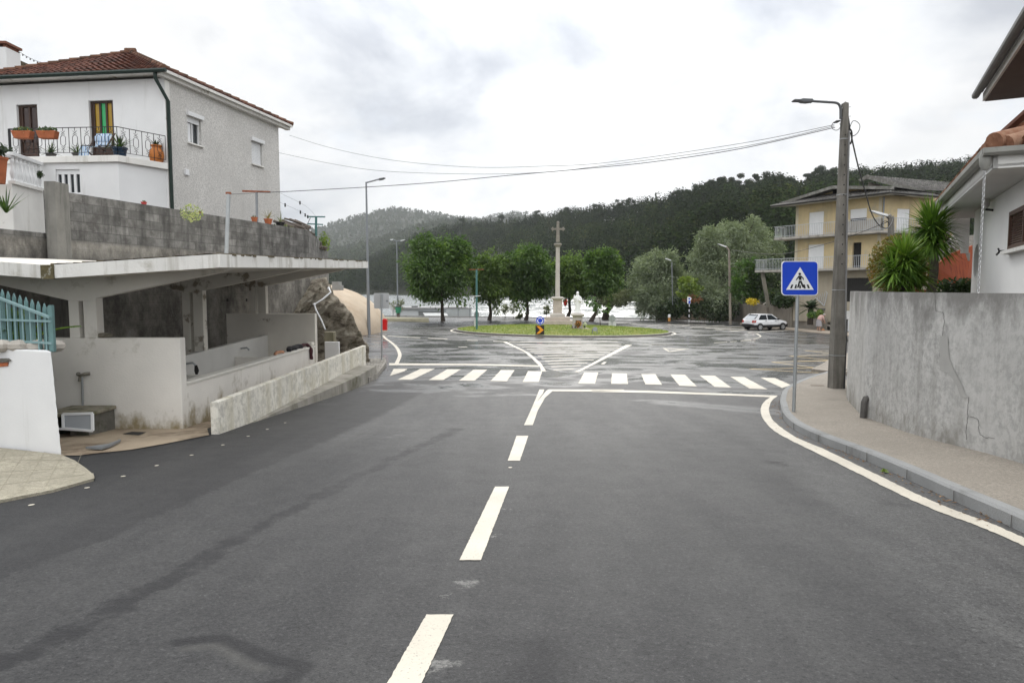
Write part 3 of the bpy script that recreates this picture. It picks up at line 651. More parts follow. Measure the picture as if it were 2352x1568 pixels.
for i in range(6):
    for j in range(26):
        s0, t0 = (i + .06) / 6, (j + (.5 if i % 2 else 0) + .06) / 26.5; s1, t1 = (i + .94) / 6, min((j + (.5 if i % 2 else 0) + .94) / 26.5, 1)
        def bl_(s_, t_): return a0.lerp(b0, s_).lerp(a1.lerp(b1, s_), t_)
        hh = random.uniform(.012, .03)
        cb.prism([bl_(s0, t0), bl_(s1, t0), bl_(s1, t1), bl_(s0, t1)], (0, 0, hh))
struct(cb, 'cobbled_pavement', COBBLE)

# ------------------------------------------------------------------ roundabout island
IC = Vector((3.9, 53.3)); IR = 8.35
def zi(x, y):
    r = math.hypot(x - IC.x, y - IC.y) / IR
    return zg(x, y) + .12 + .30 * max(0, 1 - r * r)
V, Fq = [], []; nr, na = 10, 72
for i in range(nr + 1):
    for k in range(na):
        r = (IR - .16) * i / nr; t = 2 * math.pi * k / na; x, y = IC.x + r * math.cos(t), IC.y + r * math.sin(t); V.append((x, y, zi(x, y)))
for i in range(nr):
    for k in range(na): Fq.append((i*na+k, (i+1)*na+k, (i+1)*na+(k+1) % na, i*na+(k+1) % na))
npmesh('island_lawn', V, Fq, GRASSM, kind='structure', smooth=True)
kr = MB()
for k in range(na):
    t0, t1 = 2*math.pi*k/na, 2*math.pi*(k+1)/na; ring = []
    for t in (t0, t1):
        ring.append([(IC.x + r*math.cos(t), IC.y + r*math.sin(t), zg(IC.x + r*math.cos(t), IC.y + r*math.sin(t)) + h) for r, h in ((IR, -.1), (IR - .01, .12), (IR - .17, .14), (IR - .18, .05))])
    for a_ in range(3): kr.poly([ring[0][a_], ring[1][a_], ring[1][a_+1], ring[0][a_+1]])
struct(kr, 'island_kerb', MT('dark_wet_kerb', (.13, .12, .11), .6, .25, 2, .2, 40))
z = MB(); ring = [(IC.x + (IR + .28) * math.cos(t), IC.y + (IR + .28) * math.sin(t)) for t in lin(0, 2 * math.pi, 73)]
for q4 in strip_poly(ring, .16): ground_poly(q4, mb=z, dy=1.5)
struct(z, 'island_edge_line', WPAINT)
rs = np.random.RandomState(3); N = 16000
r = IR * .975 * np.sqrt(rs.rand(N)); t = rs.rand(N) * 2 * np.pi; x = IC.x + r*np.cos(t); y = IC.y + r*np.sin(t)
zz_ = np.array([zi(a, b) for a, b in zip(x, y)]) - .005
an = rs.rand(N) * np.pi; w_ = .03; h = .035 + .055 * rs.rand(N) ** 2
dx, dy = np.cos(an) * w_, np.sin(an) * w_; lx, ly = (rs.rand(N) - .5) * .06, (rs.rand(N) - .5) * .06
V = np.stack([np.stack([x-dx, y-dy, zz_], 1), np.stack([x+dx, y+dy, zz_], 1), np.stack([x+lx, y+ly, zz_+h], 1)], 1).reshape(-1, 3)
npmesh('grass', V, np.arange(3*N).reshape(-1, 3), BLADE, kind='stuff')

# ------------------------------------------------------------------ hills and their forest
def interp(x, xs, ys):
    return float(np.interp(x, xs, ys))
def hill(name, us, vs, Dr, Ds, mat, base=-4.2, th=0, nt=26, nu=150, bump_=1.0, back=True):
    """terrain strip whose skyline (minus tree height th) follows the measured ridge line; Dr ridge distance, Ds foot distance (both functions of u)."""
    U = lin(us[0], us[-1], nu); V = []; rows = []
    for u in U:
        v = interp(u, us, vs); dr = interp(u, *Dr); ds = interp(u, *Ds)
        top = P(u, v, dr); top.z -= th
        bot = P(u, 690, ds); bot.z = base
        col = []
        for k in range(nt):
            t = k / (nt - 1); p = bot.lerp(top, t); p.z = base + (top.z - base) * (t ** .85)
            nz = noise.noise(Vector((p.x * .011, p.y * .011, 3.3))) * 7 * math.sin(math.pi * t) * bump_
            p.z += nz; col.append(tuple(p))
        if back: q_ = top.copy(); q_.y *= 1.25; q_.x *= 1.25; q_.z = base; col.append(tuple(q_))
        rows.append(col)
    m = len(rows[0]); V = [p for c in rows for p in c]
    Fq = [(i*m+k, (i+1)*m+k, (i+1)*m+k+1, i*m+k+1) for i in range(nu-1) for k in range(m-1)]
    npmesh(name, V, Fq, mat, kind='structure', smooth=True)
    return np.array(rows)[:, :nt]
def forest(name, rows, N, hmin, hmax, mat, quads=44, seed=1, wid=.30, tmin=0.0, pw=1.0, conif=.35, trunk=True, leaf=.085, keep=None):
    rs = np.random.RandomState(seed); nu, nt = rows.shape[:2]
    fu = rs.rand(N) * (nu - 1.001); ft = (tmin + (1 - tmin) * rs.rand(N) ** pw) * (nt - 1.001)
    i, k = fu.astype(int), ft.astype(int); a, b = (fu - i)[:, None], (ft - k)[:, None]
    p = (rows[i, k]*(1-a)*(1-b) + rows[i+1, k]*a*(1-b) + rows[i, k+1]*(1-a)*b + rows[i+1, k+1]*a*b)
    if keep is not None: p = p[[keep(*q_) for q_ in p]]
    n = len(p); H = hmin + (hmax - hmin) * rs.rand(n); cone = rs.rand(n) < conif
    Vs = []
    zf = rs.rand(n, quads)                                          # height fraction in the crown
    lobes = rs.rand(n, 5, 3); li = rs.randint(0, 5, (n, quads))
    th = rs.rand(n, quads) * 2 * np.pi; rr = np.sqrt(rs.rand(n, quads))
    cz = np.where(cone[:, None], .25 + .75 * zf, .38 + .62 * zf)
    rad = np.where(cone[:, None], (1.05 - zf) * .62, np.sqrt(np.maximum(1 - (2*zf - .95)**2, .03))) * wid
    ln = np.take_along_axis(lobes, li[:, :, None].repeat(3, 2), 1)
    ox = np.where(cone[:, None], 0, (ln[..., 0] - .5) * wid * 1.1); oy = np.where(cone[:, None], 0, (ln[..., 1] - .5) * wid * 1.1); oz = np.where(cone[:, None], 0, (ln[..., 2] - .6) * .25)
    C = np.stack([ox + rad*rr*np.cos(th), oy + rad*rr*np.sin(th), cz + oz], 2) * H[:, None, None] + p[:, None, :]
    s = (leaf * (.6 + .8 * rs.rand(n, quads)))[..., None] * H[:, None, None]
    nn = np.stack([rad*rr*np.cos(th) + ox*.6, rad*rr*np.sin(th) + oy*.6, (zf - .35) * .45 + oz], 2); nn /= (np.linalg.norm(nn, axis=2, keepdims=True) + 1e-6); nn = nn + rs.randn(n, quads, 3) * .33
    d1 = np.cross(nn, rs.randn(n, quads, 3)); d1 /= np.linalg.norm(d1, axis=2, keepdims=True); d2 = np.cross(nn, d1); d2 /= np.linalg.norm(d2, axis=2, keepdims=True)
    Q = np.stack([C - s*d1, C + s*d2*.8, C + s*d1, C - s*d2*.8], 2).reshape(-1, 3)
    Fq = np.arange(len(Q)).reshape(-1, 4)
    if trunk:
        w_ = H * .012; T = []
        for sx_, sy in ((1, 0), (0, 1)):
            o = np.stack([w_*sx_, w_*sy, 0*w_], 1); tp = np.stack([0*H, 0*H, H*.7], 1)
            T.append(np.stack([p - o, p + o, p + o*.4 + tp, p - o*.4 + tp], 1))
        T = np.concatenate(T).reshape(-1, 3); Fq = np.concatenate([Fq, np.arange(len(T)).reshape(-1, 4) + len(Q)]); Q = np.concatenate([Q, T])
    return npmesh(name, Q, Fq, mat, kind='stuff')
# far blue ridge, middle ridge, dark near ridge
rA = hill('far_hill', [600, 735, 800, 860, 900, 960, 1040, 1100, 1140, 1180, 1215, 1260, 1330], [535, 520, 497, 483, 474.5, 480, 494, 499, 490, 485, 487, 497, 520], ([600, 1330], [2700, 2900]), ([600, 1330], [1500, 1600]), HILLM, th=13)
forest('far_hill_forest', rA, 3600, 12, 19, WOODS_FAR, 22, 11, .34, .25, .75, .4, False, .13)
rB = hill('middle_hill', [560, 700, 760, 830, 900, 960, 1010, 1060, 1120, 1200], [560, 570, 572, 556, 535, 515, 503, 498, 508, 530], ([560, 1200], [1700, 1850]), ([560, 1200], [900, 1000]), HILLM, th=14)
forest('middle_hill_forest', rB, 3600, 12, 20, WOODS_FAR, 26, 12, .34, .05, .8, .4, False, .12)
uC = [560, 700, 790, 850, 900, 950, 1000, 1040, 1100, 1180, 1260, 1330, 1400, 1460, 1530, 1580, 1650, 1690, 1702, 1715, 1760, 1810, 1840, 1900, 1960, 2040, 2130, 2240, 2420, 2700]
vC = [645, 630, 607, 585, 556, 532, 517, 508, 502, 494, 483, 472, 463, 455, 438, 428, 410, 410, 428, 416, 398, 404, 412, 388, 384, 378, 368, 356, 352, 350]
DrC = ([560, 900, 1100, 1300, 1450, 1600, 1750, 1900, 2240, 2700], [900, 950, 900, 760, 620, 500, 460, 520, 640, 700])
DsC = ([560, 800, 1100, 1250, 1450, 1600, 1800, 2300, 2700], [640, 600, 470, 380, 275, 200, 170, 170, 180])
rC = hill('wooded_hill', uC, vC, DrC, DsC, HILLM, th=18, nt=34)
forest('hill_forest', rC, 9500, 7, 19, WOODS, 110, 13, .27, .0, .85, .35, True, .036, lambda x, y, z_: -.30 < x / y < .80)
forest('shore_forest', rC[:, :6], 900, 8, 15, WOODS, 110, 14, .42, .0, 1.0, .1, False, .055)
# tall eucalyptus that break the skyline, one object each
def eucalyptus(base, H, seed):
    rs = np.random.RandomState(seed); t = thing('eucalyptus_tree', '', 'tree', base, 'eucalyptus trees along the near ridge')
    tr = MB(); tip = Vector((rs.uniform(-1, 1), rs.uniform(-1, 1), H * .86)); b = Vector(base)
    tr.tube([b - Vector((0, 0, 1)), b + tip * .5 + Vector((rs.uniform(-.5, .5), 0, 0)), b + tip], [H*.016, H*.011, H*.005], 6); cl = []
    for k in range(20):
        f = rs.uniform(.28, 1); a = rs.uniform(0, 6.28); rr = H * rs.uniform(.06, .2) * (1.25 - f * .45)
        c = b + tip * f + Vector((math.cos(a)*rr, math.sin(a)*rr, H * rs.uniform(.02, .12))); cl.append((c, H * rs.uniform(.065, .115)))
        tr.tube([b + tip * (f - .12), c], [H*.005, H*.002], 5)
    tr.build('trunk', BARK, t)
    Q = []
    for c, r_ in cl:
        n = 300; d = rs.randn(n, 3); d /= np.linalg.norm(d, axis=1, keepdims=True); C = np.array(c) + d * (r_ * rs.rand(n, 1) ** .4) * np.array([1.25, 1.25, .8])
        s = .36 * (.6 + .8*rs.rand(n, 1)) * H / 20; nn = d + rs.randn(n, 3) * .35 + np.array([0, 0, .2]); d1 = np.cross(nn, rs.randn(n, 3)); d1 /= np.linalg.norm(d1, axis=1, keepdims=True); d2 = np.cross(nn, d1); d2 /= np.linalg.norm(d2, axis=1, keepdims=True)
        Q.append(np.stack([C - s*d1, C + s*d2*.6, C + s*d1, C - s*d2*.6], 1))
    Q = np.concatenate(Q).reshape(-1, 3); npmesh('crown', Q, np.arange(len(Q)).reshape(-1, 4), EUC, t); return t
eu = [1560, 1584, 1606, 1628, 1650, 1668, 1688, 1722, 1745, 1766, 1790, 1812, 1862, 1886, 1910, 1450, 1420, 1370, 1300, 1235, 1150, 1062]
ev = [434, 428, 425, 411, 416, 403, 402, 402, 397, 392, 396, 404, 388, 384, 386, 452, 458, 466, 473, 482, 493, 497]
words = ['left of the tall rounded group', 'in the tall rounded group', 'between two taller crowns', 'with a broad crown', 'just left of the tallest pair', 'of the tallest pair', 'beside the gap in the ridge, on its left', 'beside the gap in the ridge, on its right',
         'in the group right of the gap', 'highest right of the gap', 'above the left eave of the yellow house', 'above the gable of the yellow house', 'left of the concrete pole top', 'behind the concrete pole', 'just right of the concrete pole', 'above the pale willow on the left',
         'left of the pale willow', 'above the rightmost park tree', 'right of the stone cross', 'left of the stone cross', 'above the gap between park trees', 'above the leftmost park tree']
for u, v, k, wd in zip(eu, ev, range(30), words):
    D = interp(u, *DrC) * .97; top = P(u, v, D); H = 25 if u > 1500 else 21
    t = eucalyptus((top.x, top.y, top.z - H), H, 50 + k); t['label'] = 'dark eucalyptus on the ridge skyline ' + wd
# ------------------------------------------------------------------ leaf helper for plants
def blades(name, base, n, L, w, mat, parent=None, seed=0, spread=1.0, droop=.5, up=.2, origin_r=.03, axis=None):
    """rosette of long tapered leaves (yucca, agave, cycad fronds)."""
    rs = random.Random(seed); mb = MB(); base = Vector(base)
    for k in range(n):
        az = rs.uniform(0, 6.283); el = math.asin(max(-1, min(1, rs.uniform(up, 1)))) * 1.0
        if spread < 1: el = max(el, math.pi/2 * (1 - spread))
        d = Vector((math.cos(az)*math.cos(el), math.sin(az)*math.cos(el), math.sin(el))); l = L * rs.uniform(.65, 1.1)
        sd = d.cross(Vector((0, 0, 1))); sd = sd.normalized() if sd.length > .01 else Vector((1, 0, 0))
        b = base + d * origin_r + (axis * rs.random() if axis is not None else Vector((0, 0, 0))); pr = None
        for i in range(5):
            t = i / 4; p = b + d * l * t - Vector((0, 0, 1)) * droop * l * t * t * math.cos(el) * .6
            ww = w * (.55 + 1.5 * t * (1 - t)) * (1 - t ** 3) + .001; a_, c_ = mb.vert(p - sd * ww), mb.vert(p + sd * ww)
            if pr: mb.face((pr[0], pr[1], c_, a_))
            pr = (a_, c_)
    return mb.build(name, mat, parent)
def clump(name, c, rad, n, s, mat, parent=None, seed=0, sc=(1, 1, 1)):
    rs = np.random.RandomState(seed); d = rs.randn(n, 3); d /= np.linalg.norm(d, axis=1, keepdims=True)
    C = np.array(c) + d * rad * (rs.rand(n, 1) ** .45) * np.array(sc); s_ = s * (.5 + rs.rand(n, 1))
    d1 = rs.randn(n, 3); d1 /= np.linalg.norm(d1, axis=1, keepdims=True); d2 = np.cross(d1, rs.randn(n, 3)); d2 /= np.linalg.norm(d2, axis=1, keepdims=True)
    Q = np.stack([C - s_*d1, C + s_*d2*.45, C + s_*d1, C - s_*d2*.45], 1).reshape(-1, 3)
    return npmesh(name, Q, np.arange(len(Q)).reshape(-1, 4), mat, parent)
def pot(name, c, r, h, mat, parent=None):
    return MB().lathe([(r*.7, 0), (r*.95, h*.85), (r*1.08, h*.86), (r*1.08, h), (r*.9, h), (r*.88, h*.9)], c, 18).build(name, mat, parent, smooth='auto')

# ------------------------------------------------------------------ white house on the terrace
C0 = P(378, 205, 25.0); C1 = P(640, 318, 32.4)
C0.z = C1.z = 9.0; fl_d = Vector((-7.25, 1.0, 0)); C2 = C0 + fl_d; C3 = C1 + fl_d
house = thing('tiled_house', 'white two storey house with red tiled hip roof and grey stippled side wall', 'house', (-15.5, 29, 2.6))
ZB = 2.4
def frame(a, b):                              # local frame of a wall: along, outward normal
    d = Vector((b.x - a.x, b.y - a.y, 0)).normalized(); return d, Vector((d.y, -d.x, 0))
fd, fn = frame(C2, C0); sd_, sn = frame(C0, C1)
def wpt(a, d, nrm, s, z_, out=0): return Vector((a.x, a.y, 0)) + d * s + nrm * out + Vector((0, 0, z_))
def wall_with_holes(mb, a, d, nrm, L, z0, z1, holes, t=.28):
    """a wall slab of thickness t with rectangular openings (s0, s1, z0, z1)."""
    xs = sorted({0, L} | {h for q_ in holes for h in q_[:2]}); zs = sorted({z0, z1} | {h for q_ in holes for h in q_[2:]})
    for i in range(len(xs) - 1):
        for k in range(len(zs) - 1):
            mx, mz = (xs[i] + xs[i+1]) / 2, (zs[k] + zs[k+1]) / 2
            if any(h[0] < mx < h[1] and h[2] < mz < h[3] for h in holes): continue
            mb.poly([wpt(a, d, nrm, s, zz__) for s, zz__ in ((xs[i], zs[k]), (xs[i+1], zs[k]), (xs[i+1], zs[k+1]), (xs[i], zs[k+1]))])
    for s0, s1, h0, h1 in holes:
        for (sa, ha), (sb, hb) in (((s0, h0), (s1, h0)), ((s1, h0), (s1, h1)), ((s1, h1), (s0, h1)), ((s0, h1), (s0, h0))):
            mb.poly([wpt(a, d, nrm, sa, ha), wpt(a, d, nrm, sb, hb), wpt(a, d, nrm, sb, hb, -t), wpt(a, d, nrm, sa, ha, -t)])
def hit(u, v, a, d):                          # ray against the vertical plane through a along d -> (s, z)
    r = ray(u, v); nrm = Vector((d.y, -d.x, 0)); t = (Vector((a.x, a.y, 0)) - Vector((EYE.x, EYE.y, 0))).dot(nrm) / r.dot(nrm)
    p = EYE + r * t; return (p - Vector((a.x, a.y, 0))).dot(d), p.z
def hrect(u0, u1, v0, v1, a, d):
    s0, za = hit(u0, (v0 + v1) / 2, a, d); s1, _ = hit(u1, (v0 + v1) / 2, a, d); um = (u0 + u1) / 2
    return (s0, s1, hit(um, v1, a, d)[1], hit(um, v0, a, d)[1])
LF = (Vector((C0.x, C0.y, 0)) - Vector((C2.x, C2.y, 0))).length; LS = (Vector((C1.x, C1.y, 0)) - Vector((C0.x, C0.y, 0))).length
FZ = 6.15
dr1 = hrect(40.5, 88, 240, 366, C2, fd); dr2 = hrect(206, 262, 230.5, 366, C2, fd)
dr1 = (dr1[0], dr1[1], FZ, dr1[3]); dr2 = (dr2[0], dr2[1], FZ, dr2[3])
mb = MB(); wall_with_holes(mb, C2, fd, fn, LF, ZB, 9.15, [dr1, dr2]); mb.build('front_wall', WHITE, house)
w1 = hrect(431, 462, 272, 331, C0, sd_); w2 = hrect(578, 602, 328, 379, C0, sd_)
mb = MB(); wall_with_holes(mb, C0, sd_, sn, LS, ZB, 9.15, [w1, w2]); 
mb.poly([wpt(C1, fd, sn, 0, ZB), wpt(C3, fd, sn, 0, ZB), wpt(C3, fd, sn, 0, 9.15), wpt(C1, fd, sn, 0, 9.15)])
mb.poly([wpt(C2, fd, sn, 0, ZB), wpt(C3, fd, sn, 0, ZB), wpt(C3, fd, sn, 0, 9.15), wpt(C2, fd, sn, 0, 9.15)]); mb.build('side_wall', STIPPLE, house)
mb = MB(); mb.bar(wpt(C0, sd_, sn, .12, ZB, .004), wpt(C0, sd_, sn, .12, 9.1, .004), .24, .02, up=sn); mb.build('corner_band', WHITE_DIRTY, house)
def door(q_, a, d, nrm, nm, panes, mats):
    s0, s1, z0, z1 = q_; o = -.14; mb = MB(); f = .07
    mb.bar(wpt(a, d, nrm, s0 + f/2, z0, o), wpt(a, d, nrm, s0 + f/2, z1, o), f, .09, up=nrm); mb.bar(wpt(a, d, nrm, s1 - f/2, z0, o), wpt(a, d, nrm, s1 - f/2, z1, o), f, .09, up=nrm)
    mb.bar(wpt(a, d, nrm, s0 + f, z1 - f/2, o), wpt(a, d, nrm, s1 - f, z1 - f/2, o), .09, f, up=(0, 0, 1))
    zm = z0 + .95; W = s1 - s0 - 2*f; x0 = s0 + f
    mb.bar(wpt(a, d, nrm, (s0+s1)/2, z0, o - .02), wpt(a, d, nrm, (s0+s1)/2, zm, o - .02), W, .04, up=nrm)
    for k in range(3): mb.bar(wpt(a, d, nrm, x0 + .08, z0 + .14 + .28*k + .1, o + .012), wpt(a, d, nrm, x0 + W - .08, z0 + .14 + .28*k + .1, o + .012), .03, .2, up=(0, 0, 1))
    n_ = len(panes); st = .075; pw = (W - st * (n_ + 1)) / n_
    for k in range(n_ + 1): mb.bar(wpt(a, d, nrm, x0 + st/2 + k*(pw + st), zm, o), wpt(a, d, nrm, x0 + st/2 + k*(pw + st), z1 - f, o), st, .06, up=nrm)
    dd = mb.build(nm, WOODD, house)
    for k, pm in enumerate(panes):
        xc = x0 + st + pw/2 + k*(pw + st); g = MB().bar(wpt(a, d, nrm, xc, zm, o - .02), wpt(a, d, nrm, xc, z1 - f, o - .02), pw, .02, up=nrm).build('pane', pm, dd)
    return dd
AMB = flatmat('amber_glass', (.36, .22, .015), .25); GRN = flatmat('green_glass', (.03, .36, .12), .25); DGL = flatmat('brown_glass', (.035, .018, .015), .2)
d1 = door(dr1, C2, fd, fn, 'balcony_door', [DGL, DGL], None); d2 = door(dr2, C2, fd, fn, 'balcony_door', [AMB, GRN, AMB], None); d2['label'] = 'wooden door with amber and green glass strips'
def window(q_, a, d, nrm, closed):
    s0, s1, z0, z1 = q_; o = -.13; mb = MB(); f = .05
    for s in (s0 + f/2, s1 - f/2, (s0+s1)/2): mb.bar(wpt(a, d, nrm, s, z0, o), wpt(a, d, nrm, s, z1, o), f, .06, up=nrm)
    for zz__ in (z0 + f/2, z1 - f/2): mb.bar(wpt(a, d, nrm, s0 + f, zz__, o), wpt(a, d, nrm, s1 - f, zz__, o), .06, f, up=(0, 0, 1))
    fr = mb.build('window', SHUT if closed else WHITE, house)
    MB().bar(wpt(a, d, nrm, (s0+s1)/2, z0, o - .03), wpt(a, d, nrm, (s0+s1)/2, z1, o - .03), s1 - s0, .01, up=nrm).build('pane', GLASS, fr)
    if closed:
        mb = MB(); n_ = 15
        for k in range(n_): mb.bar(wpt(a, d, nrm, s0 + .02, z0 + (z1-z0)*(k+.5)/n_, o + .05), wpt(a, d, nrm, s1 - .02, z0 + (z1-z0)*(k+.5)/n_, o + .05), .02, (z1-z0)/n_*.86, up=(0, 0, 1))
        mb.build('roller_shutter', SHUT, fr)
    else:
        MB().bar(wpt(a, d, nrm, s0 + .02, z1 - .1, o + .05), wpt(a, d, nrm, s1 - .02, z1 - .1, o + .05), .03, .2, up=(0, 0, 1)).build('roller_shutter', SHUT, fr)
        MB().bar(wpt(a, d, nrm, s0 + (s1-s0)*.32, z0 + .05, o - .01), wpt(a, d, nrm, s0 + (s1-s0)*.32, z1 - .2, o - .01), .16, .012, up=nrm).build('curtain', SHUT, fr)
    MB().bar(wpt(a, d, nrm, s0 - .06, z0 - .03, .03), wpt(a, d, nrm, s1 + .06, z0 - .03, .03), .12, .05, up=(0, 0, 1)).build('sill', WHITE_DIRTY, fr)
    MB().bar(wpt(a, d, nrm, s0 - .05, z1 + .09, .05), wpt(a, d, nrm, s1 + .08, z1 + .09, .05), .10, .15, up=(0, 0, 1)).build('shutter_box', WHITE, fr)
window(w1, C0, sd_, sn, False); window(w2, C0, sd_, sn, True)
# roof: four tiled slopes laid in rows of tiles
E0, E1, E2 = P(378, 180, 24.6), P(673, 299, 32.95), P(-70, 193, 25.6)
for e in (E0, E1, E2): e.z = 9.36
E3 = E1 + E2 - E0; APX = P(300, 122, 28.4)
rf = MB().prism([E0, E1, E3, E2], (0, 0, -.10)).build('eaves_slab', WHITE_DIRTY, house)
mb = MB()
for a, b in ((E0, E1), (E2, E0), (E1, E3), (E3, E2)):
    m = (a + b) / 2; L = (b - a).length; rows_ = 19; along = (b - a).normalized(); nrm = (b - a).cross(APX - a).normalized(); nrm = nrm if nrm.z > 0 else -nrm
    for r_ in range(rows_):
        t0, t1 = r_ / rows_, (r_ + 1.12) / rows_; t1 = min(t1, .999)
        p0, p1 = a.lerp(APX, t0), b.lerp(APX, t0); q0, q1 = a.lerp(APX, t1), b.lerp(APX, t1); W0 = (p1 - p0).length; nt_ = max(1, int(W0 / .24))
        for k in range(nt_):
            f0, f1 = k / nt_, (k + 1) / nt_; fm = (f0 + f1) / 2; j = random.uniform(-.006, .006)
            A_, B_, M_ = p0.lerp(p1, f0) + nrm*(.035+j), p0.lerp(p1, f1) + nrm*(.035+j), p0.lerp(p1, fm) + nrm*(.075+j)
            C_, D_, N_ = q0.lerp(q1, f0) + nrm*.008, q0.lerp(q1, f1) + nrm*.008, q0.lerp(q1, fm) + nrm*.045
            i0 = [mb.vert(x_) for x_ in (A_, M_, B_, D_, N_, C_)]; mb.face((i0[0], i0[1], i0[4], i0[5])); mb.face((i0[1], i0[2], i0[3], i0[4]))
            dn = [mb.vert(x_ - nrm * .04) for x_ in (A_, B_)]; mb.face((i0[0], dn[0], dn[1], i0[2], i0[1]))
roof = mb.build('roof', RTILE, house)
mb = MB()
for e in (E0, E1, E2, E3):
    L = (APX - e).length; n_ = int(L / .36)
    for k in range(n_):
        a, b = e.lerp(APX, k / n_), e.lerp(APX, (k + 1.08) / n_ if k < n_ - 1 else 1); up_ = Vector((0, 0, .06)); mb.tube([a + up_, b + up_ * .55], [.10, .085], 8)
mb.tube([APX + Vector((-.2, 0, .08)), APX + Vector((.2, 0, .08))], .12, 8)
mb.build('ridge_tiles', tilemat('ridge_tile', (.05, .035, .025), (.14, .07, .045), (.22, .12, .08)), roof)
mb = MB(); gz = Vector((0, 0, -.07)); fo = Vector((fn.x, fn.y, 0)) * .07
mb.tube([E2 + fo + gz, E0 + fo + gz + fd * .1], .075, 8); mb.build('gutter', GREENM, roof, smooth='auto')
mb = MB(); mb.bar(E0 + sn * -.25 + Vector((0, 0, -.16)), E1 + sn * -.25 + Vector((0, 0, -.16)), .22, .12); mb.build('cornice', WHITE_DIRTY, house)
mb = MB(); pb = wpt(C0, sd_, sn, .05, 8.35, .09); mb.tube([E0 - fd*.35 + gz, E0 - fd*.35 + gz - Vector((0, 0, .25)), pb + Vector((0, 0, .0)), Vector((pb.x, pb.y, ZB + .3))], .065, 8); mb.build('downpipe', GREENM, house, smooth='auto')
s_, z_ = hit(427.5, 396, C0, sd_); MB().box(wpt(C0, sd_, sn, s_, z_, .03), (.2, .08, .22), math.atan2(sd_.y, sd_.x)).build('meter_box', SHUT, house, bevel=.01)
# the lower room under the balcony
BA, BB, BC = P(-40, 366, 23.9), P(271, 364, 23.5), wpt(C0, fd, fn, -.05, FZ, 0)
BA.z = BB.z = BC.z = FZ
bd, bn = frame(BA, BB); LB = (BB - BA).length
lw = hrect(128.5, 184, 389, 446, BA, bd)
mb = MB(); wall_with_holes(mb, BA, bd, bn, LB, ZB, FZ - .22, [lw], .2)
mb.poly([Vector((BB.x, BB.y, ZB)), Vector((BC.x, BC.y, ZB)), Vector((BC.x, BC.y, FZ - .22)), Vector((BB.x, BB.y, FZ - .22))]); mb.build('lower_wall', WHITE, house)
s0, s1, z0, z1 = lw; mb = MB(); n_ = 4; o = -.08
W = s1 - s0
for k in range(n_ + 1): mb.bar(wpt(BA, bd, bn, s0 + W*k/n_, z0, o), wpt(BA, bd, bn, s0 + W*k/n_, z1, o), .09, .05, up=bn)
mb.bar(wpt(BA, bd, bn, s0, z1 - .08, o + .004), wpt(BA, bd, bn, s1, z1 - .08, o + .004), .05, .16); mb.bar(wpt(BA, bd, bn, s0, z0 + .03, o + .004), wpt(BA, bd, bn, s1, z0 + .03, o + .004), .05, .06)
dd = mb.build('lower_door', SHUT, house); MB().bar(wpt(BA, bd, bn, (s0+s1)/2, z0, -.12), wpt(BA, bd, bn, (s0+s1)/2, z1, -.12), W, .02, up=bn).build('pane', GLASS, dd)
ov = Vector((.06, -.10, 0)); mb = MB()
mb.prism([BA + ov, BB + ov, BC + Vector((.10, -.08, 0)), BC + fn * -.2, wpt(C2, fd, fn, 0, FZ, -.2), BA + Vector((0, 2.5, 0))], (0, 0, -.22)); mb.build('balcony_slab', WHITE_DIRTY, house, bevel=.015)
# wrought iron balcony railing
mb = MB(); ends = [(P(24, 353, 23.8) * 1, BB + ov*.3), (BB + ov*.3, BC + Vector((.06, -.12, 0)))]
ends[0][0].z = FZ
for a, b in ends:
    a = Vector((a.x, a.y, FZ)); b = Vector((b.x, b.y, FZ)); d = (b - a).normalized(); L = (b - a).length; n_ = max(2, round(L / .235)); n_ += n_ % 2
    upv = Vector((0, 0, 1))
    mb.bar(a + upv*.95, b + upv*.95, .035, .02); mb.bar(a + upv*.12, b + upv*.12, .03, .014)
    for k in range(n_ + 1):
        p = a + d * L * k / n_
        if k % 2 == 0: mb.bar(p + upv*(.12 if k % 6 else 0), p + upv*.95, .016, .016)
        else:
            w_ = L / n_ * .42; c = p
            mb.bar(p + upv*.84, p + upv*.95, .014); mb.bar(p + upv*.12, p + upv*.22, .014)
            hexp = [(0, .72), (w_, .64), (w_, .40), (0, .32), (-w_, .40), (-w_, .64)]
            for i in range(6): (xa, za), (xb, zb) = hexp[i], hexp[(i+1) % 6]; mb.bar(p + d*xa + upv*za, p + d*xb + upv*zb, .013)
            for zc_ in (.78, .26):
                for sx_ in (-1, 1): mb.bar(p + d*(-w_*.8) + upv*(zc_ - .06*sx_), p + d*(w_*.8) + upv*(zc_ + .06*sx_), .012)
a = ends[0][0]; mb.bar(Vector((a.x, a.y, FZ)), Vector((a.x, a.y, FZ + .95)), .06, .06); mb.bar(Vector((a.x, a.y, FZ + .95)), Vector((a.x - .1, a.y + 1.5, FZ + .95)), .035, .02)
mb.build('balcony_railing', DARKMETAL, house)
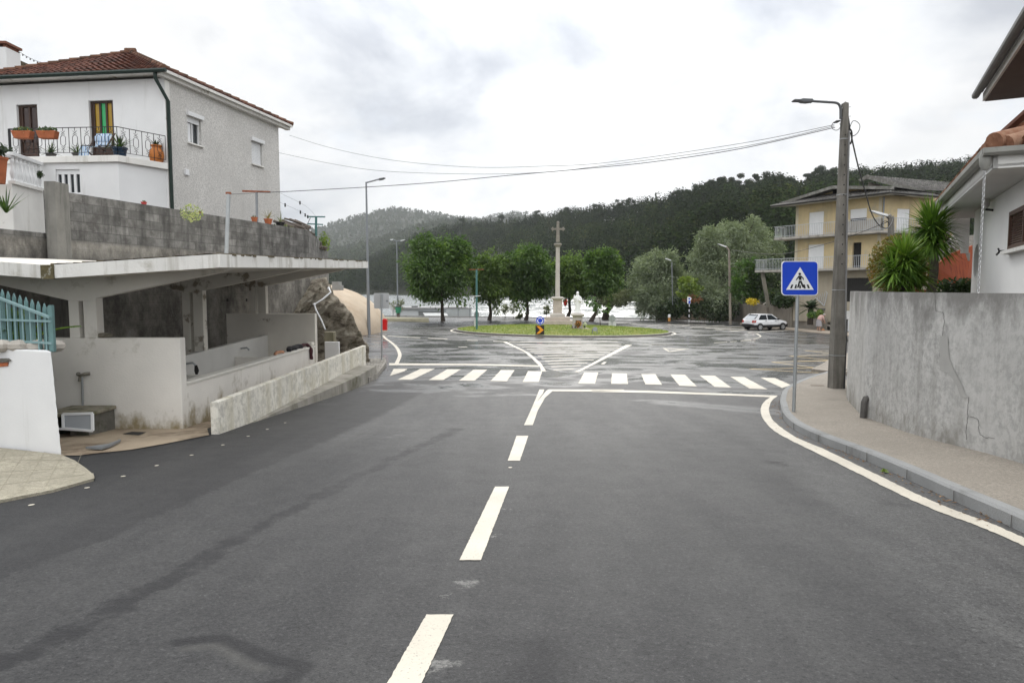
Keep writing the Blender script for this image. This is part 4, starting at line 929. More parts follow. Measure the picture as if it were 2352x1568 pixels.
# things kept on the balcony
def at_wall(u, v, d, zb): p = P(u, v, d); p.z = zb; return p
for k, (u0, lab) in enumerate(((53, 'terracotta flower trough on balcony railing, over the plain dark door'), (110, 'terracotta flower trough on balcony railing, the one nearer the deck chair'))):
    c = P(u0, 310, 23.55); t = thing('flower_trough', lab, 'flower trough', c, 'terracotta troughs on the balcony railing')
    m_ = MB(); 
    for (xa, xb, za, zb) in ((-.30, .30, -.15, .14),):
        m_.prism([c + Vector((-.26, -.10, -.13)), c + Vector((.26, -.10, -.13)), c + Vector((.34, -.13, .12)), c + Vector((-.34, -.13, .12))], (0, .24, 0))
    m_.build('trough', TERRA, t, bevel=.02); clump('plants', c + Vector((0, 0, .16)), .2, 260, .045, LEAF_POT, t, 20 + k, (1.7, .7, .55)); clump('flowers', c + Vector((0, -.08, .08)), .16, 40, .025, FLOWERR, t, 30 + k, (1.8, .6, .9))['kind'] = 'stuff'
for k, (u, v, n_, L, lab) in enumerate(((118, 366, 34, .52, 'spiky agave in a pot below the nearer flower trough'), (178, 366, 28, .48, 'spiky aloe beside the striped cushion'), (276, 362, 46, .62, 'large spiky agave in dark blue pot at the balcony corner'))):
    c = at_wall(u, v, 24.0, FZ); t = thing('potted_agave', lab, 'potted plant', c, 'spiky plants along the balcony'); pot('pot', c, .16 if k < 2 else .24, .16 if k < 2 else .36, flatmat('grey_pot', (.10, .095, .09), .8) if k < 2 else flatmat('dark_blue_glaze', (.01, .03, .06), .3), t)
    blades('leaves', c + Vector((0, 0, .16 if k < 2 else .36)), n_, L, .022, LEAF_POT, t, 40 + k, 1, .4, .15)
c = BC.lerp(BB, .24) + Vector((-.05, .22, 0)); c.z = FZ; t = thing('clay_urn', 'orange clay urn with a cactus at the right end of the balcony', 'urn', c)
MB().lathe([(.15, 0), (.22, .08), (.25, .26), (.22, .42), (.15, .52), (.15, .56), (.20, .58), (.20, .62), (.15, .62), (.13, .56)], c, 20).build('urn', MT('orange_clay', (.45, .15, .03), .6, .15, 5, .1, 30), t, smooth='auto')
blades('cactus', c + Vector((0, 0, .58)), 12, .34, .03, LEAF_DARK, t, 9, .6, .2, .3)
# striped deck chair
def stripes():
    m, nt, b = newmat('blue_striped_canvas'); oc = nd(nt, 'ShaderNodeTexCoord').outputs['Object']; s = nd(nt, 'ShaderNodeSeparateXYZ', {0: oc})
    w_ = mth(nt, 'FRACT', mth(nt, 'MULTIPLY', s.outputs[0], 8.5)); setin(nt, b, 'Base Color', ramp(nt, w_, [(0, (.16, .30, .52)), (.3, (.62, .66, .70)), (.5, (.25, .42, .64)), (.7, (.62, .66, .7))], 'CONSTANT')); setin(nt, b, 'Roughness', .8); return m
STR = stripes(); c = at_wall(214, 363, 24.1, FZ); t = thing('deck_chair', 'blue striped deck chair standing in front of the coloured glass door', 'deck chair', c)
m_ = MB(); prev = None; V_ = []
for k in range(9):
    q_ = k / 8; V_.append((c + Vector((0, .75 - .15*q_ + .0, 1.0 - .62 * q_)) if q_ < .75 else c + Vector((0, .64 - (q_ - .75) * 2.4, .53 - (q_ - .75) * .5))))
for a, b in zip(V_, V_[1:]): m_.prism([a + Vector((-.27, 0, 0)), a + Vector((.27, 0, 0)), b + Vector((.27, 0, 0)), b + Vector((-.27, 0, 0))], (0, -.05, .02))
m_.build('canvas', STR, t); MB().box(c + Vector((0, .64, .82)), (.58, .09, .2)).build('head_cushion', STR, t, bevel=.03)
m_ = MB()
for sx_ in (-.3, .3): m_.bar(c + Vector((sx_, .85, 1.05)), c + Vector((sx_, -.1, .02)), .04, .04); m_.bar(c + Vector((sx_, .95, .02)), c + Vector((sx_, -.15, .42)), .04, .04); m_.bar(c + Vector((sx_, .7, .58)), c + Vector((sx_, -.05, .45)), .05, .03)
m_.build('wooden_frame', WOODD, t)
c = at_wall(190, 366, 23.85, FZ); t = tag(MB().prism([c + Vector((-.17, 0, 0)), c + Vector((.17, 0, 0)), c + Vector((.15, .12, .42)), c + Vector((-.15, .12, .42))], (0, .06, 0)).build('striped_cushion', STR, bevel=.02), 'blue striped cushion standing against the balcony railing', 'cushion')
# balustrade and the white wall below it
q0, q1 = P(23, 353, 21.8), P(93, 381, 23.6); t = thing('balustrade', 'white balustrade with turned balusters on the terrace, left of the lower door', 'balustrade', (q0.x, q0.y, 5.0))
zt = q0.z; q0.z = q1.z = 0; dn = (q1 - q0).normalized(); Lq = (q1 - q0).length; m_ = MB()
out = Vector((-.9, .25, 0))
m_.bar(q0 + Vector((0, 0, zt)), q1 + Vector((0, 0, zt)), .2, .12); m_.bar(q0 + Vector((0, 0, zt - .06)), q0 + out * 1.8 + Vector((0, 0, zt - .06)), .2, .12); m_.build('handrail', WHITE, t, bevel=.015)
MB().bar(q0 + Vector((0, 0, zt - .88)), q1 + Vector((0, 0, zt - .88)), .2, .10).build('plinth', WHITE_DIRTY, t)
BALP = [(.06, 0), (.06, .04), (.045, .06), (.075, .2), (.07, .28), (.04, .42), (.035, .55), (.055, .60), (.055, .64), (.04, .68), (.06, .72), (.06, .76)]
for k in range(8): p = q0 + dn * Lq * (k + .35) / 8; MB().lathe(BALP, (p.x, p.y, zt - .83), 10).build('baluster', WHITE, t, smooth='auto')
t = tag(MB().prism([Vector((q0.x - 3, q0.y - .6, 1.5)), Vector((q0.x, q0.y, 1.5)), Vector((q1.x, q1.y, 1.5)), Vector((q1.x + .1, q1.y + .5, 1.5)), Vector((q0.x - 3, q0.y + 2, 1.5))], (0, 0, zt - .93 - 1.5)).build('terrace_wall', WHITE_DIRTY, bevel=.01), 'low white peeling wall carrying the white balustrade', 'wall')
c = P(-7, 422, 21.2); t = thing('terracotta_planter', 'tall terracotta planter at the left end of the balustrade', 'planter', c); MB().lathe([(.22, 0), (.30, .72), (.33, .74), (.33, .82), (.27, .82)], c, 4, rz=.7).build('planter', TERRA, t, bevel=.02)
clump('plant', c + Vector((.05, 0, 1.0)), .28, 220, .06, LEAF_DARK, t, 4)
c = P(10, 352, 23.0); tag(clump('leafy_shrub', c, .28, 260, .06, LEAF_DARK, None, 6), 'dark leafy shrub behind the balustrade, left of the balcony', 'shrub')
c = P(14, 490, 17.5); blades('aloe_plant', c, 14, .8, .03, LEAF_POT, None, 3, .7, .3, .3); tag(bpy.context.scene.objects['aloe_plant'], 'few long aloe leaves rising behind the grey block wall, far left', 'plant')
c = P(92, 401, 23.4); tag(clump('hanging_pot_plant', c, .13, 120, .04, LEAF_DARK, None, 8), 'small dark plant hanging beside the balustrade end', 'plant')
# neighbour's chimney and roof, far left
t = thing('neighbour_house', 'white chimney and dark mossy roof of the next house, behind the tiled roof', 'house', (-24, 34, 2.5))
c0_ = P(-40, 180, 31); c1_ = P(17, 180, 31); zt = P(10, 108, 31).z
MB().bx(c0_.x, c1_.x, 31, 31.9, 7.0, zt).build('chimney', WHITE, t, bevel=.01)
m_ = MB(); 
for k in range(4): xx = c0_.x + .1 + (c1_.x - c0_.x - .2) * k / 3; m_.bx(xx - .06, xx + .06, 31.05, 31.85, zt, zt + .14)
m_.bx(c0_.x - .06, c1_.x + .06, 30.94, 31.96, zt + .14, zt + .24); m_.build('chimney_cap', MT('dark_brick', (.17, .065, .04), .85, .2, 6, .3, 30), t)
a, b, c_ = P(-60, 130, 36), P(30, 132, 36), P(112, 168, 34.5); m_ = MB(); m_.prism([a, b, c_, Vector((c_.x, c_.y, c_.z - 2)), Vector((a.x, a.y, c_.z - 2))], (1, 3, -.5)); m_.build('roof', tilemat('mossy_tile', (.03, .03, .015), (.07, .055, .035), (.13, .11, .07)), t)
m_ = MB(); m_.bx(a.x, c_.x - .4, 35.5, 38, 2.5, c_.z - .4); m_.build('wall', WHITE_DIRTY, t)
# string of small lights on a wire left of the roof
t = thing('light_string', 'thin wire with small dangling beads beside the chimney', 'wire', P(20, 100, 31.5)); a, b = P(17, 98, 31.5), P(118, 148, 33)
m_ = MB(); pts = [a.lerp(b, k / 12) - Vector((0, 0, .5 * 4 * (k/12) * (1 - k/12) * .4)) for k in range(13)]; m_.tube(pts, .008, 5); m_.build('wire', CABLE, t)
for p in pts[1:-1]: MB().ball(p - Vector((0, 0, .05)), .035, 6, 5).build('bead', CABLE, t)

# ------------------------------------------------------------------ block retaining wall
RW = [Vector((-10.35, 9.2, 0)), Vector((-9.56, 14.2, 0)), Vector((-7.09, 24.0, 0)), Vector((-8.69, 32.5, 0))]
def local_wall(name, a, b, z0, z1, t, mat, parent=None, zt2=None):
    d = (b - a); L = d.length; ang = math.atan2(d.y, d.x); zt2 = z1 if zt2 is None else zt2
    m_ = MB(); m_.prism([(0, 0, z0), (L, 0, z0), (L, 0, zt2), (0, 0, z1)], (0, t, 0)); o = m_.build(name, mat, parent, bevel=.012)
    o.location = (a.x, a.y, 0); o.rotation_euler = (0, 0, ang)
    if parent is not None: o.matrix_parent_inverse = Matrix.Translation(-parent.location)
    return o
t = thing('retaining_wall', 'long weathered grey concrete block wall above the wash house', 'wall', (-9, 16, -.8))
local_wall('lower_section', RW[0], RW[1], -1.0, 2.80, .22, BLOCK, t)
local_wall('tall_section', RW[1] + Vector((.03, .12, 0)), RW[2], -1.3, 3.70, .22, BLOCK, t); local_wall('return_section', RW[2] + Vector((0, .03, 0)), RW[3], -1.5, 3.66, .22, BLOCK, t, 3.60)
MB().bx(P(112, 480, 14.12).x, P(137, 480, 14.12).x, 14.0, 14.45, -.9, P(125, 418, 14.12).z).build('pilaster', MT('dark_pilaster', (.17, .165, .15), .92, .2, 3, .4, 30, streak=((.06, .06, .055), .5, .7, 5)), t, bevel=.012)
# terrace fill behind it
m_ = MB(); m_.prism([(RW[0].x - .3, 9.5, 2.35), (RW[1].x - .3, 14.4, 2.35), (RW[2].x - .4, 24.0, 2.35), (RW[3].x - .3, 33, 2.35), (-34, 45, 2.35), (-34, 9.5, 2.35)], (0, 0, -3.9)); struct(m_, 'terrace_ground', SOIL)
# pots and plants along the wall top
for k, (u, v, r_, h, mt, lab) in enumerate(((575, 511, .10, .15, TERRA, 'small terracotta pot on the block wall, left of the second clothes post'), (600, 512, .13, .17, TERRA, 'wider terracotta pot on the block wall, right of the second clothes post'),
        (623, 514, .15, .13, BLACK, 'black tub of dry grass on the block wall'), (467, 491.5, .07, .07, flatmat('red_bowl', (.5, .06, .06), .4), 'red bowl on the block wall near the white flowers'), (531, 501.5, .08, .04, TERRA, 'shallow terracotta dish on the block wall near the first clothes post'))):
    d = 16.9 + (u - 467) * .0305 if u < 560 else 21.2 + (u - 575) * .028
    c = P(u, v, d); c.z = 3.70 + (.0 if u > 560 else 0); xw = RW[1].x + (RW[2].x - RW[1].x) * (d - 14.2) / 9.8; c.x = xw - .12
    t = thing('plant_pot', lab, 'plant pot', c, 'pots standing along the block wall'); pot('pot', c, r_, h, mt, t)
    if k in (1, 2): blades('plant', c + Vector((0, 0, h)), 26, .36, .009, LEAF_OLIVE if k == 2 else LEAF_HEDGE, t, 60 + k, .8, .3, .3)
    else: clump('plant', c + Vector((0, 0, h + .02)), r_ * .6, 30, .02, LEAF_POT, t, 60 + k, (1, 1, .5))
c = P(440, 490, 16.6); t = tag(clump('white_flower_plant', c, .22, 260, .035, leafmat('cream_flower', (.12, .2, .04), (.4, .42, .2), (.7, .68, .5), ns=9), None, 15, (1.3, .8, 1.0)), 'trailing plant with cream flowers hanging over the block wall', 'plant')
c = P(644, 500, 24.6); c.z = 3.75; tag(clump('weed_tuft', c, .35, 240, .06, LEAF_OLIVE, None, 17, (1.4, .8, .8)), 'dry weeds growing on the wall beside the house corner', 'plant')
c = P(744, 556, 29.5); tag(clump('ivy_tuft', c, .35, 300, .06, LEAF_LIME, None, 18, (.7, 1.2, 1.3)), 'bright green weeds growing on the end of the block wall', 'plant')
# wood pile / thatch heap behind the wall
m_ = MB(); rs_ = random.Random(5); a, b = P(646, 512, 27.0), P(706, 536, 27.6)
for k in range(130):
    f = rs_.random(); hgt = .75 * math.sin(math.pi * min(f * .75 + .25, 1)) ; p = a.lerp(b, f) + Vector((0, rs_.uniform(0, 1.4), 0)); p.z = 3.45 + rs_.random() * hgt * 1.25
    d = Vector((rs_.uniform(.7, 1), rs_.uniform(-.3, .3), -.28 + rs_.uniform(-.12, .12))).normalized() * rs_.uniform(.25, .5); m_.tube([p - d, p + d], rs_.uniform(.03, .07), 6)
tag(m_.build('wood_pile', BARKP), 'heap of old branches behind the block wall, right of the house', 'wood pile')
# clothes line posts
def tpost(base, top, w, mats, lab, rp, bar_dir=(1, 0, 0), r_=.035):
    t = thing('clothes_post', lab, 'clothes post', base, 'T shaped clothes line posts'); MB().tube([base, top], r_, 8).build('post', mats[0], t, smooth='auto')
    d = Vector(bar_dir).normalized() * w / 2; MB().bar(top - d + Vector((0, 0, .02)), top + d + Vector((0, 0, .02)), .06, .05).build('crossbar', mats[1], t); return t
RUST = MT('rusty_steel', (.22, .075, .04), .85, .3, 8, .3, 40)
b = P(519, 590, 15.2); tp = P(525, 446, 15.2); tpost(Vector((b.x, b.y, b.z - .1)), tp, .11, (GALV, RUST), 'pale clothes post with short rusty top, nearest and left', 1, (1, .1, 0), .045)
b = P(590, 512, 21.4); tpost(Vector((b.x, b.y, 3.0)), P(589, 441.5, 21.4), 1.05 * .78, (STEELGREY, RUST), 'grey clothes post with wide rusty crossbar on the block wall', 1, (1, .25, 0), .04)
b = P(725, 545, 29.0); t3 = tpost(Vector((b.x, b.y, 3.2)), P(726, 499, 29.0), .75, (TEALP, TEALP), 'green clothes post with two crossbars at the end of the wall', 1, (1, .1, 0), .05)
MB().bar(P(706, 514, 29), P(742, 516, 29), .05, .05).build('lower_crossbar', TEALP, t3); MB().tube([P(713, 500, 29), P(707, 513, 29)], .012, 5).build('chain', CABLE, t3)
# laundry wires with pegs
t = thing('washing_line', 'two thin washing lines with dark pegs, from the house corner to the green post', 'washing line', P(680, 470, 28)); m_ = MB()
l1 = [P(640, 442, 25.5), P(700, 472, 27), P(726, 497, 29)]; l2 = [P(643, 465, 25.5), P(690, 486, 27), P(712, 502, 29)]
for l in (l1, l2): m_.tube(smooth_line(l, 4), .004, 4)
m_.build('wire', CABLE, t)
for u, v, l in ((689, 466, 26.6), (655, 471, 25.8), (690, 487.5, 27), (701, 494, 28), (707, 498, 28.6)): p = P(u, v, l); MB().box(p, (.05, .03, .13)).build('peg', CABLE, t)
# ------------------------------------------------------------------ public wash house with butterfly canopy
wash = thing('wash_house', 'open cream wash house with butterfly concrete canopy, columns and stone tubs', 'wash house', (-7, 15.6, -.8))
def under(x, y): return 1.815 + .03 * (y - 10.5) + (.064 * (x + 7.1) if x > -7.1 else .070 * (-7.1 - x))
CT = .185
m_ = MB(); xs_ = [-10.6, -9.5, -8.3, -7.1, -6.2, -5.3, -4.47]; ys_ = [10.5, 12.5, 14.5, 16.5, 18.5, 21.2]
def cx(x, y): return x if x > -8.4 else max(x, -10.2 + (y - 10.5) * .255) if x < -9 else max(x, -9.7 + (y - 10.5) * .255)
rows_u, rows_t = [], []
for y in ys_:
    rows_u.append([m_.vert((cx(x, y), y, under(cx(x, y), y))) for x in xs_]); rows_t.append([m_.vert((cx(x, y), y, under(cx(x, y), y) + CT)) for x in xs_])
for j in range(len(ys_) - 1):
    for i in range(len(xs_) - 1):
        m_.face((rows_u[j][i], rows_u[j+1][i], rows_u[j+1][i+1], rows_u[j][i+1])); m_.face((rows_t[j][i], rows_t[j][i+1], rows_t[j+1][i+1], rows_t[j+1][i]))
for j in range(len(ys_) - 1):
    for i in (0, len(xs_) - 1): m_.face((rows_u[j][i], rows_u[j+1][i], rows_t[j+1][i], rows_t[j][i]))
for i in range(len(xs_) - 1):
    for j in (0, len(ys_) - 1): m_.face((rows_u[j][i], rows_u[j][i+1], rows_t[j][i+1], rows_t[j][i]))
canopy = m_.build('canopy', CREAM2, wash)
# white painted fascia round the edge with a mossy drip at the valley
m_ = MB()
def fas(p0, p1, out):
    a, b = (Vector((x, y, under(x, y) - .004)) for x, y in (p0, p1)); m_.prism([a, b, b + Vector((0, 0, CT + .02)), a + Vector((0, 0, CT + .02))], out)
fas((-4.47, 10.5), (-4.47, 15.8), (.02, 0, 0)); fas((-4.47, 15.8), (-4.47, 21.2), (.02, 0, 0)); fas((-4.45, 10.5), (-7.0, 10.5), (0, -.02, 0)); fas((-7.2, 10.5), (-8.6, 10.5), (0, -.02, 0)); fas((-8.6, 10.5), (-10.15, 10.5), (0, -.02, 0)); fas((-4.45, 21.2), (-7.1, 21.2), (0, .02, 0))
m_.build('fascia', MT('weathered_fascia', (.68, .67, .64), .85, .08, 1.2, .3, 30, streak=((.27, .25, .20), .52, .78, 4.0), stain=((.36, .34, .29), 2.5, .56, .75)), canopy)
m_ = MB(); m_.bx(-7.19, -6.99, 10.46, 10.5, under(-7.1, 10.5) - .01, under(-7.1, 10.5) + CT + .02); m_.build('valley_spout', MT('mossy_concrete', (.10, .085, .045), .95, .4, 9, .6, 30, stain=((.30, .29, .25), 9, .55, .6)), canopy)
m_ = MB(); rs_ = random.Random(2)
for k in range(150):
    y = rs_.uniform(10.5, 21.1); m_.box((-4.50 + rs_.uniform(-.03, .03), y, under(-4.5, y) + CT + .015), (.07, rs_.uniform(.04, .2), rs_.uniform(.015, .04)))
for k in range(60):
    x = rs_.uniform(-7, -4.5); m_.box((x, 10.53, under(x, 10.5) + CT + .015), (rs_.uniform(.04, .2), .08, rs_.uniform(.015, .04)))
m_.build('roof_moss', MT('brown_moss', (.10, .08, .045), .95, .4, 6, .6, 20), canopy)['kind'] = 'stuff'
# three Y frames
def yframe(y, th, slot_light=False):
    t_ = .2; xL, xR = -7.53, -7.06; zcol = 1.50 + .03 * (y - 11.6); fr = MB()
    zb_ = {11.6: .82, 15.6: -.45, 19.6: .90}[y]
    s0, s1 = -7.36, -7.28
    fr.bx(xL, s0, y, y + t_, zb_, zcol - .05); fr.bx(s1, xR, y, y + t_, zb_, zcol - .05)
    eps = .004
    def U(x): return under(x, y) + eps
    pts = [(-4.75, U(-4.75)), (-7.1, U(-7.1)), (-9.6, U(-9.6) if y < 13 else U(-8.7)), (-9.6 if y < 13 else -8.7, U(-9.6) - .10 if y < 13 else U(-8.7) - .12), (xL, zcol - .04), (xL, zcol - .05), (xR, zcol - .05), (xR, zcol), (-4.9, U(-4.9) - .05)]
    pts[2] = (-9.6 if y < 13 else -8.7, pts[2][1])
    fr.prism([(x, y + .003, z__) for x, z__ in pts], (0, t_ - .006, 0))
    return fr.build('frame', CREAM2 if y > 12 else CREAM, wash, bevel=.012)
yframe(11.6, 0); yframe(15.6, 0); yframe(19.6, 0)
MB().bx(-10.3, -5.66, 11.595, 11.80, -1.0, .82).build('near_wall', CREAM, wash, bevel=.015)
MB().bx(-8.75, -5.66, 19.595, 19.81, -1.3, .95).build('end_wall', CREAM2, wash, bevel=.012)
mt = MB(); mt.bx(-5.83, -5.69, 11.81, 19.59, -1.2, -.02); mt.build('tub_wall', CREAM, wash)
MB().bx(-5.86, -5.665, 11.805, 19.59, -.02, .035).build('tub_coping', MT('pale_coping', (.66, .64, .59), .7, .06, 3, .1, 30), wash, bevel=.012)
m_ = MB(); m_.prism([(-6.02, 11.81, -.03), (-5.84, 11.81, .02), (-5.84, 11.81, -.10), (-6.02, 11.81, -.2)], (0, 7.77, 0)); m_.build('washing_ledge', MT('wet_grey_stone', (.16, .165, .165), .35, .15, 3, .1, 30), wash)
BK = MT('white_glazed_back', (.62, .61, .58), .5, .05, 2, .1, 20, streak=((.5, .47, .4), .6, .8, 3))
m_ = MB(); m_.prism([(-7.02, 11.81, -.9), (-7.02, 19.59, -.9), (-7.02, 19.59, .34), (-7.02, 11.81, .16)], (-.14, 0, 0)); m_.build('back_ledge', BK, wash, bevel=.01)
m_ = MB()
for y in (13.55, 17.2): m_.bx(-7.01, -5.99, y, y + .10, -.7, -.06)
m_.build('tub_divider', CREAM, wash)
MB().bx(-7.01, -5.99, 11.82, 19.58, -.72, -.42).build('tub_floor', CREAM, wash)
wm, wnt, wb_ = newmat('tub_water'); setin(wnt, wb_, 'Base Color', (.10, .115, .12)); setin(wnt, wb_, 'Roughness', .05)
MB().bx(-7.0, -6.0, 11.83, 13.54, -.40, -.24).build('tub_water', wm, wash)
for y, zz__ in ((14.6, .05), (17.6, .12)):
    m_ = MB(); m_.tube([(-7.03, y, zz__), (-6.86, y, zz__ + .02), (-6.8, y, zz__ - .04)], .022, 8); m_.build('tap', GALV, wash, smooth='auto')
m_ = MB(); m_.tube([(-6.8, 14.6, .02), (-6.79, 14.61, -.1), (-6.8, 14.62, -.2)], [.03, .05, .02], 8); tag(m_.build('cloth_rag', flatmat('dark_rag', (.02, .018, .018), .9)), 'small dark rag hanging on the nearer tub tap', 'rag')
# three drain holes seen through the frame
m_ = MB()
for u in (522, 566, 603):
    p = P(u, 690 - (u - 522) * .0, 19.9); dd_ = (RW[2] - RW[1]).normalized(); nn_ = Vector((dd_.y, -dd_.x, 0)); s_, z_ = hit(u, 689, RW[1] + Vector((.03, .12, 0)), dd_); c = wpt(RW[1] + Vector((.03, .12, 0)), dd_, nn_, s_, z_, .004); m_.disc(c, .045, nn_, .004, 14)
m_.build('weep_holes', HOLE, bpy.data.objects['retaining_wall'])
m_ = MB(); s_, z_ = 0, 0; arc = []
for k in range(13): a = math.pi * k / 12; arc.append((u_ := 383 - 38 * math.cos(a), 772 - 56 * math.sin(a)))
dd_ = (RW[2] - RW[1]).normalized(); nn_ = Vector((dd_.y, -dd_.x, 0)); pa = RW[1] + Vector((.03, .12, 0))
pts = [wpt(pa, dd_, nn_, *hit(u, v, pa, dd_), .006) for u, v in arc]
for a, b in zip(pts, pts[1:]):
    for k in range(7):
        f = random.random(); c_ = a.lerp(b, f) + (b - a).normalized().cross(nn_) * random.gauss(0, .05); m_.bar(c_, c_ + (b - a) * random.uniform(.1, .3) + Vector((0, 0, -random.uniform(.0, .08))), random.uniform(.006, .022), .003, up=nn_)
m_.build('lime_arc_stain', MT('lime_stain', (.22, .21, .195), .95, .4, 12, .1, 30), bpy.data.objects['retaining_wall'])['kind'] = 'stuff'
# laundry left on the tub coping
def cloth(name, pts, r_, mat, lab, cat='laundry'):
    m_ = MB(); rs_ = random.Random(len(pts)); m_.tube(smooth_line(pts, 5), r_, 9); o = m_.build(name, mat, smooth=True)
    for v_ in o.data.vertices:
        nz = noise.noise(v_.co * 9) * .035; v_.co += v_.normal * nz
    return tag(o, lab, cat)
cloth('laundry_cloth', [(-5.78, 17.6, .07), (-5.84, 17.9, .10), (-5.80, 18.2, .075), (-5.86, 18.5, .1), (-5.8, 18.7, .06)], .065, flatmat('black_cloth', (.015, .014, .017), .9), 'crumpled black cloth lying on the tub coping')
cloth('laundry_cloth', [(-5.80, 18.75, .08), (-5.76, 18.95, .12), (-5.72, 19.05, .08), (-5.65, 19.07, -.02), (-5.645, 19.1, -.30)], .045, flatmat('maroon_cloth', (.06, .02, .025), .9), 'dark maroon cloth draped over the tub coping with a hanging end')
cloth('laundry_cloth', [(-5.83, 16.7, .06), (-5.86, 17.0, .075), (-5.82, 17.3, .06)], .04, flatmat('peach_cloth', (.42, .22, .13), .9), 'small peach coloured cloth on the tub coping')
tag(MB().box((-5.77, 19.42, .09), (.2, .26, .11)).build('soap_block', CREAM2, bevel=.03), 'cream soap block at the far end of the tub coping', 'soap block')
m_ = MB(); m_.ball((-7.0, 11.68, .86), .12, 10, 7, (1.35, .7, .38)); o = m_.build('loose_stone', ROCK, smooth=True); tag(o, 'flat dark stone resting on the wash house front wall', 'stone')
# standpipe, concrete outlet box, loose window frame
c = P(190, 935, 11.55); t = thing('standpipe_tap', 'grey water pipe with brass tap on the wash house front wall', 'tap', c); top = P(188.5, 866, 11.55)
MB().tube([(c.x, 11.55, -.5), (top.x, 11.55, top.z)], .018, 8).build('pipe', GALV, t, smooth='auto'); m_ = MB(); m_.tube([(top.x + .12, 11.58, top.z + .06), (top.x + .07, 11.54, top.z + .06), (top.x - .02, 11.53, top.z + .03), (top.x - .03, 11.52, top.z - .07)], .026, 8); m_.ball((top.x - .03, 11.5, top.z + .06), .035, 8, 6); m_.build('tap', MT('old_brass', (.2, .19, .16), .5, .2, 9, .1, 30, .6), t, smooth='auto')
x0, x1 = P(138, 950, 11.2).x, P(232, 950, 11.2).x; t = thing('outlet_box', 'low mossy concrete water outlet box under the tap', 'concrete box', ((x0 + x1)/2, 11.2, -.75))
DK = MT('dark_mossy_concrete', (.12, .115, .10), .95, .3, 3, .5, 25, stain=((.05, .055, .03), 2, .5, .62))
MB().bx(x0 - .05, x1 + .04, 10.78, 11.585, -.39, -.33).build('slab', MT('mossy_slab', (.24, .22, .17), .95, .3, 4, .5, 25, stain=((.08, .085, .04), 5, .5, .65)), t, bevel=.015)
m_ = MB(); m_.bx(x1 - .3, x1, 10.86, 11.58, -.9, -.39); m_.bx(x0, x0 + .12, 10.86, 11.58, -.9, -.39); m_.build('side', DK, t); MB().bx(x0 + .12, x1 - .3, 11.3, 11.4, -.9, -.39).build('back', HOLE, t)
t = thing('window_frame', 'white aluminium window frame leaning in front of the concrete box', 'window frame', (-7.2, 10.8, -.75)); A_, B_, C_, D_ = P(145, 951, 10.72), P(212, 949, 10.72), P(213, 989, 10.66), P(146, 983, 10.66)
m_ = MB()
for a, b in ((A_, B_), (B_, C_), (C_, D_), (D_, A_)): m_.bar(a, b, .035, .035, up=(0, 1, 0))
m_.bar(D_ - Vector((.2, 0, .0)), C_, .03, .03, up=(0, 1, 0)); m_.build('frame', SHUT, t); m_ = MB(); m_.prism([A_, B_, C_, D_], (0, .008, 0)); m_.build('pane', GLASSL, t)
dh = MB(); ground_poly(guv(*crop1([(1500, 1405), (1620, 1378), (1795, 1385), (1700, 1422)], 0, 800, 4.9)), lift=.02, mb=dh); o = struct(dh, 'drain_opening', HOLE)
sm = MB(); pts = guv(*crop1([(1050, 1600), (1330, 1560), (1480, 1502), (1475, 1515), (1350, 1580), (1250, 1610)], 0, 800, 4.9)); sm.prism([p + Vector((0, 0, .03)) for p in pts], (0, 0, .03)); tag(sm.build('metal_plate', STEELGREY), 'bent grey metal plate lying on the wet forecourt', 'metal plate')

# ------------------------------------------------------------------ low ramp wall and its base along the road
t = thing('ramp_wall', 'low mildewed white wall on a grey concrete base along the road', 'wall', (-4.9, 16, -1.0))
MB().bx(-4.94, -4.81, 11.05, 22.4, -1.5, -.19).build('parapet', RAMPW, t, bevel=.015)
m_ = MB(); pr = None
for k in range(26):
    y = 12.2 + k * (21.4 - 12.2) / 25; w_ = .02 + .50 * sst(12, 20, y); zt_ = -.80 + .06 * (y - 12) / 8; zr = zg(-4.5, y) - .1
    cur = [(-4.812, y, zt_), (-4.80 + w_, y, zt_ - .02), (-4.78 + w_, y, zr), (-4.812, y, zr)]
    if pr:
        for i in range(3): m_.poly([pr[i], cur[i], cur[i+1], pr[i+1]])
    pr = cur
m_.poly(pr); m_.build('base', MT('mossy_grey_base', (.27, .255, .225), .95, .2, 1.5, .5, 25, streak=((.13, .12, .085), .46, .75, 2.2), stain=((.10, .095, .06), 1.4, .54, .7)), t)
# small white pier, grey post and downpipe by the rock
t = tag(MB().bx(-5.95, -5.5, 21.6, 21.72, -1.5, -.02).build('white_pier', WHITE, bevel=.01), 'short white wall end between the wash house and the rock', 'wall')
c = P(757, 762, 22.6); t = tag(MB().bx(c.x - .16, c.x + .16, 22.5, 22.8, -1.6, c.z).build('concrete_post', MT('yellowed_concrete', (.26, .24, .17), .95, .2, 3, .4, 30, streak=((.1, .09, .05), .45, .7, 5)), bevel=.02), 'short yellowed concrete post under the white drain pipe', 'post')
t = thing('drain_pipe', 'white plastic drain pipe with an elbow running down the rock', 'pipe', P(725, 697, 23)); m_ = MB(); pts = [P(755, 662, 23.3), P(760, 671, 23.0), P(741, 687, 22.9), P(722, 699, 22.8), P(726, 712, 22.7), P(738, 735, 22.6), P(747, 757, 22.6)]
MB().tube(pts, .027, 10).build('pipe', SHUT, t, smooth='auto'); 
for k in (0, 3): MB().ball(pts[k], .05, 10, 7).build('elbow', SHUT, t, smooth=True)

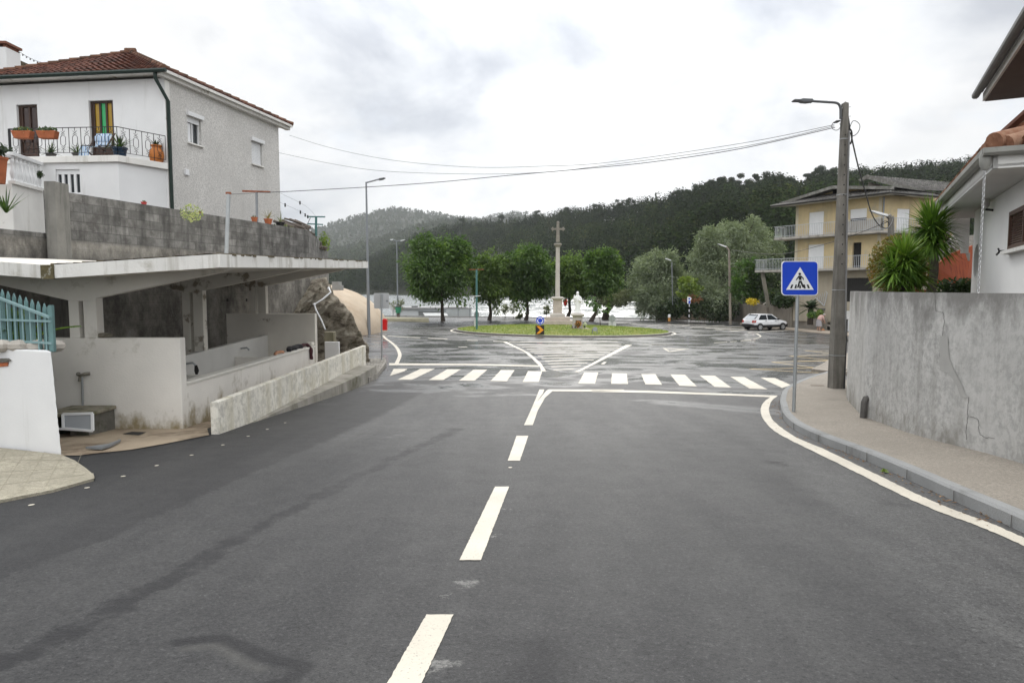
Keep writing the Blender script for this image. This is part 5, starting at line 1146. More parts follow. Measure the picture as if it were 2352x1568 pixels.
# ------------------------------------------------------------------ rock outcrop and shotcrete bank
sil = [(640, 640, 24.4), (700, 655, 24.2), (735, 640, 24.0), (750, 640, 24.0), (764, 662, 24.0), (775, 690, 24.2), (790, 707, 24.4), (806, 730, 24.6), (822, 757, 24.9), (832, 775, 25.2), (843, 795, 25.4), (848, 812, 25.5), (848, 828, 25.5), (842, 842, 25.4)]
rows_ = []
for (u, v, d) in sil:
    p = P(u, v, d); col = []
    for k in range(31):
        f = k / 30; q_ = p + Vector((-.2 * f * 8 * .35, -3.4 * f, -2.6 * f * (.55 + .45 * f))) if False else p.copy()
        q_.x += -1.7 * f; q_.y += -2.6 * f + .0; q_.z = p.z + (-1.7 - p.z) * (f ** 1.15)
        col.append(q_)
    rows_.append(col)
fine = []
for k in range(31): fine.append(smooth_line([rows_[i][k] for i in range(len(rows_))], 10))
V = []; nu_ = len(fine[0])
for k in range(31):
    for i in range(nu_):
        p = fine[k][i]; amt = .38 * (.25 + .75 * math.sin(math.pi * min(k / 20, 1))) if k else .10
        q_ = Vector((p.x * 1.1 + p.z * .6, p.y * 1.1, p.z * .9 - p.x * .7)); dv = noise.fractal(q_ * 1.3, .8, 2.0, 6) + .9 * (.5 - abs(noise.noise(q_ * 2.0))) + .5 * (.5 - abs(noise.noise(q_ * 5.1)))
        V.append(tuple(p + Vector((.85, -.6, .3)) * dv * amt * 1.25))
Fq = [(k*nu_+i, k*nu_+i+1, (k+1)*nu_+i+1, (k+1)*nu_+i) for k in range(30) for i in range(nu_-1)]
nb = len(V); V += [(x - 2.4, y + 2.6, z__ - .3) for x, y, z__ in V[:nu_]]; Fq += [(i + 1, i, nb + i, nb + i + 1) for i in range(nu_ - 1)]
rock = npmesh('rock_outcrop', V, Fq, ROCK, smooth=False); tag(rock, 'dark mossy slanting rock outcrop beside the wash house', 'rock')
rs_ = random.Random(4)
for k, (u, v, d) in enumerate(((672, 690, 22.2), (655, 700, 22.0), (700, 705, 22.2))):
    pass
cz_ = zg(-14, 47); V, Fq = [], []; ctr = Vector((-15.5, 49.5)); rx, ry, rh = 6.1, 12.0, 3.6; nr_, na_ = 14, 48
for i in range(nr_ + 1):
    ph = math.pi / 2 * i / nr_
    for k in range(na_):
        a = 2 * math.pi * k / na_; x, y = ctr.x + rx * math.cos(ph)**.9 * math.cos(a), ctr.y + ry * math.cos(ph)**.9 * math.sin(a); z__ = zg(x, y) - .02 + rh * math.sin(ph) ** 1.0
        z__ += .05 * noise.noise(Vector((x * .8, y * .8, z__))); V.append((x, y, z__))
for i in range(nr_):
    for k in range(na_): Fq.append((i*na_+k, i*na_+(k+1) % na_, (i+1)*na_+(k+1) % na_, (i+1)*na_+k))
bank = npmesh('concrete_bank', V, Fq, SHOT, smooth=True); tag(bank, 'tan sprayed concrete bank curving down to the road behind the rock', 'bank')
t = thing('parapet_block', 'two stepped grey concrete blocks at the top of the tan bank', 'concrete blocks', P(774, 660, 44)); m_ = MB(); a, b = P(765, 663, 44.5), P(781, 663, 44.5); m_.bx(a.x, b.x, 44.2, 45, a.z - .1, P(770, 647, 44.5).z); m_.build('tall_block', GREY_CONC, t, bevel=.02); m_ = MB(); c = P(785, 663, 44.5); m_.bx(b.x, c.x, 44.2, 45, a.z - .1, P(770, 655, 44.5).z); m_.build('low_block', GREY_CONC, t, bevel=.02)

# ------------------------------------------------------------------ near left garden wall with teal fence and cycad
ga, gb = G(143, 1046), G(-60, 1023); ga.z = gb.z = 0; gd = (ga - gb).normalized(); gb = ga - gd * 4.5
gt = P(124, 808, ga.y).z
t = thing('garden_wall', 'thick white rendered garden wall beside the paved driveway', 'wall', (ga.x, ga.y, -.6)); m_ = MB()
gn = Vector((gd.y, -gd.x, 0)); top_edge = [ga + Vector((-.135 + .02 * math.sin(k * 2.3), 0, gt - (gt + .75) * k / 14)) + gd * (.02 * random.random()) for k in range(15)]
edge = [ga + gd * (-.125 + .125 * (k / 40) + .007 * random.uniform(-1, 1)) + Vector((0, 0, gt - (gt + .8) * k / 40)) for k in range(41)]
m_.prism([gb + Vector((0, 0, -.9)), gb + Vector((0, 0, gt - .02))] + edge, Vector((-.66, .75, 0)) * .34); m_.build('wall', WHITE, t, bevel=.012)
s_, z_ = hit(0, 836, gb, gd); m_ = MB()
q_ = [wpt(gb, gd, gn, hit(u, v, gb, gd)[0], hit(u, v, gb, gd)[1], .004) for u, v in crop1([(-60, 470), (110, 465), (145, 490), (100, 510), (-60, 520)], 0, 800, 4.9)]; m_.prism(q_, gn * .03); m_.build('broken_ledge', DK, t)
m_ = MB(); q_ = [wpt(gb, gd, gn, hit(u, v, gb, gd)[0], hit(u, v, gb, gd)[1], .004) for u, v in crop1([(-60, 528), (108, 515), (105, 560), (-60, 580)], 0, 800, 4.9)]; m_.prism(q_, gn * .012); m_.build('bare_brick', TERRA, t)
t = thing('picket_fence', 'teal metal picket fence with a sloping rail on the white garden wall', 'fence', (ga.x - .4, ga.y, gt)); fb = ga - gd * .30 - gn * .14
def fp(s, z__, o=0): return fb - gd * s + Vector((0, 0, z__)) + gn * o
m_ = MB(); m_.bar(fp(0, gt - .02), fp(0, gt + .62), .05, .05); m_.bar(fp(.05, gt - .02), fp(.05, gt + .60), .03, .03); m_.build('post', TEAL, t)
m_ = MB(); m_.bar(fp(-.02, gt + .45, .03), fp(3, gt + 1.15, .03), .03, .035)
for zz__ in (.40, .10): m_.bar(fp(-.02, gt + zz__, .02), fp(3, gt + zz__, .02), .03, .03)
m_.build('rail', MT('pale_teal_paint', (.20, .31, .32), .45, .1, 5, .05, 30), t)
for k in range(22):
    s = .07 + k * .135; h = .60 + s * .205; p = fp(s, gt); m_ = MB(); w_ = .037; q_ = [(-w_, 0), (w_, 0), (w_, h - .07), (.0, h), (-w_, h - .07)]
    m_.prism([fp(s + x, gt + z__ + (.0), -.03) for x, z__ in q_], -gn * .015); m_.build('picket', TEAL, t)
m_ = MB()
for k in range(17): m_.bar(fp(.10 + k * .17, gt - .02, .02), fp(.10 + k * .17, gt + .46 + (.10 + k*.17)*.22, .02), .018, .018)
m_.build('thin_bars', MT('pale_teal_bar', (.20, .31, .32), .45, .1, 5, .05, 30), t)
c = P(25, 800, 10.4); t = thing('cycad_plant', 'green cycad palm growing behind the teal fence', 'cycad', Vector((c.x, c.y, gt - .3)))
MB().lathe([(.16, -.3), (.18, .1), (.1, .2)], (c.x, c.y, gt - .2), 10).build('trunk', BARK, t)
def frond(mb, base, d, L, droop, n=22, w=.018):
    d = d.normalized(); sd = d.cross(Vector((0, 0, 1))).normalized(); pr = None
    for i in range(n):
        f = i / (n - 1); p = base + d * L * f - Vector((0, 0, droop * L * f * f)); tn = (d - Vector((0, 0, 2 * droop * f))).normalized(); l = L * .22 * math.sin(math.pi * min(f * .9 + .1, 1)) + .02
        for s in (-1, 1):
            e = p + sd * s * l + tn * l * .5 + Vector((0, 0, -.03)); mb.face([mb.vert(p - tn * w * .6), mb.vert(p + tn * w * .6), mb.vert(e)])
        if pr: mb.face([mb.vert(pr - sd * .006), mb.vert(pr + sd * .006), mb.vert(p + sd * .006), mb.vert(p - sd * .006)])
        pr = p
m_ = MB(); rs_ = random.Random(3); cc = Vector((c.x, c.y, gt - .02))
for k in range(34): az = rs_.uniform(0, 6.28); el = rs_.uniform(.0, 1.2); frond(m_, cc, Vector((math.cos(az)*math.cos(el), math.sin(az)*math.cos(el), math.sin(el))), rs_.uniform(.6, .95), rs_.uniform(.15, .5), 26, .03)
frond(m_, cc + Vector((.25, 0, .1)), Vector((.62, .1, .32)), .85, .22, 26, .03); m_.build('fronds', leafmat('cycad_leaf', (.05, .11, .012), (.12, .21, .02), (.26, .26, .05), ns=2), t)
m_ = MB()
for k in range(5): m_.ball((ga.x - .35 - .25 * k, ga.y + .45 + .08 * rs_.random(), gt + .04), .13, 7, 5, (1.2, 1, .7))
o = m_.build('border_stones', MT('pale_stone', (.40, .37, .33), .9, .2, 4, .4, 20)); tag(o, 'pale border stones behind the teal fence, round the cycad', 'stones')
# ------------------------------------------------------------------ curved stained wall with planter
WTOP = 1.60
wt_ = [Vector((p.x, p.y, 0)) for p in wline]           # outer foot line, far -> near
# rounded far end: continue the line round to the right and back
d0 = (wt_[0] - wt_[2]).normalized(); right = Vector((d0.y, -d0.x, 0)); cc_ = wt_[0] + right * .95; arc = []
for k in range(1, 11):
    a = math.pi * .62 * k / 10; arc.append(cc_ + (-right * math.cos(a) + d0 * math.sin(a)) * .95)
outer = [arc[-1] + (arc[-1] - arc[-2]).normalized() * 3.2] + arc[::-1] + wt_
def offs(line, w):
    o = []
    for i, p in enumerate(line):
        d = (line[min(i+1, len(line)-1)] - line[max(i-1, 0)]).normalized(); o.append(p + Vector((-d.y, d.x, 0)) * w)
    return o
inner_ = offs(outer, .17)
rw = thing('garden_wall', 'tall grey stained rendered wall curving round the corner by the pavement', 'wall', (wt_[0].x, wt_[0].y, -.9)); m_ = MB(); n_ = len(outer)
for i in range(n_ - 1):
    b0, b1, i0, i1 = outer[i], outer[i+1], inner_[i], inner_[i+1]
    def zb(p): return zg(p.x, p.y) - .2
    up = lambda p, z__: Vector((p.x, p.y, z__))
    for k in range(8):
        f0, f1 = k / 8, (k + 1) / 8
        za0, za1 = zb(b0) + (WTOP - zb(b0)) * f0, zb(b0) + (WTOP - zb(b0)) * f1; zc0, zc1 = zb(b1) + (WTOP - zb(b1)) * f0, zb(b1) + (WTOP - zb(b1)) * f1
        m_.poly([up(b0, za0), up(b1, zc0), up(b1, zc1), up(b0, za1)])
    m_.poly([up(b0, WTOP), up(b1, WTOP), up(i1, WTOP), up(i0, WTOP)]); m_.poly([up(i0, WTOP), up(i1, WTOP), up(i1, zb(i1)), up(i0, zb(i0))])
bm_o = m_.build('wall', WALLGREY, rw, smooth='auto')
bpy.context.view_layer.update()
def whit(u, v, off=.003):                        # ray against the curved wall face
    r = ray(u, v); best = None
    for a, b in zip(wt_, wt_[1:]):
        d = b - a; n2 = Vector((d.y, -d.x, 0)).normalized(); dn_ = r.dot(n2)
        if abs(dn_) < 1e-6: continue
        t = (a - Vector((EYE.x, EYE.y, 0))).dot(n2) / dn_; p = EYE + r * t; s = (Vector((p.x, p.y, 0)) - a).dot(d) / d.length_squared
        if t > 0 and -.02 <= s <= 1.02 and (best is None or t < best[0]): best = (t, p + n2 * (-off if n2.dot(r) > 0 else off))
    return best[1] if best else EYE + r * 12
def w3(pts): return [whit((1840 + x / 2.904) / 1.08844, (860 + y / 2.904) / 1.08844) for x, y in pts]
def wcrop(pts): return [whit((1900 + x / 1.9606) / 1.08844, (200 + y / 1.9606) / 1.08844) for x, y in pts]
pl_ = wcrop([(868, 1145), (898, 1140), (905, 1180), (912, 1230), (925, 1330), (935, 1400), (968, 1450), (1000, 1500)]) ; m_ = MB()
pr_ = wcrop([(862, 1100), (857, 1130)])
L1 = w3([(1483, -60), (1480, 90), (1482, 190)]); R1 = w3([(1540, -60), (1550, 90), (1582, 180)]); L2 = w3([(1530, 205), (1575, 250), (1610, 310), (1625, 365), (1660, 390)]); R2 = w3([(1590, 195), (1620, 250), (1648, 300), (1662, 350), (1690, 385)])
LL, RR = L1 + L2, R1 + R2; th_ = Vector((-.006, -.004, 0))
for i in range(len(LL) - 1): m_.poly([LL[i] + th_, LL[i+1] + th_, RR[i+1] + th_, RR[i] + th_])
m_.build('mortar_patch', PATCH, rw)
m_ = MB()
for ln in ([(1690, 385), (1685, 520), (1675, 600), (1672, 720)], [(1700, 520), (1760, 545), (1765, 640), (1800, 675), (1900, 690)], [(1490, 105), (1550, 118)]):
    q_ = w3(ln); q2 = []
    for a, b in zip(q_, q_[1:]): q2 += [a.lerp(b, k / 5) + Vector((0, random.uniform(-.012, .012), random.uniform(-.012, .012))) for k in range(5)]
    for a, b in zip(q2, q2[1:]): m_.bar(a, b, .004, .004)
q_ = wcrop([(857, 1040), (862, 1130), (898, 1140), (905, 1180), (880, 1350), (905, 1368), (925, 1372)]); q2 = []
for a, b in zip(q_, q_[1:]): q2 += [a.lerp(b, k / 6) + Vector((0, random.uniform(-.012, .012), random.uniform(-.012, .012))) for k in range(6)]
for a, b in zip(q2, q2[1:]): m_.bar(a, b, .0035, .0035)
m_.build('crack', CRACK, rw)
a, b = w3([(945, 530), (955, 395)]); m_ = MB(); pp = Vector((-.07, -.03, 0))
m_.tube([Vector((a.x, a.y, a.z - .05)) + pp, b + pp + Vector((0, 0, -.06)), b + Vector((.0, .0, .0)) + pp * .6, b + Vector((.12, .05, .02))], .055, 10); m_.build('drain_pipe', MT('dark_grey_pipe', (.09, .085, .08), .7, .3, 6, .2, 30), rw, smooth='auto')
# soil inside the planter and garden ground
m_ = MB(); ip = [p for p in inner_]; m_.prism([(p.x, p.y, 1.30) for p in ip] + [(ip[-1].x + 8, ip[-1].y, 1.30), (ip[-1].x + 9, 16, 1.30)], (0, 0, -2.6)); struct(m_, 'garden_ground', SOIL)
# ------------------------------------------------------------------ yuccas, hedge
def c8(x, y, d): return P((2080 + x / 4.9) / 1.08844, (440 + y / 4.9) / 1.08844, d)
base = c8(1180, 1430, 12.6); base.z = 1.3; k2 = c8(1250, 1180, 12.8); k3 = c8(1235, 820, 12.9); k4 = c8(1225, 620, 13.0); j1 = c8(930, 1430, 12.4); j1.z = 1.3; j2 = c8(900, 1130, 12.3)
def yucca(base, kn, heads, lab, seed):
    t = thing('yucca_plant', lab, 'yucca', base, 'yuccas in the corner planter'); MB().tube(smooth_line(kn, 4), .075, 9).build('trunk', BARKP, t, smooth='auto')
    for k, (c, L, n_) in enumerate(heads): blades('leaves', c, int(n_ * 1.5), L * 1.05, .019, LEAF_YUCCA, t, seed + k, 1, .32, -.72, .04)
    return t
yucca(base, [base, k2, k3, k4], [(k4, .60, 240), (k4.lerp(k3, .55), .58, 200), (k3, .52, 170)], 'tall spiky yucca with a leaning trunk, right one in the corner planter', 1)
yucca(j1, [j1, j2, c8(880, 1000, 12.3)], [(c8(885, 1010, 12.3), .52, 230), (j2, .52, 220), (j2.lerp(j1, .5), .46, 160), (c8(760, 1180, 12.2), .46, 150), (c8(1010, 1210, 12.35), .46, 150)], 'lower spiky yucca in front of the orange hedge, left one in the planter', 11)
h1 = c8(660, 1200, 13.3); m_ = clump('orange_hedge', c8(830, 1010, 13.6) + Vector((0, 0, -.15)), .55, 6000, .036, LEAF_HEDGE, None, 33, (1.15, .6, 1.15)); tag(m_, 'rounded hedge with orange tipped leaves behind the left yucca', 'hedge')
c = c8(1230, 1420, 12.9); c.z = 1.3; pot('clay_pot', c + Vector((0, .3, 0)), .13, .34, TERRA); tag(SC.objects['clay_pot'], 'orange clay pot at the foot of the yucca trunk', 'pot')
o = clump('box_hedge', c8(1560, 1370, 14.2), .42, 900, .05, LEAF_DARK, None, 44, (1.5, .8, .5)); tag(o, 'low clipped hedge in front of the red panel', 'hedge')
# ------------------------------------------------------------------ white house on the right
rh = thing('white_house', 'white house at the right edge with round window, brown shutters and wide eaves', 'house', (9, 12, 1.3))
hd = Vector((math.sin(R(26.8)), math.cos(R(26.8)), 0)); hn = Vector((-hd.y, hd.x, 0))          # along the wall (away), outward (to the road)
HA = Vector((6.75, 9.0, 0)); HA = HA - hd * .9; HL = 4.82 + .9 + .05
def hhit(u, v):
    r = ray(u, v); t = (HA - Vector((EYE.x, EYE.y, 0))).dot(hn) / r.dot(hn); p = EYE + r * t; return (p - HA).dot(hd), p.z
def hw(s, z__, o=0): p = HA + hd * s + hn * o; return Vector((p.x, p.y, z__))
EZ = 3.34
sc_, zc_ = hhit(2242, 600); rad_ = .31
m_ = MB(); s0, s1 = 0, HL; zlo = 1.0; ztop = EZ + .1
sh0, zs0 = hhit(2321, 575); sh1, zs1 = hhit(2470, 470); sh0, sh1 = sorted((sh0, sh1)); zs0, zs1 = hhit(2330, 573)[1], hhit(2345, 478)[1]
holes = [(sh0 if sh0 > .05 else .05, sh1, zs0, zs1), (sc_ - .34, sc_ + .34, zc_ - .34, zc_ + .34)]
wall_with_holes(m_, HA, hd, hn, HL, zlo, ztop, holes, .2)
N_ = 40; sq = []
for k in range(N_):
    a = 2*math.pi*k/N_; ca, sa = math.cos(a), math.sin(a); m__ = .34 / max(abs(ca), abs(sa)); sq.append((hw(sc_ + ca*m__, zc_ + sa*m__), hw(sc_ + ca*rad_, zc_ + sa*rad_), hw(sc_ + ca*rad_, zc_ + sa*rad_, -.22)))
for k in range(N_): a, b = sq[k], sq[(k+1) % N_]; m_.poly([a[0], b[0], b[1], a[1]]); m_.poly([a[1], b[1], b[2], a[2]])
e0 = hw(HL, 0); pd = -hn
m_.poly([hw(HL, zlo), hw(HL, ztop), hw(HL, ztop, -6), hw(HL, zlo, -6)]); m_.poly([hw(0, zlo), hw(0, ztop), hw(0, ztop, -6), hw(0, zlo, -6)])
m_.build('wall', MT('white_house_render', (.80, .80, .79), .85, .05, .8, .2, 40, spec=.25), rh)
m_ = MB(); m_.disc(hw(sc_, zc_, -.18), rad_ + .02, hn, .01, 32); m_.build('round_window', MT('brown_glass_disc', (.10, .09, .08), .3, .1, 3, 0), rh)
m_ = MB(); lo, hi, z0, z1 = holes[0]; W = hi - lo
fr_ = MB()
for s in (lo + .03, hi - .03, lo + W * .5): fr_.bar(hw(s, z0, .02), hw(s, z1, .02), .06, .045, up=hn)
for zz__ in (z0 + .03, z1 - .03): fr_.bar(hw(lo, zz__, .022), hw(hi, zz__, .022), .04, .06)
sh_ = fr_.build('shutter', MT('brown_shutter', (.085, .045, .03), .6, .15, 6, .1, 30), rh); n_ = 17
for k in range(n_): m_.bar(hw(lo + .05, z0 + (z1-z0)*(k+.5)/n_, .0), hw(hi - .05, z0 + (z1-z0)*(k+.5)/n_, .0), .055, .012, up=(hn + Vector((0, 0, 1.2))))
m_.build('slats', MT('brown_slat', (.11, .06, .042), .6, .15, 6, .1, 30), sh_); MB().bar(hw((lo+hi)/2, z0, -.10), hw((lo+hi)/2, z1, -.10), W, .02, up=hn).build('pane', GLASS, sh_)
MB().bar(hw(lo - .08, z0 - .03, .04), hw(hi + .08, z0 - .03, .04), .14, .05).build('sill', WHITE_DIRTY, rh)
s_, z_ = hhit(2310, 576); m_ = MB(); m_.tube([hw(s_ + .02, z_, 0), hw(s_ + .02, z_, .08), hw(s_ - .05, z_ + .03, .10)], .014, 7); m_.tube([hw(s_ + .02, z_ - .02, .08), hw(s_ + .13, z_ - .05, .09)], .016, 7); m_.build('shutter_catch', DARKMETAL, rh)
s_, z_ = hhit(2284, 466); m_ = MB(); m_.lathe([(.03, -.12), (.055, -.08), (.06, .12), (.03, .15)], hw(s_, z_ + .04, .12), 10); la = m_.build('wall_lamp', MT('pale_lamp_glass', (.42, .40, .38), .4, .1, 4, 0), rh, smooth='auto'); MB().tube([hw(s_, z_ - .12, .01), hw(s_, z_ - .10, .12)], .02, 7).build('bracket', DARKMETAL, la)
# lower eaves
EA = Vector((5.89, 8.5, EZ)); EB = EA + hd * 7.25; fr2 = -hn
BK2 = MT('grey_gutter', (.27, .27, .25), .5, .12, 3, .05, 20, stain=((.1, .1, .09), 2, .55, .7)); FASC = MT('white_fascia', (.66, .66, .64), .7, .05, 3, .05, 20)
SOFF = MT('white_soffit', (.60, .59, .57), .85, .05, 2, .05, 20)
m_ = MB(); m_.prism([EA + Vector((0, 0, -.20)), EB + Vector((0, 0, -.20)), EB + fr2 * 1.6 + Vector((0, 0, -.16)), EA + fr2 * 5 + Vector((0, 0, -.16))], (0, 0, .03)); m_.build('soffit', SOFF, rh)
m_ = MB(); m_.prism([EA + Vector((0, 0, -.22)), EB + Vector((0, 0, -.22)), EB + Vector((0, 0, -.02)), EA + Vector((0, 0, -.02))], fr2 * .05); m_.prism([EA + Vector((0, 0, -.22)), EA + fr2 * .62 + Vector((0, 0, -.22)), EA + fr2 * .62 + Vector((0, 0, -.02)), EA + Vector((0, 0, -.02))], hd * .05); m_.prism([EA + fr2 * .56 + Vector((0, 0, -.42)), EA + fr2 * 2 + Vector((0, 0, -.42)), EA + fr2 * 2 + Vector((0, 0, -.02)), EA + fr2 * .56 + Vector((0, 0, -.02))], hd * .2); m_.build('fascia', FASC, rh)
m_ = MB(); go = hn * .06
gp = [(-.07, 0), (-.065, -.06), (-.03, -.09), (.03, -.09), (.065, -.06), (.07, 0), (.05, 0), (.0, -.06), (-.05, 0)]
m_.prism([EA + go + hn * x - hd * .08 + Vector((0, 0, z__ + .02)) for x, z__ in gp], hd * 7.35)
m_.prism([EA - hd * (.06 + x) + hn * .12 + Vector((0, 0, z__ + .02)) for x, z__ in gp], fr2 * 5); m_.build('gutter', BK2, rh, smooth='auto')
HEP = EA + fr2 * 3.2 + hd * 3.0 + Vector((0, 0, 1.45)); HEQ = EB + fr2 * 3.2 + Vector((0, 0, 1.45))
def tilefield(m_, a, b, c, d_t, cols, rws, r_):
    """barrel tiles on the quad a-b (eave) to d-c (ridge)."""
    for i in range(cols):
        f0, f1 = i / cols, (i + 1) / cols
        for j in range(rws):
            t0, t1 = j / rws, min((j + 1.15) / rws, 1.0); p0, p1 = a.lerp(b, (f0 + f1) / 2), d_t.lerp(c, (f0 + f1) / 2); q0, q1 = p0.lerp(p1, t0), p0.lerp(p1, t1)
            nrm = (b - a).cross(d_t - a).normalized(); nrm = nrm if nrm.z > 0 else -nrm; m_.tube([q0 + nrm * .05, q1 + nrm * .02], [r_, r_ * .85], 12)
m_ = MB(); m_.poly([EA, EB, HEQ, HEP]); tilefield(m_, EA + Vector((0, 0, .02)), EB + Vector((0, 0, .02)), HEQ, HEP, 30, 8, .10); FX = EA + fr2 * 5.0
m_.poly([EA, FX, HEP + fr2 * .5, HEP]); tilefield(m_, EA + Vector((0, 0, .02)), FX + Vector((0, 0, .02)), HEP + fr2 * .8, HEP, 22, 8, .10)
for k in range(9): a, b = EA.lerp(HEP, k / 9), EA.lerp(HEP, (k + 1.1) / 9); m_.tube([a + Vector((0, 0, .10)), b + Vector((0, 0, .07))], [.115, .095], 14)
m_.build('roof', OTILE, rh, smooth='auto')
# rain chain
ch = thing('rain_chain', 'white metal rain chain hanging from the corner of the gutter', 'chain', EA); top = P(2262, 385, 8.6); bot = P(2247, 672, 8.9); n_ = 46
MB().lathe([(.03, -.10), (.06, -.05), (.07, .06), (.05, .12)], P(2263, 372, 8.55), 10).build('funnel', BK2, ch, smooth='auto'); CHM = MT('bright_chain_metal', (.55, .56, .57), .3, .05, 9, 0, 30, .7)
m_ = MB()
for k in range(n_):
    c = top.lerp(bot, (k + .5) / n_); L = (top - bot).length / n_ * .72; a = Vector((1, 0, 0)) if k % 2 else Vector((0, 1, 0)); dz = Vector((0, 0, 1)); ring = [c + a * math.cos(2*math.pi*i/8) * .014 + dz * math.sin(2*math.pi*i/8) * L for i in range(8)]
    m_.tube(ring + [ring[0]], .0045, 5, caps=False)
m_.build('links', CHM, ch)['kind'] = 'stuff'
# upper storey eave and gable
UB = Vector((10.15, 15.0, 5.68)); UA = UB - hd * 9; m_ = MB()
m_.prism([UA + Vector((0, 0, -.02)), UB + Vector((0, 0, -.02)), UB + fr2 * 5 + Vector((0, 0, -.02)), UA + fr2 * 5 + Vector((0, 0, -.02))], (0, 0, .05)); us = m_.build('upper_soffit', MT('brown_soffit', (.115, .095, .085), .85, .08, 2, .1, 20), rh)
m_ = MB(); m_.prism([UA, UB, UB + Vector((0, 0, .17)), UA + Vector((0, 0, .17))], hn * .04); m_.prism([UB + hn*.04, UB + fr2 * 5, UB + fr2 * 5 + Vector((0, 0, .17)), UB + hn*.04 + Vector((0, 0, .17))], hd * .04); m_.build('upper_fascia', FASC, rh)
m_ = MB(); m_.prism([UA + hn * (.16 + x) + Vector((0, 0, .18 + z__)) for x, z__ in gp], hd * 9.15); m_.prism([UA + hn * .05 + Vector((0, 0, .17)), UB + hn * .05 + Vector((0, 0, .17)), UB + hn * .16 + Vector((0, 0, .25)), UA + hn * .16 + Vector((0, 0, .25))], (0, 0, .03)); m_.prism([UA + hn * .14 + Vector((0, 0, .22)), UB + hn * .14 + hd * .12 + Vector((0, 0, .22)), UB - hn * 3 + hd * .1 + Vector((0, 0, 1.6)), UA - hn * 3 + Vector((0, 0, 1.6))], (0, 0, .06)); m_.build('upper_roof', MT('dark_gutter', (.10, .10, .095), .5, .12, 3, .05, 20), rh, smooth='auto')
g0, g1, g2, g3 = P(2268, 350, 11.6), P(2500, 146, 10.2), P(2500, 345, 10.2), P(2300, 352, 11.5)
STONEW = MT('stone_wash_wall', (.30, .25, .19), .9, .25, 6, .8, 14); m_ = MB(); m_.prism([g0, g1, g2, g3], hd * .25); gw = m_.build('gable_wall', STONEW, rh); MB().bar(g0 + Vector((0, 0, .03)), g1 + Vector((0, 0, .03)), .3, .05).build('gable_coping', MT('brown_coping', (.16, .08, .06), .8, .1, 3, .1, 20), gw)
# arch porch, stairs and red panel at the far end of the house
PA = hw(HL, 0); pf = fr2
def fx(s, z__, o=0): p = PA + hn * s + hd * o; return Vector((p.x, p.y, z__))
m_ = MB()
# porch wall with arched opening: plane across the far end, outward side
ar = [fx(.02, EZ - .16)] + [fx(.62 * math.cos(math.pi/2 * k / 12) + .02, 2.05 + .78 * math.sin(math.pi/2 * k / 12), 1.6) for k in range(13)]
loop = [fx(.85, EZ - .17, 1.6), fx(.62, EZ - .17, 1.6)] + [fx(.62 - .62 * math.sin(math.pi/2*k/12), 2.42 + .62 * math.cos(math.pi/2*k/12), 1.6) for k in range(13)] + [fx(-.12, 2.42, 1.6), fx(-.12, EZ - .17, 1.6)]
m_.prism(loop, hd * .14); m_.build('porch_arch', SOFF, rh)
m_ = MB(); inner_arc = [fx(.62 - .62 * math.sin(math.pi/2*k/12), 2.42 + .62 * math.cos(math.pi/2*k/12), 1.585) for k in range(13)]
for a, b in zip(inner_arc, inner_arc[1:]): m_.bar(a, b, .05, .02, up=hd)
m_.build('arch_trim', FASC, rh)
st = thing('outdoor_stairs', 'grey outdoor stairs rising beside a red brown panel, behind the yuccas', 'stairs', c8(1600, 1000, 16)); steps = [((1640, 735), (1760, 735)), ((1610, 775), (1745, 772)), ((1560, 822), (1735, 818)), ((1510, 870), (1690, 862)), ((1460, 915), (1610, 908)), ((1420, 952), (1530, 947))]
STEPM = MT('stair_concrete', (.36, .34, .31), .85, .1, 3, .2, 30)
for k, (a, b) in enumerate(steps):
    d = 16.6 - k * .24; a_, b__ = c8(*a, d), c8(*b, d); m_ = MB(); m_.bx(a_.x, b__.x + .3, d, d + .34, a_.z - .16, a_.z + .02); m_.build('step', STEPM, st, bevel=.01)
m_ = MB(); a, b = c8(1590, 640, 16.6), c8(1330, 910, 15.0); m_.prism([a, b, b - Vector((0, 0, .35)), c8(1400, 960, 15.0), c8(1610, 720, 16.5)], (.0, .12, 0)); m_.build('parapet', STEPM, st)
m_ = MB(); q_ = [c8(1720, 850, 15.6), c8(1440, 960, 15.0), c8(1250, 1110, 14.7), c8(1260, 1340, 14.7), c8(1640, 1330, 15.2), c8(1740, 1310, 15.6)]; m_.prism(q_, (0, .05, 0)); m_.build('panel', MT('red_brown_panel', (.42, .085, .025), .75, .12, 3, .15, 25, streak=((.2, .035, .012), .5, .7, 9)), st)
t = thing('porch_railing', 'grey iron railing seen through the porch arch', 'railing', c8(1520, 640, 17)); m_ = MB(); a, b = c8(1440, 560, 17.4), c8(1600, 570, 17.0)
m_.bar(a, b, .03, .03); a2, b2 = c8(1440, 680, 17.4), c8(1600, 690, 17.0)
for k in range(9): m_.bar(a.lerp(b, k / 8), a2.lerp(b2, k / 8), .02, .02)
m_.build('railing', STEELGREY, t)
m_ = MB(); a, b = c8(1280, 460, 18.2), c8(1450, 560, 18.2); m_.bx(a.x, b.x, 18.2, 18.5, b.z, a.z); m_.build('dark_window', GLASS, rh)

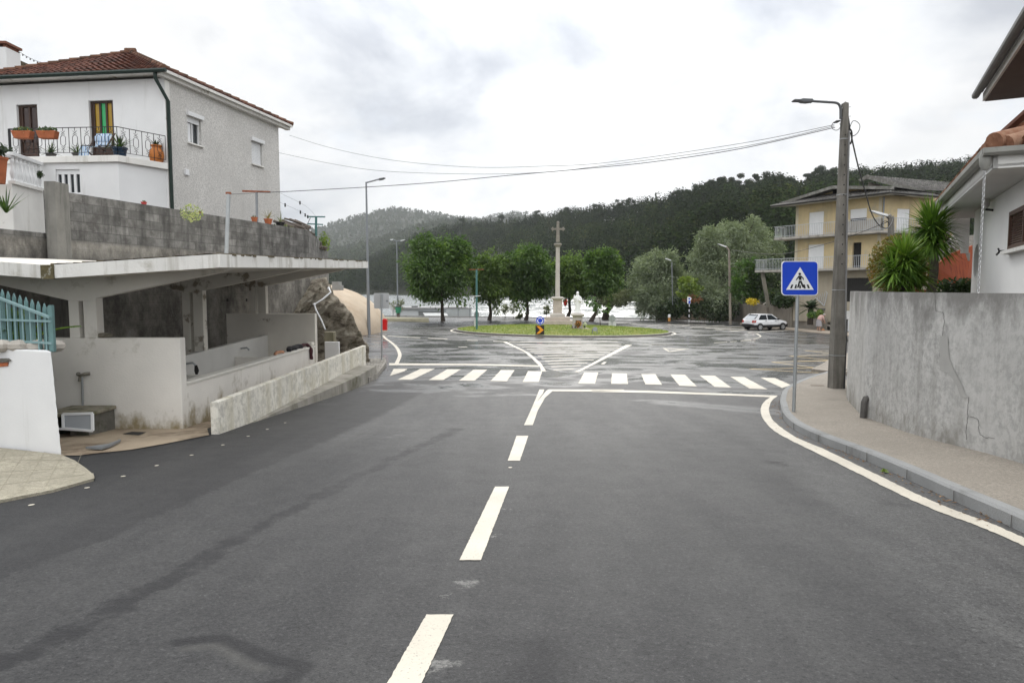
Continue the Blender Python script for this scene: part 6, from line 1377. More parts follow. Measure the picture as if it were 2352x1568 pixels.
# ------------------------------------------------------------------ concrete lamp pole
def c7(x, y, d): return P((1940 + x / 7.84) / 1.08844, (220 + y / 7.84) / 1.08844, d)
pb = G(1927, 892, KH); pd_ = pb.y + .15; pt = P(1941, 238, pd_); pole = thing('lamp_pole', 'square stained concrete pole with lamp arm on the right pavement', 'lamp pole', Vector((pb.x, pd_, pb.z)))
m_ = MB(); bx_, tx_ = Vector((pb.x, pd_, pb.z - .1)), Vector((pt.x, pd_, pt.z)); wb2, wt2 = .335 / 2, .135 / 2; n_ = 12
for i in range(n_):
    f0, f1 = i / n_, (i + 1) / n_
    def ring(f): c = bx_.lerp(tx_, f); w_ = wb2 + (wt2 - wb2) * f; dp = w_ * .9; return [c + Vector((sx_ * w_, sy * dp, 0)) for sx_, sy in ((-1, -1), (1, -1), (1, 1), (-1, 1))]
    a, b = ring(f0), ring(f1)
    for k in range(4): m_.poly([a[k], a[(k+1) % 4], b[(k+1) % 4], b[k]])
m_.poly(ring(1)); cap = ring(1); m_.poly([cap[0], cap[1], tx_ + Vector((0, 0, .05))]); po = m_.build('pole', POLE, pole)
m_ = MB()
for k in range(14): f = .45 + k * .034; c = bx_.lerp(tx_, f); w_ = (wb2 + (wt2 - wb2) * f) * .9; m_.disc(c + Vector((-.005, -w_ - .002, 0)), .018, (0, -1, 0), .004, 10)
m_.build('bolt_holes', HOLE, pole)['kind'] = 'stuff'
m_ = MB()
for f in (.13, .36, .69, .88): c = bx_.lerp(tx_, f); w_ = (wb2 + (wt2 - wb2) * f); m_.box(c, (w_*2 + .012, w_*1.8 + .012, .02))
m_.build('steel_bands', GALV, pole)
LAMP = MT('grey_lamp_paint', (.10, .105, .11), .45, .1, 5, .05, 30, .3)
dl = pd_ - .02; m_ = MB(); arm = [c7(1266, 610, dl), c7(1266, 420, dl), c7(1255, 365, dl), c7(1235, 325, dl), c7(1200, 300, dl), c7(1140, 287, dl), c7(700, 260, dl)]; m_.tube(arm, .032, 8); m_.build('lamp_arm', LAMP, pole, smooth='auto')
m_ = MB(); hp = [c7(x, y, dl) for x, y in ((705, 236), (690, 228), (490, 219), (470, 235), (335, 234), (328, 250), (335, 268), (465, 272), (500, 290), (600, 296), (690, 285), (708, 292))]; m_.prism([p + Vector((0, -.09, 0)) for p in hp], (0, .18, 0)); m_.build('lamp_head', LAMP, pole, bevel=.01)
m_ = MB()
for y in (398, 578): m_.bar(c7(1262, y, dl), c7(1300, y, dl), .03, .03)
for y in (378, 560): m_.tube([c7(1405, y, pd_), c7(1468, y - 6, pd_)], .008, 6)
m_.bar(c7(1240, 645, pd_), c7(1300, 620, pd_), .02, .02); m_.build('bracket', GALV, pole)
m_ = MB(); cab = [P(1951, 300, pd_ - .12), P(1947.5, 420, pd_ - .12), P(1945, 560, pd_ - .14), P(1943, 700, pd_ - .17), P(1942.5, 745, pd_ - .18), P(1944, 775, pd_ - .1), P(1951, 786, pd_ - .1)]; m_.tube(smooth_line(cab, 4), .022, 7); m_.build('riser_cable', MT('grey_conduit', (.18, .18, .18), .6, .05, 5, 0), pole, smooth='auto')
m_ = MB()
lp_ = [c7(1415, 720, pd_), c7(1440, 790, pd_), c7(1480, 850, pd_), c7(1490, 960, pd_), c7(1475, 1060, pd_), c7(1455, 1095, pd_), c7(1432, 1050, pd_), c7(1420, 950, pd_), c7(1440, 860, pd_)]; m_.tube(smooth_line(lp_, 4), .02, 7)
m_.tube(smooth_line([c7(1410, 560, pd_), c7(1430, 680, pd_), c7(1440, 800, pd_), c7(1420, 900, pd_)], 4), .022, 7)
m_.tube(smooth_line([c7(1450, 770, pd_), c7(1490, 670, pd_), c7(1540, 645, pd_), c7(1610, 680, pd_), c7(1645, 750, pd_), c7(1620, 850, pd_), c7(1560, 920, pd_), c7(1500, 945, pd_)], 4), .009, 6)
m_.tube(smooth_line([c7(1250, 700, pd_), c7(1268, 750, pd_), c7(1230, 810, pd_), c7(1180, 830, pd_), c7(1120, 810, pd_), c7(1092, 760, pd_), c7(1110, 700, pd_), c7(1150, 665, pd_), c7(1250, 640, pd_)], 4), .008, 6)
m_.tube([c7(1130, 685, pd_), c7(1190, 662, pd_), c7(1250, 645, pd_)], [.015, .035, .02], 8); m_.build('cable_loops', CABLE, pole, smooth='auto')
bp = G(1945, 893, KH); t = tag(MB().tube([Vector((bp.x - .02, bp.y + .1, bp.z - .05)), P(1945.5, 733, bp.y + .15)], .022, 8).build('black_post', CABLE), 'thin black post between the concrete pole and the curved wall', 'post')
# overhead wires from the pole
def wire(name, pts, d0, d1, lab, r_=.012, cat='wire', grp=None):
    A_, B_ = P(*pts[0], d0), P(*pts[-1], d1); out = [A_]; dx_, dy_ = B_.x - A_.x, B_.y - A_.y
    for (u, v) in pts[1:-1]:
        k_ = (u - 1176) / F
        r = ray(u, v); k_ = r.x / r.y; t = (k_ * A_.y - A_.x) / (dx_ - k_ * dy_); yy = A_.y + dy_ * t; out.append(P(u, v, yy))
    out.append(B_); o = MB().tube(smooth_line(out, 8), r_, 5).build(name, CABLE, smooth=True); return tag(o, lab, cat, grp)
G_ = 'overhead wires left of the concrete pole'
wire('overhead_wire', [(1916, 287), (1700, 330), (1400, 373), (1245, 382), (1080, 384), (900, 368), (760, 340), (665, 311)], pd_, 32.5, 'highest overhead wire, from the concrete pole to the eaves corner of the tiled house', .007, grp=G_)
wire('overhead_wire', [(1916, 290), (1700, 338), (1400, 379), (1245, 396), (1080, 400), (880, 393), (760, 376), (640, 351)], pd_, 32.3, 'middle overhead wire, ending on the stippled house wall', .007, grp=G_)
wire('overhead_wire', [(1918, 293), (1700, 342), (1500, 372), (1340, 388), (1170, 403), (1000, 419), (840, 430), (640, 441), (590, 442)], pd_, 21.3, 'lowest and thickest overhead wire, reaching the clothes posts', .010, grp=G_)
wire('overhead_wire', [(590, 443), (560, 445), (527, 446)], 21.3, 15.3, 'short wire between the two clothes posts on the block wall', .010)
wire('drop_cable', [(1954, 305), (1960, 335), (1973, 390), (1990, 450), (2000, 485), (2013, 510), (2026, 522), (2038, 524), (2048, 512), (2053, 495)], pd_, 38, 'thick black cable sagging from the concrete pole to the small lamp post', .02, 'cable')
# ------------------------------------------------------------------ pedestrian crossing sign
sb = G(1823, 945, KH); sd0 = sb.y; sg = thing('crossing_sign', 'blue square pedestrian crossing sign on a grey post at the kerb', 'road sign', sb)
tp_ = P(1836.5, 607, sd0 + .04); MB().tube([sb - Vector((0, 0, .1)), Vector((P(1833, 690, sd0).x, sd0 + .03, P(1833, 690, sd0).z)), tp_], .033, 12).build('post', GALV, sg, smooth='auto')
def c4(x, y, off=0): p = P((1920 + x / 4.9) / 1.08844, (420 + y / 4.9) / 1.08844, sd0 - .03); p = EYE + (p - EYE); p.y -= off; return p
def rrect(x0, x1, y0, y1, r_, n=6):
    out = []
    for cx_, cy_, a0 in ((x1 - r_, y0 + r_, -90), (x1 - r_, y1 - r_, 0), (x0 + r_, y1 - r_, 90), (x0 + r_, y0 + r_, 180)):
        for k in range(n + 1): a = R(a0 + 90 * k / n); out.append((cx_ + r_ * math.cos(a), cy_ + r_ * math.sin(a)))
    return out
def plate(pts, off, mat, nm, par, t=.0015): return MB().prism([c4(x, y, off) for x, y in pts], (0, t, 0)).build(nm, mat, par)
pn = MB().prism([c4(x, y, .0) for x, y in rrect(166, 614, 1139, 1562, 48)], (0, .022, 0)).build('panel', SIGNW, sg)
plate(rrect(175, 605, 1148, 1553, 42), .003, BLUE, 'blue_field', pn); plate([(391, 1213), (559, 1491), (219, 1491)], .006, SIGNW, 'triangle', pn)
m_ = MB(); o9 = .009
def pl4(*pts): m_.prism([c4(x, y, o9) for x, y in pts], (0, .0015, 0))
pl4(*[(387 + 16 * math.cos(2*math.pi*k/16), 1298 + 16 * math.sin(2*math.pi*k/16)) for k in range(16)])
pl4((372, 1319), (404, 1319), (434, 1345), (436, 1370), (426, 1372), (422, 1352), (408, 1340), (408, 1372), (375, 1372), (375, 1342), (346, 1377), (337, 1371), (358, 1340))
pl4((377, 1380), (408, 1380), (440, 1452), (434, 1464), (420, 1462), (392, 1400), (374, 1464), (354, 1466), (356, 1456))
m_.build('walking_figure', SIGNK, pn); m_ = MB()
for a in (((287, 1427), (308, 1427), (292, 1473), (268, 1473)), ((335, 1427), (352, 1427), (347, 1473), (322, 1473)), ((385, 1432), (398, 1432), (404, 1473), (378, 1473)), ((430, 1427), (448, 1427), (461, 1473), (436, 1473)), ((472, 1427), (492, 1427), (511, 1473), (486, 1473))): pl4(*a)
m_.build('stripes', SIGNK, pn)
# leaves along the kerb
rs_ = random.Random(8); V, Fq = [], []
for k in range(330):
    f = rs_.random() ** 1.2; i = int((len(kline) - 10) * (.42 + .58 * f)) ; i = min(i, len(kline) - 6); p = kline[i].lerp(kline[i+1], rs_.random()); d = (kline[i+1] - kline[i]).normalized(); o_ = Vector((d.y, -d.x, 0)) * abs(rs_.gauss(0, .10)); c = p + o_ + Vector((0, 0, .012)); c.z = zg(c.x, c.y) + .010
    a = rs_.uniform(0, 6.28); s = rs_.uniform(.006, .028); u_ = Vector((math.cos(a), math.sin(a), rs_.uniform(-.3, .3))) * s; v_ = Vector((-math.sin(a), math.cos(a), rs_.uniform(-.3, .5))) * s * .5; b = len(V); V += [tuple(c - u_), tuple(c + v_), tuple(c + u_), tuple(c - v_)]; Fq.append((b, b+1, b+2, b+3))
npmesh('leaf_litter', V, Fq, leafmat('dry_leaf', (.10, .05, .02), (.22, .12, .05), (.32, .26, .14), ns=30), kind='stuff')
c = G(2032, 1085); tag(clump('green_leaf_sprig', c + Vector((0, 0, .03)), .05, 14, .03, LEAF_LIME, None, 3, (1, 1, .4)), 'small bright green sprig lying in the gutter by the kerb', 'leaf')
# ------------------------------------------------------------------ trees
def leafy(name, label, base, lobes, mat, n, s, seed, trunk=None, tr=.16, bark=BARK, group=None, droop=.35, elong=.42, cat='tree', limbs=True, fill=.36, clusters=9):
    """crown = many leaf cards gathered in sprigs on the shells of several lobes; trunk = list of points."""
    rs = np.random.RandomState(seed); base = Vector(base); t = thing(name, label, cat, base, group); m_ = MB()
    if trunk:
        k_ = len(trunk); m_.tube(trunk, [tr * (1.35 if i == 0 else 1) * (1 - .45 * i / (k_ - 1)) for i in range(k_)], 9)
        if limbs:
            for c, r_ in lobes:
                a = Vector(trunk[-1]) - Vector((0, 0, .4 * rs.rand())); c = Vector(c); mid = a.lerp(c, .5) + Vector((rs.uniform(-.2, .2), rs.uniform(-.2, .2), .1)); m_.tube([a, mid, c], [tr * .5, tr * .32, tr * .14], 6)
        m_.build('trunk', bark, t, smooth='auto')
    vol = np.array([r_[0] * r_[1] * r_[2] if isinstance(r_, tuple) else r_ ** 3 for c, r_ in lobes]) ** .75; vol /= vol.sum(); Q = []
    for (c, r_), fr in zip(lobes, vol):
        r3 = np.array(r_ if isinstance(r_, tuple) else (r_,) * 3); nn = max(clusters, int(n * fr)); ns_ = max(6, nn // 16)
        d = rs.randn(ns_, 3); d /= np.linalg.norm(d, axis=1, keepdims=True); sh = 1 - fill * rs.rand(ns_, 1) ** 1.3; bump_ = np.array([.84 + .62 * noise.noise(Vector(q_ * 2.3) + Vector((seed, 0, 0))) for q_ in d])[:, None]
        S = np.array(c) + d * r3 * sh * bump_
        idx = rs.randint(0, ns_, nn); C = S[idx] + rs.randn(nn, 3) * r3.mean() * .11; out = d[idx] * .8 + rs.randn(nn, 3) * .55; out[:, 2] -= droop; out /= np.linalg.norm(out, axis=1, keepdims=True)
        sd = np.cross(out, rs.randn(nn, 3)); sd /= np.linalg.norm(sd, axis=1, keepdims=True); L = (s * (.6 + .8 * rs.rand(nn, 1)))
        Q.append(np.stack([C, C + out*L*.5 + sd*L*elong*.5, C + out*L, C + out*L*.5 - sd*L*elong*.5], 1))
    Q = np.concatenate(Q).reshape(-1, 3); npmesh('crown', Q, np.arange(len(Q)).reshape(-1, 4), mat, t); return t
def park_tree(u, vb, ut, d, box, mat, seed, lab, n=9000):
    u0, u1, v0, v1 = box; b = P(u, vb, d); b.z = zg(b.x, b.y); W = (P(u1, v0, d).x - P(u0, v0, d).x); top = P((u0+u1)/2, v0, d).z; bot = P((u0+u1)/2, v1, d).z; cx_ = (P(u0, v0, d).x + P(u1, v0, d).x) / 2; H = top - bot
    rs = random.Random(seed); lob = [(Vector((cx_, d, bot + H * .50)), (W*.45, W*.45, H*.47))]
    for k in range(13):
        a = 6.283 * k / 13 + rs.uniform(-.2, .2); e = rs.uniform(.10, .92); rr = W * .5 * math.sin(math.pi * min(max(e, .18), .86)) ** .55 * .72; r_ = W * rs.uniform(.16, .23); lob.append((Vector((cx_ + math.cos(a)*rr, d + math.sin(a)*rr, bot + H*(e*.80 + .13))), (r_, r_, r_ * .85)))
    tr = [b - Vector((0, 0, .2)), b.lerp(Vector((cx_, d, bot)), .5) + Vector((.06, 0, 0)), Vector((b.x + (cx_ - b.x)*.4, d, bot + H * .12)), Vector((cx_, d, bot + H * .42))]
    return leafy('park_tree', lab, b, lob, mat, int(n * 2.4), .33, seed, tr, .21, BARK, 'broad trees behind the roundabout', .5, .40)
park_tree(1018, 737, 0, 72, (930, 1090, 532, 706), LEAF_PARK, 1, 'largest round park tree, leftmost of the row behind the roundabout', 13000)
park_tree(1123, 735, 0, 77, (1080, 1176, 580, 704), LEAF_PARK2, 2, 'lighter green park tree behind the green T post', 8500)
park_tree(1207, 733.5, 0, 78, (1152, 1278, 561, 700), LEAF_PARK, 3, 'dark broad park tree just left of the stone cross column', 11500)
park_tree(1299, 731, 0, 80, (1270, 1366, 578, 694), LEAF_PARK2, 4, 'park tree standing just right of the stone cross column', 8000)
park_tree(1355, 734, 0, 75, (1338, 1430, 570, 692), LEAF_PARK, 5, 'park tree behind the statue, rightmost of the row', 8500)
def bush_lobes(pts, d): return [(P(u, v, d + dy), tuple(x * d / F for x in (ru, ru, rv))) for u, v, ru, rv, dy in pts]
b = P(1392, 727, 84); b.z = zg(b.x, b.y)
leafy('olive_tree', 'low olive tree with a thick curved trunk by the river', b, bush_lobes([(1420, 682, 22, 20, 0), (1395, 678, 22, 18, 1), (1405, 690, 24, 14, -1), (1436, 690, 12, 12, 0), (1378, 688, 14, 14, 0)], 84), LEAF_OLIVE, 7500, .28, 21, [b, P(1392, 716, 84), P(1402, 706, 84), P(1403, 692, 84)], .42, BARK, None, .4, .3)
b = P(1520, 733, 86); b.z = zg(b.x, b.y)
leafy('silver_willow', 'pale silver green willow by the river, left of the bigger one', b, bush_lobes([(1512, 640, 52, 62, 0), (1490, 612, 34, 32, 1), (1530, 600, 30, 28, -1), (1470, 650, 30, 40, 0), (1556, 655, 26, 48, 1), (1515, 690, 58, 40, -2), (1480, 690, 26, 34, -2), (1560, 692, 26, 34, -1), (1505, 585, 16, 14, 0), (1545, 622, 22, 24, 0)], 84), LEAF_SILVER, 34000, .34, 22, [b, P(1520, 700, 86), P(1515, 650, 86)], .4, BARK, 'silver willows by the river', .45, .26)
b = P(1660, 735, 82); b.z = zg(b.x, b.y) + .5
leafy('silver_willow', 'largest silver green willow, behind the wooden lamp pole and the yellow house', b, bush_lobes([(1690, 580, 78, 52, 2), (1640, 560, 46, 44, 0), (1720, 538, 46, 36, 2), (1770, 570, 32, 46, 3), (1612, 600, 34, 52, 0), (1665, 640, 62, 66, -1), (1640, 690, 44, 44, -3), (1612, 660, 28, 40, -2), (1675, 530, 34, 26, 1), (1733, 506, 14, 14, 1), (1760, 620, 40, 40, 4), (1620, 545, 22, 22, 0)], 80), LEAF_SILVER, 48000, .34, 23, [b, P(1665, 690, 82), P(1680, 620, 82)], .45, BARK, 'silver willows by the river', .45, .26)
b = P(1715, 690, 73); leafy('green_bush', 'fresh green feathery bush between the wooden lamp pole and the yellow house', b, bush_lobes([(1718, 640, 32, 38, 0), (1700, 660, 22, 26, -1), (1738, 650, 24, 34, 0), (1722, 610, 18, 18, 0)], 72), LEAF_FERN, 4200, .38, 24, [b, P(1717, 650, 73)], .1, BARK, None, .2, .3, cat='bush')
b = P(1580, 700, 79); leafy('lime_bush', 'bright lime green bush between the two silver willows', b, bush_lobes([(1580, 655, 20, 17, -4), (1568, 668, 14, 14, -4), (1594, 662, 14, 14, -4)], 78), LEAF_LIME, 1500, .30, 25, [b, P(1580, 665, 79)], .06, BARK, None, .2, .4, cat='bush')
tag(clump('red_shrub', P(1590, 687, 74), 1.0, 160, .12, leafmat('reddish_leaf', (.20, .06, .02), (.34, .12, .05), (.45, .3, .2), ns=2), None, 26, (1.2, 1, .55)), 'small reddish shrub under the lime bush', 'shrub')
# brown earth bank in front of the willows
rows_ = []
fk = guv((1515, 737), (1545, 736.5), (1580, 736), (1620, 736.8), (1650, 738), (1684, 739)); fl_ = smooth_line(fk, 5); V, Fq = [], []; nn_ = len(fl_)
for k in range(10):
    f = k / 9
    for i, p in enumerate(fl_):
        q_ = p + Vector((.8 * f, 9.0 * f, 0)); h_ = (2.6 * sst(0, .35, i / nn_) + .5) * f ** .8; q_.z = p.z + .12 + h_ + .35 * noise.noise(q_ * .55) * f; V.append(tuple(q_))
for k in range(9):
    for i in range(nn_ - 1): Fq.append((k*nn_+i, k*nn_+i+1, (k+1)*nn_+i+1, (k+1)*nn_+i))
npmesh('earth_bank', V, Fq, BANKM, kind='structure', smooth=True)
kb2 = MB()
for a, b in zip(fl_, fl_[1:]): kb2.bar(a + Vector((0, -.05, .05)), b + Vector((0, -.05, .05)), .25, .16)
struct(kb2, 'bank_kerb', GREY_CONC)
rs = np.random.RandomState(5); pts = []
for k in range(500):
    i = rs.randint(0, nn_ * 10); pts.append(np.array(V[i]) + rs.randn(3) * .25)
C = np.array(pts); d1 = rs.randn(500, 3) * .10; d2 = rs.randn(500, 3) * .06; d2[:, 2] = abs(d2[:, 2]) * 2.2; Q = np.stack([C - d1, C + d2, C + d1, C - d2 * .3], 1).reshape(-1, 3)
npmesh('bank_weeds', Q, np.arange(len(Q)).reshape(-1, 4), leafmat('bank_weed', (.05, .05, .015), (.12, .08, .04), (.10, .14, .03), ns=.6), kind='stuff')
for k, (u, v, d, s) in enumerate(((1600, 700, 78, 1.9), (1560, 706, 79, 1.7), (1650, 712, 76, 1.6))):
    tag(clump('dark_undergrowth', P(u, v, d), s, 900, .20, LEAF_DARK, None, 70 + k, (1.6, 1, .8)), ('dark undergrowth on the bank below the lime bush', 'dark undergrowth below the left silver willow', 'dark undergrowth left of the wooden lamp pole')[k], 'shrub')
# saplings
for k, (u, vb, v0, w_, d, lab, mt) in enumerate(((913, 702, 662, 17, 87.0, 'small olive sapling in front of the double street lamp', LEAF_OLIVE), (1180, 733, 695, 13, 87, 'slim sapling between the second and third park trees', LEAF_OLIVE), (1160, 733, 702, 8, 86, 'thin staked sapling left of the slim sapling', LEAF_OLIVE), (1255, 728, 699, 7, 85, 'small sapling left of the stone cross plinth', LEAF_OLIVE), (1194, 737, 724, 7, 80, 'low young shrub before the third park tree', LEAF_OLIVE))):
    b = P(u, vb, d); b.z = zg(b.x, b.y); h_ = (vb - v0) * d / F; r_ = w_ * d / F
    leafy('sapling', lab, b, [(b + Vector((0, 0, h_ * .72)), (r_, r_, h_ * .34)), (b + Vector((r_ * .3, 0, h_ * .85)), r_ * .55)], mt, 420, .26, 80 + k, [b, b + Vector((.04, 0, h_ * .5)), b + Vector((0, 0, h_ * .85))], .035, BARK, 'young trees along the riverside', .2, .3)
b = P(1379, 749, 56.5); b.z = zi(b.x, b.y); t = leafy('leaning_sapling', 'thin leaning sapling with sparse leaves on the island lawn', b, [(P(1366, 700, 57), (.5, .4, .35)), (P(1358, 690, 57), (.45, .4, .4)), (P(1372, 712, 57), (.3, .3, .3)), (P(1390, 705, 57), (.3, .3, .4))], LEAF_FERN, 260, .3, 91, [b, P(1378, 733, 56.7), P(1370, 715, 57), P(1360, 698, 57)], .03, BARK, None, .4, .35)

# ------------------------------------------------------------------ stone cross
b = P(1280.4, 741, 57.5); gz = zi(b.x, b.y); S = 57.5 / F; t = thing('stone_cross', 'tall granite wayside cross on a square stepped base on the roundabout', 'cross', (b.x, b.y, gz)); cx_, cy_ = b.x, b.y
def zv(v): return P(1280, v, 57.5).z
MB().bx(cx_ - 1.28, cx_ + 1.28, cy_ - 1.28, cy_ + 1.28, gz - .3, zv(735)).build('lower_step', GRANITE2, t, bevel=.03)
MB().bx(cx_ - .98, cx_ + .98, cy_ - .98, cy_ + .98, zv(735), zv(727.5)).build('upper_step', GRANITE2, t, bevel=.03)
r2 = math.sqrt(2)
MB().lathe([(.60*r2, 0), (.60*r2, .20), (.46*r2, .30), (.38*r2, .32)], (cx_, cy_, zv(727.5)), 4, rz=math.pi/4).build('plinth', GRANITE, t, bevel=.015)
MB().lathe([(.36*r2, 0), (.35*r2, zv(688.5) - zv(719))], (cx_, cy_, zv(719)), 4, rz=math.pi/4).build('pedestal', GRANITE2, t, bevel=.015)
MB().lathe([(.36*r2, 0), (.42*r2, .05), (.54*r2, .10), (.54*r2, .20), (.40*r2, .27), (.25*r2, .28)], (cx_, cy_, zv(689)), 4, rz=math.pi/4).build('cornice', GRANITE, t, bevel=.012)
MB().lathe([(.205, 0), (.205, .06), (.195, .08), (.165, zv(567) - zv(681))], (cx_, cy_, zv(681.5)), 20).build('column', GRANITE, t, smooth='auto')
MB().lathe([(.17, 0), (.22, .03), (.22, .08), (.30, .16), (.33, .20), (.33, .27), (.28, .33), (.2, .34)], (cx_, cy_, zv(568)), 20).build('capital', MT('lichen_granite', (.27, .25, .215), .9, .2, 4, .4, 30, speck=.3), t, smooth='auto')
m_ = MB(); m_.prism([(cx_ - .15, cy_ - .11, zv(556)), (cx_ + .15, cy_ - .11, zv(556)), (cx_ + .10, cy_ - .09, zv(512)), (cx_ - .10, cy_ - .09, zv(512))], (0, .20, 0)); m_.bx(cx_ - .48, cx_ + .48, cy_ - .085, cy_ + .085, zv(528), zv(524)); zc_ = zv(526)
for sx_ in (-1, 1):
    m_.ball((cx_ + sx_ * .50, cy_, zc_), .085, 8, 6); m_.ball((cx_ + sx_ * .44, cy_, zc_ + .10), .07, 8, 6); m_.ball((cx_ + sx_ * .44, cy_, zc_ - .10), .07, 8, 6)
m_.lathe([(.10, 0), (.13, .03), (.12, .08), (.07, .14), (.03, .16)], (cx_, cy_, zv(512.5)), 10); m_.build('cross', MT('lichen_granite_dark', (.25, .23, .195), .9, .2, 4, .4, 30, speck=.3), t, bevel=.015)
# ------------------------------------------------------------------ statue on pedestal
b = P(1328, 757, 50); gz = zi(b.x, b.y); x0, y0 = b.x, 50.6; SP_ = 50 / F
t = thing('statue', 'white robed religious statue with raised hand on a white stone pedestal', 'statue', (x0, y0, gz)); zz_ = lambda v: P(1328, v, 50.3).z
MB().bx(x0 - .84, x0 + .84, y0 - .75, y0 + .75, gz - .1, zz_(754)).build('base_slab', GRANITE2, t, bevel=.03)
MB().lathe([(.40*r2, 0), (.40*r2, .05), (.37*r2, .08), (.325*r2, zz_(731) - zz_(754)), (.33*r2, zz_(727) - zz_(754))], (x0, y0, zz_(754)), 4, rz=math.pi/4).build('pedestal', GRANITE, t, bevel=.012)
MB().lathe([(.34*r2, 0), (.46*r2, .08), (.47*r2, .15), (.42*r2, .22), (.30*r2, .27), (.2, .28)], (x0, y0, zz_(727.5)), 4, rz=math.pi/4).build('cornice', GRANITE, t, bevel=.03)
MB().bx(x0 - .16, x0 + .22, y0 - .40, y0 - .34, zz_(746), zz_(735.5)).build('plaque', MT('black_marble', (.015, .015, .017), .2, .2, 3, 0), t)
# the figure: lofted robe, head, arms
sec = [(.00, .25, .20, 0, 0), (.06, .245, .19, 0, 0), (.30, .21, .165, .01, 0), (.60, .185, .15, .015, -.01), (.82, .185, .145, .01, -.015), (1.00, .20, .145, 0, -.01), (1.16, .215, .13, 0, 0), (1.24, .19, .11, 0, 0), (1.29, .10, .085, 0, -.005), (1.33, .062, .065, 0, -.01)]
zs_ = zz_(718.5); m_ = MB(); n_ = 30; rings = []
for z__, rx, ry, ox, oy in sec:
    ring = []
    for k in range(n_):
        a = 2*math.pi*k/n_; fold = 1 + (.075 * math.sin(a * 9 + z__ * 3) * max(0, 1 - z__ / 1.15)) + .03 * math.sin(a * 4 + z__ * 9) * (z__ < 1.2); ring.append(m_.vert((x0 + ox + rx * math.cos(a) * fold, y0 + oy + ry * math.sin(a) * fold, zs_ + z__)))
    rings.append(ring)
for a, b in zip(rings, rings[1:]):
    for k in range(n_): m_.face((a[k], a[(k+1) % n_], b[(k+1) % n_], b[k]))
m_.face(rings[0][::-1]); m_.face(rings[-1])
hz = zs_ + 1.425; m_.ball((x0, y0 - .02, hz), .092, 16, 12, (.92, 1.05, 1.32))
m_.ball((x0, y0 - .118, hz - .01), .018, 8, 6, (.7, 1, 1.3))
for s in (-1, 1): m_.ball((x0 + s * .033, y0 - .098, hz + .018), .013, 6, 5)
m_.ball((x0, y0 - .098, hz - .055), .018, 8, 5, (1.3, .6, .5)); m_.ball((x0, y0 - .075, hz - .10), .05, 10, 7, (.9, .8, 1.1))
m_.ball((x0, y0 + .025, hz + .01), .105, 14, 10, (1.0, 1.0, 1.38)); m_.ball((x0, y0 + .06, hz - .13), .10, 12, 8, (1.05, .7, 1.1))
# raised arm on the viewer's left, other arm folded over the robe
m_.tube([(x0 - .17, y0 - .01, zs_ + 1.18), (x0 - .25, y0 - .07, zs_ + 1.02), (x0 - .265, y0 - .16, zs_ + 1.05), (x0 - .27, y0 - .20, zs_ + 1.20)], [.085, .085, .07, .040], 12)
m_.tube([(x0 - .22, y0 - .03, zs_ + 1.05), (x0 - .255, y0 - .08, zs_ + .86), (x0 - .24, y0 - .08, zs_ + .74)], [.08, .06, .02], 10)
hand = Vector((x0 - .27, y0 - .205, zs_ + 1.235)); m_.ball(hand, .034, 10, 7, (.9, .6, 1.2))
for k, (ox, L) in enumerate(((-.024, .055), (-.008, .072), (.008, .076), (.024, .066))): m_.tube([hand + Vector((ox, 0, .03)), hand + Vector((ox * 1.2, -.004, .03 + L * .55)), hand + Vector((ox * 1.25, -.012 * (1 + k % 2), .03 + L))], [.0095, .009, .007], 7)
m_.tube([hand + Vector((.03, -.005, -.01)), hand + Vector((.05, -.012, .015)), hand + Vector((.055, -.016, .04))], [.011, .010, .008], 7)
m_.tube([(x0 + .18, y0, zs_ + 1.17), (x0 + .25, y0 - .05, zs_ + .98), (x0 + .22, y0 - .13, zs_ + .84), (x0 + .10, y0 - .19, zs_ + .90)], [.085, .085, .07, .042], 12)
h2 = Vector((x0 + .07, y0 - .20, zs_ + .915)); m_.ball(h2, .034, 10, 7, (1.2, .6, .9))
for k, oz in enumerate((.024, .008, -.008, -.024)): m_.tube([h2 + Vector((-.03, 0, oz)), h2 + Vector((-.065, -.006, oz)), h2 + Vector((-.09 + .006 * k, .004, oz))], [.0095, .009, .007], 7)
m_.tube([h2 + Vector((.005, -.01, .03)), h2 + Vector((-.02, -.02, .05)), h2 + Vector((-.04, -.02, .055))], [.011, .010, .008], 7)
m_.tube([(x0 + .23, y0 - .04, zs_ + 1.0), (x0 + .27, y0 - .06, zs_ + .82), (x0 + .22, y0 - .06, zs_ + .70)], [.08, .06, .02], 10)
fg = m_.build('robed_figure', STATUE, t, smooth=True); rm = fg.modifiers.new('remesh', 'REMESH'); rm.mode = 'VOXEL'; rm.voxel_size = .0085; rm.use_smooth_shade = True
MB().lathe([(.27, 0), (.27, .06), (.25, .08)], (x0, y0, zs_ - .02), 20, 1, .85).build('figure_base', STATUE, t, smooth='auto')
c = Vector((x0 - .02, y0 - .62, zz_(752))); t2 = thing('flower_bouquet', 'bunch of orange and yellow flowers leaning on the statue pedestal', 'flowers', c)
MB().lathe([(.07, 0), (.10, .16), (.09, .18)], c, 12).build('vase', TERRA, t2, smooth='auto'); clump('leaves', c + Vector((0, 0, .24)), .20, 120, .06, LEAF_DARK, t2, 5); clump('flowers', c + Vector((.02, -.05, .30)), .22, 150, .06, FLOWERR, t2, 6, (1.2, .8, 1.1))['kind'] = 'stuff'
c = Vector((x0 + .48, y0 - .55, zz_(752))); t2 = thing('flower_vase', 'small vase of white flowers at the right corner of the statue pedestal', 'flowers', c); MB().lathe([(.05, 0), (.07, .12), (.05, .15)], c, 10).build('vase', SIGNK, t2, smooth='auto'); clump('flowers', c + Vector((.02, 0, .26)), .15, 90, .045, leafmat('white_flower', (.3, .4, .2), (.7, .7, .65), ns=6), t2, 7)
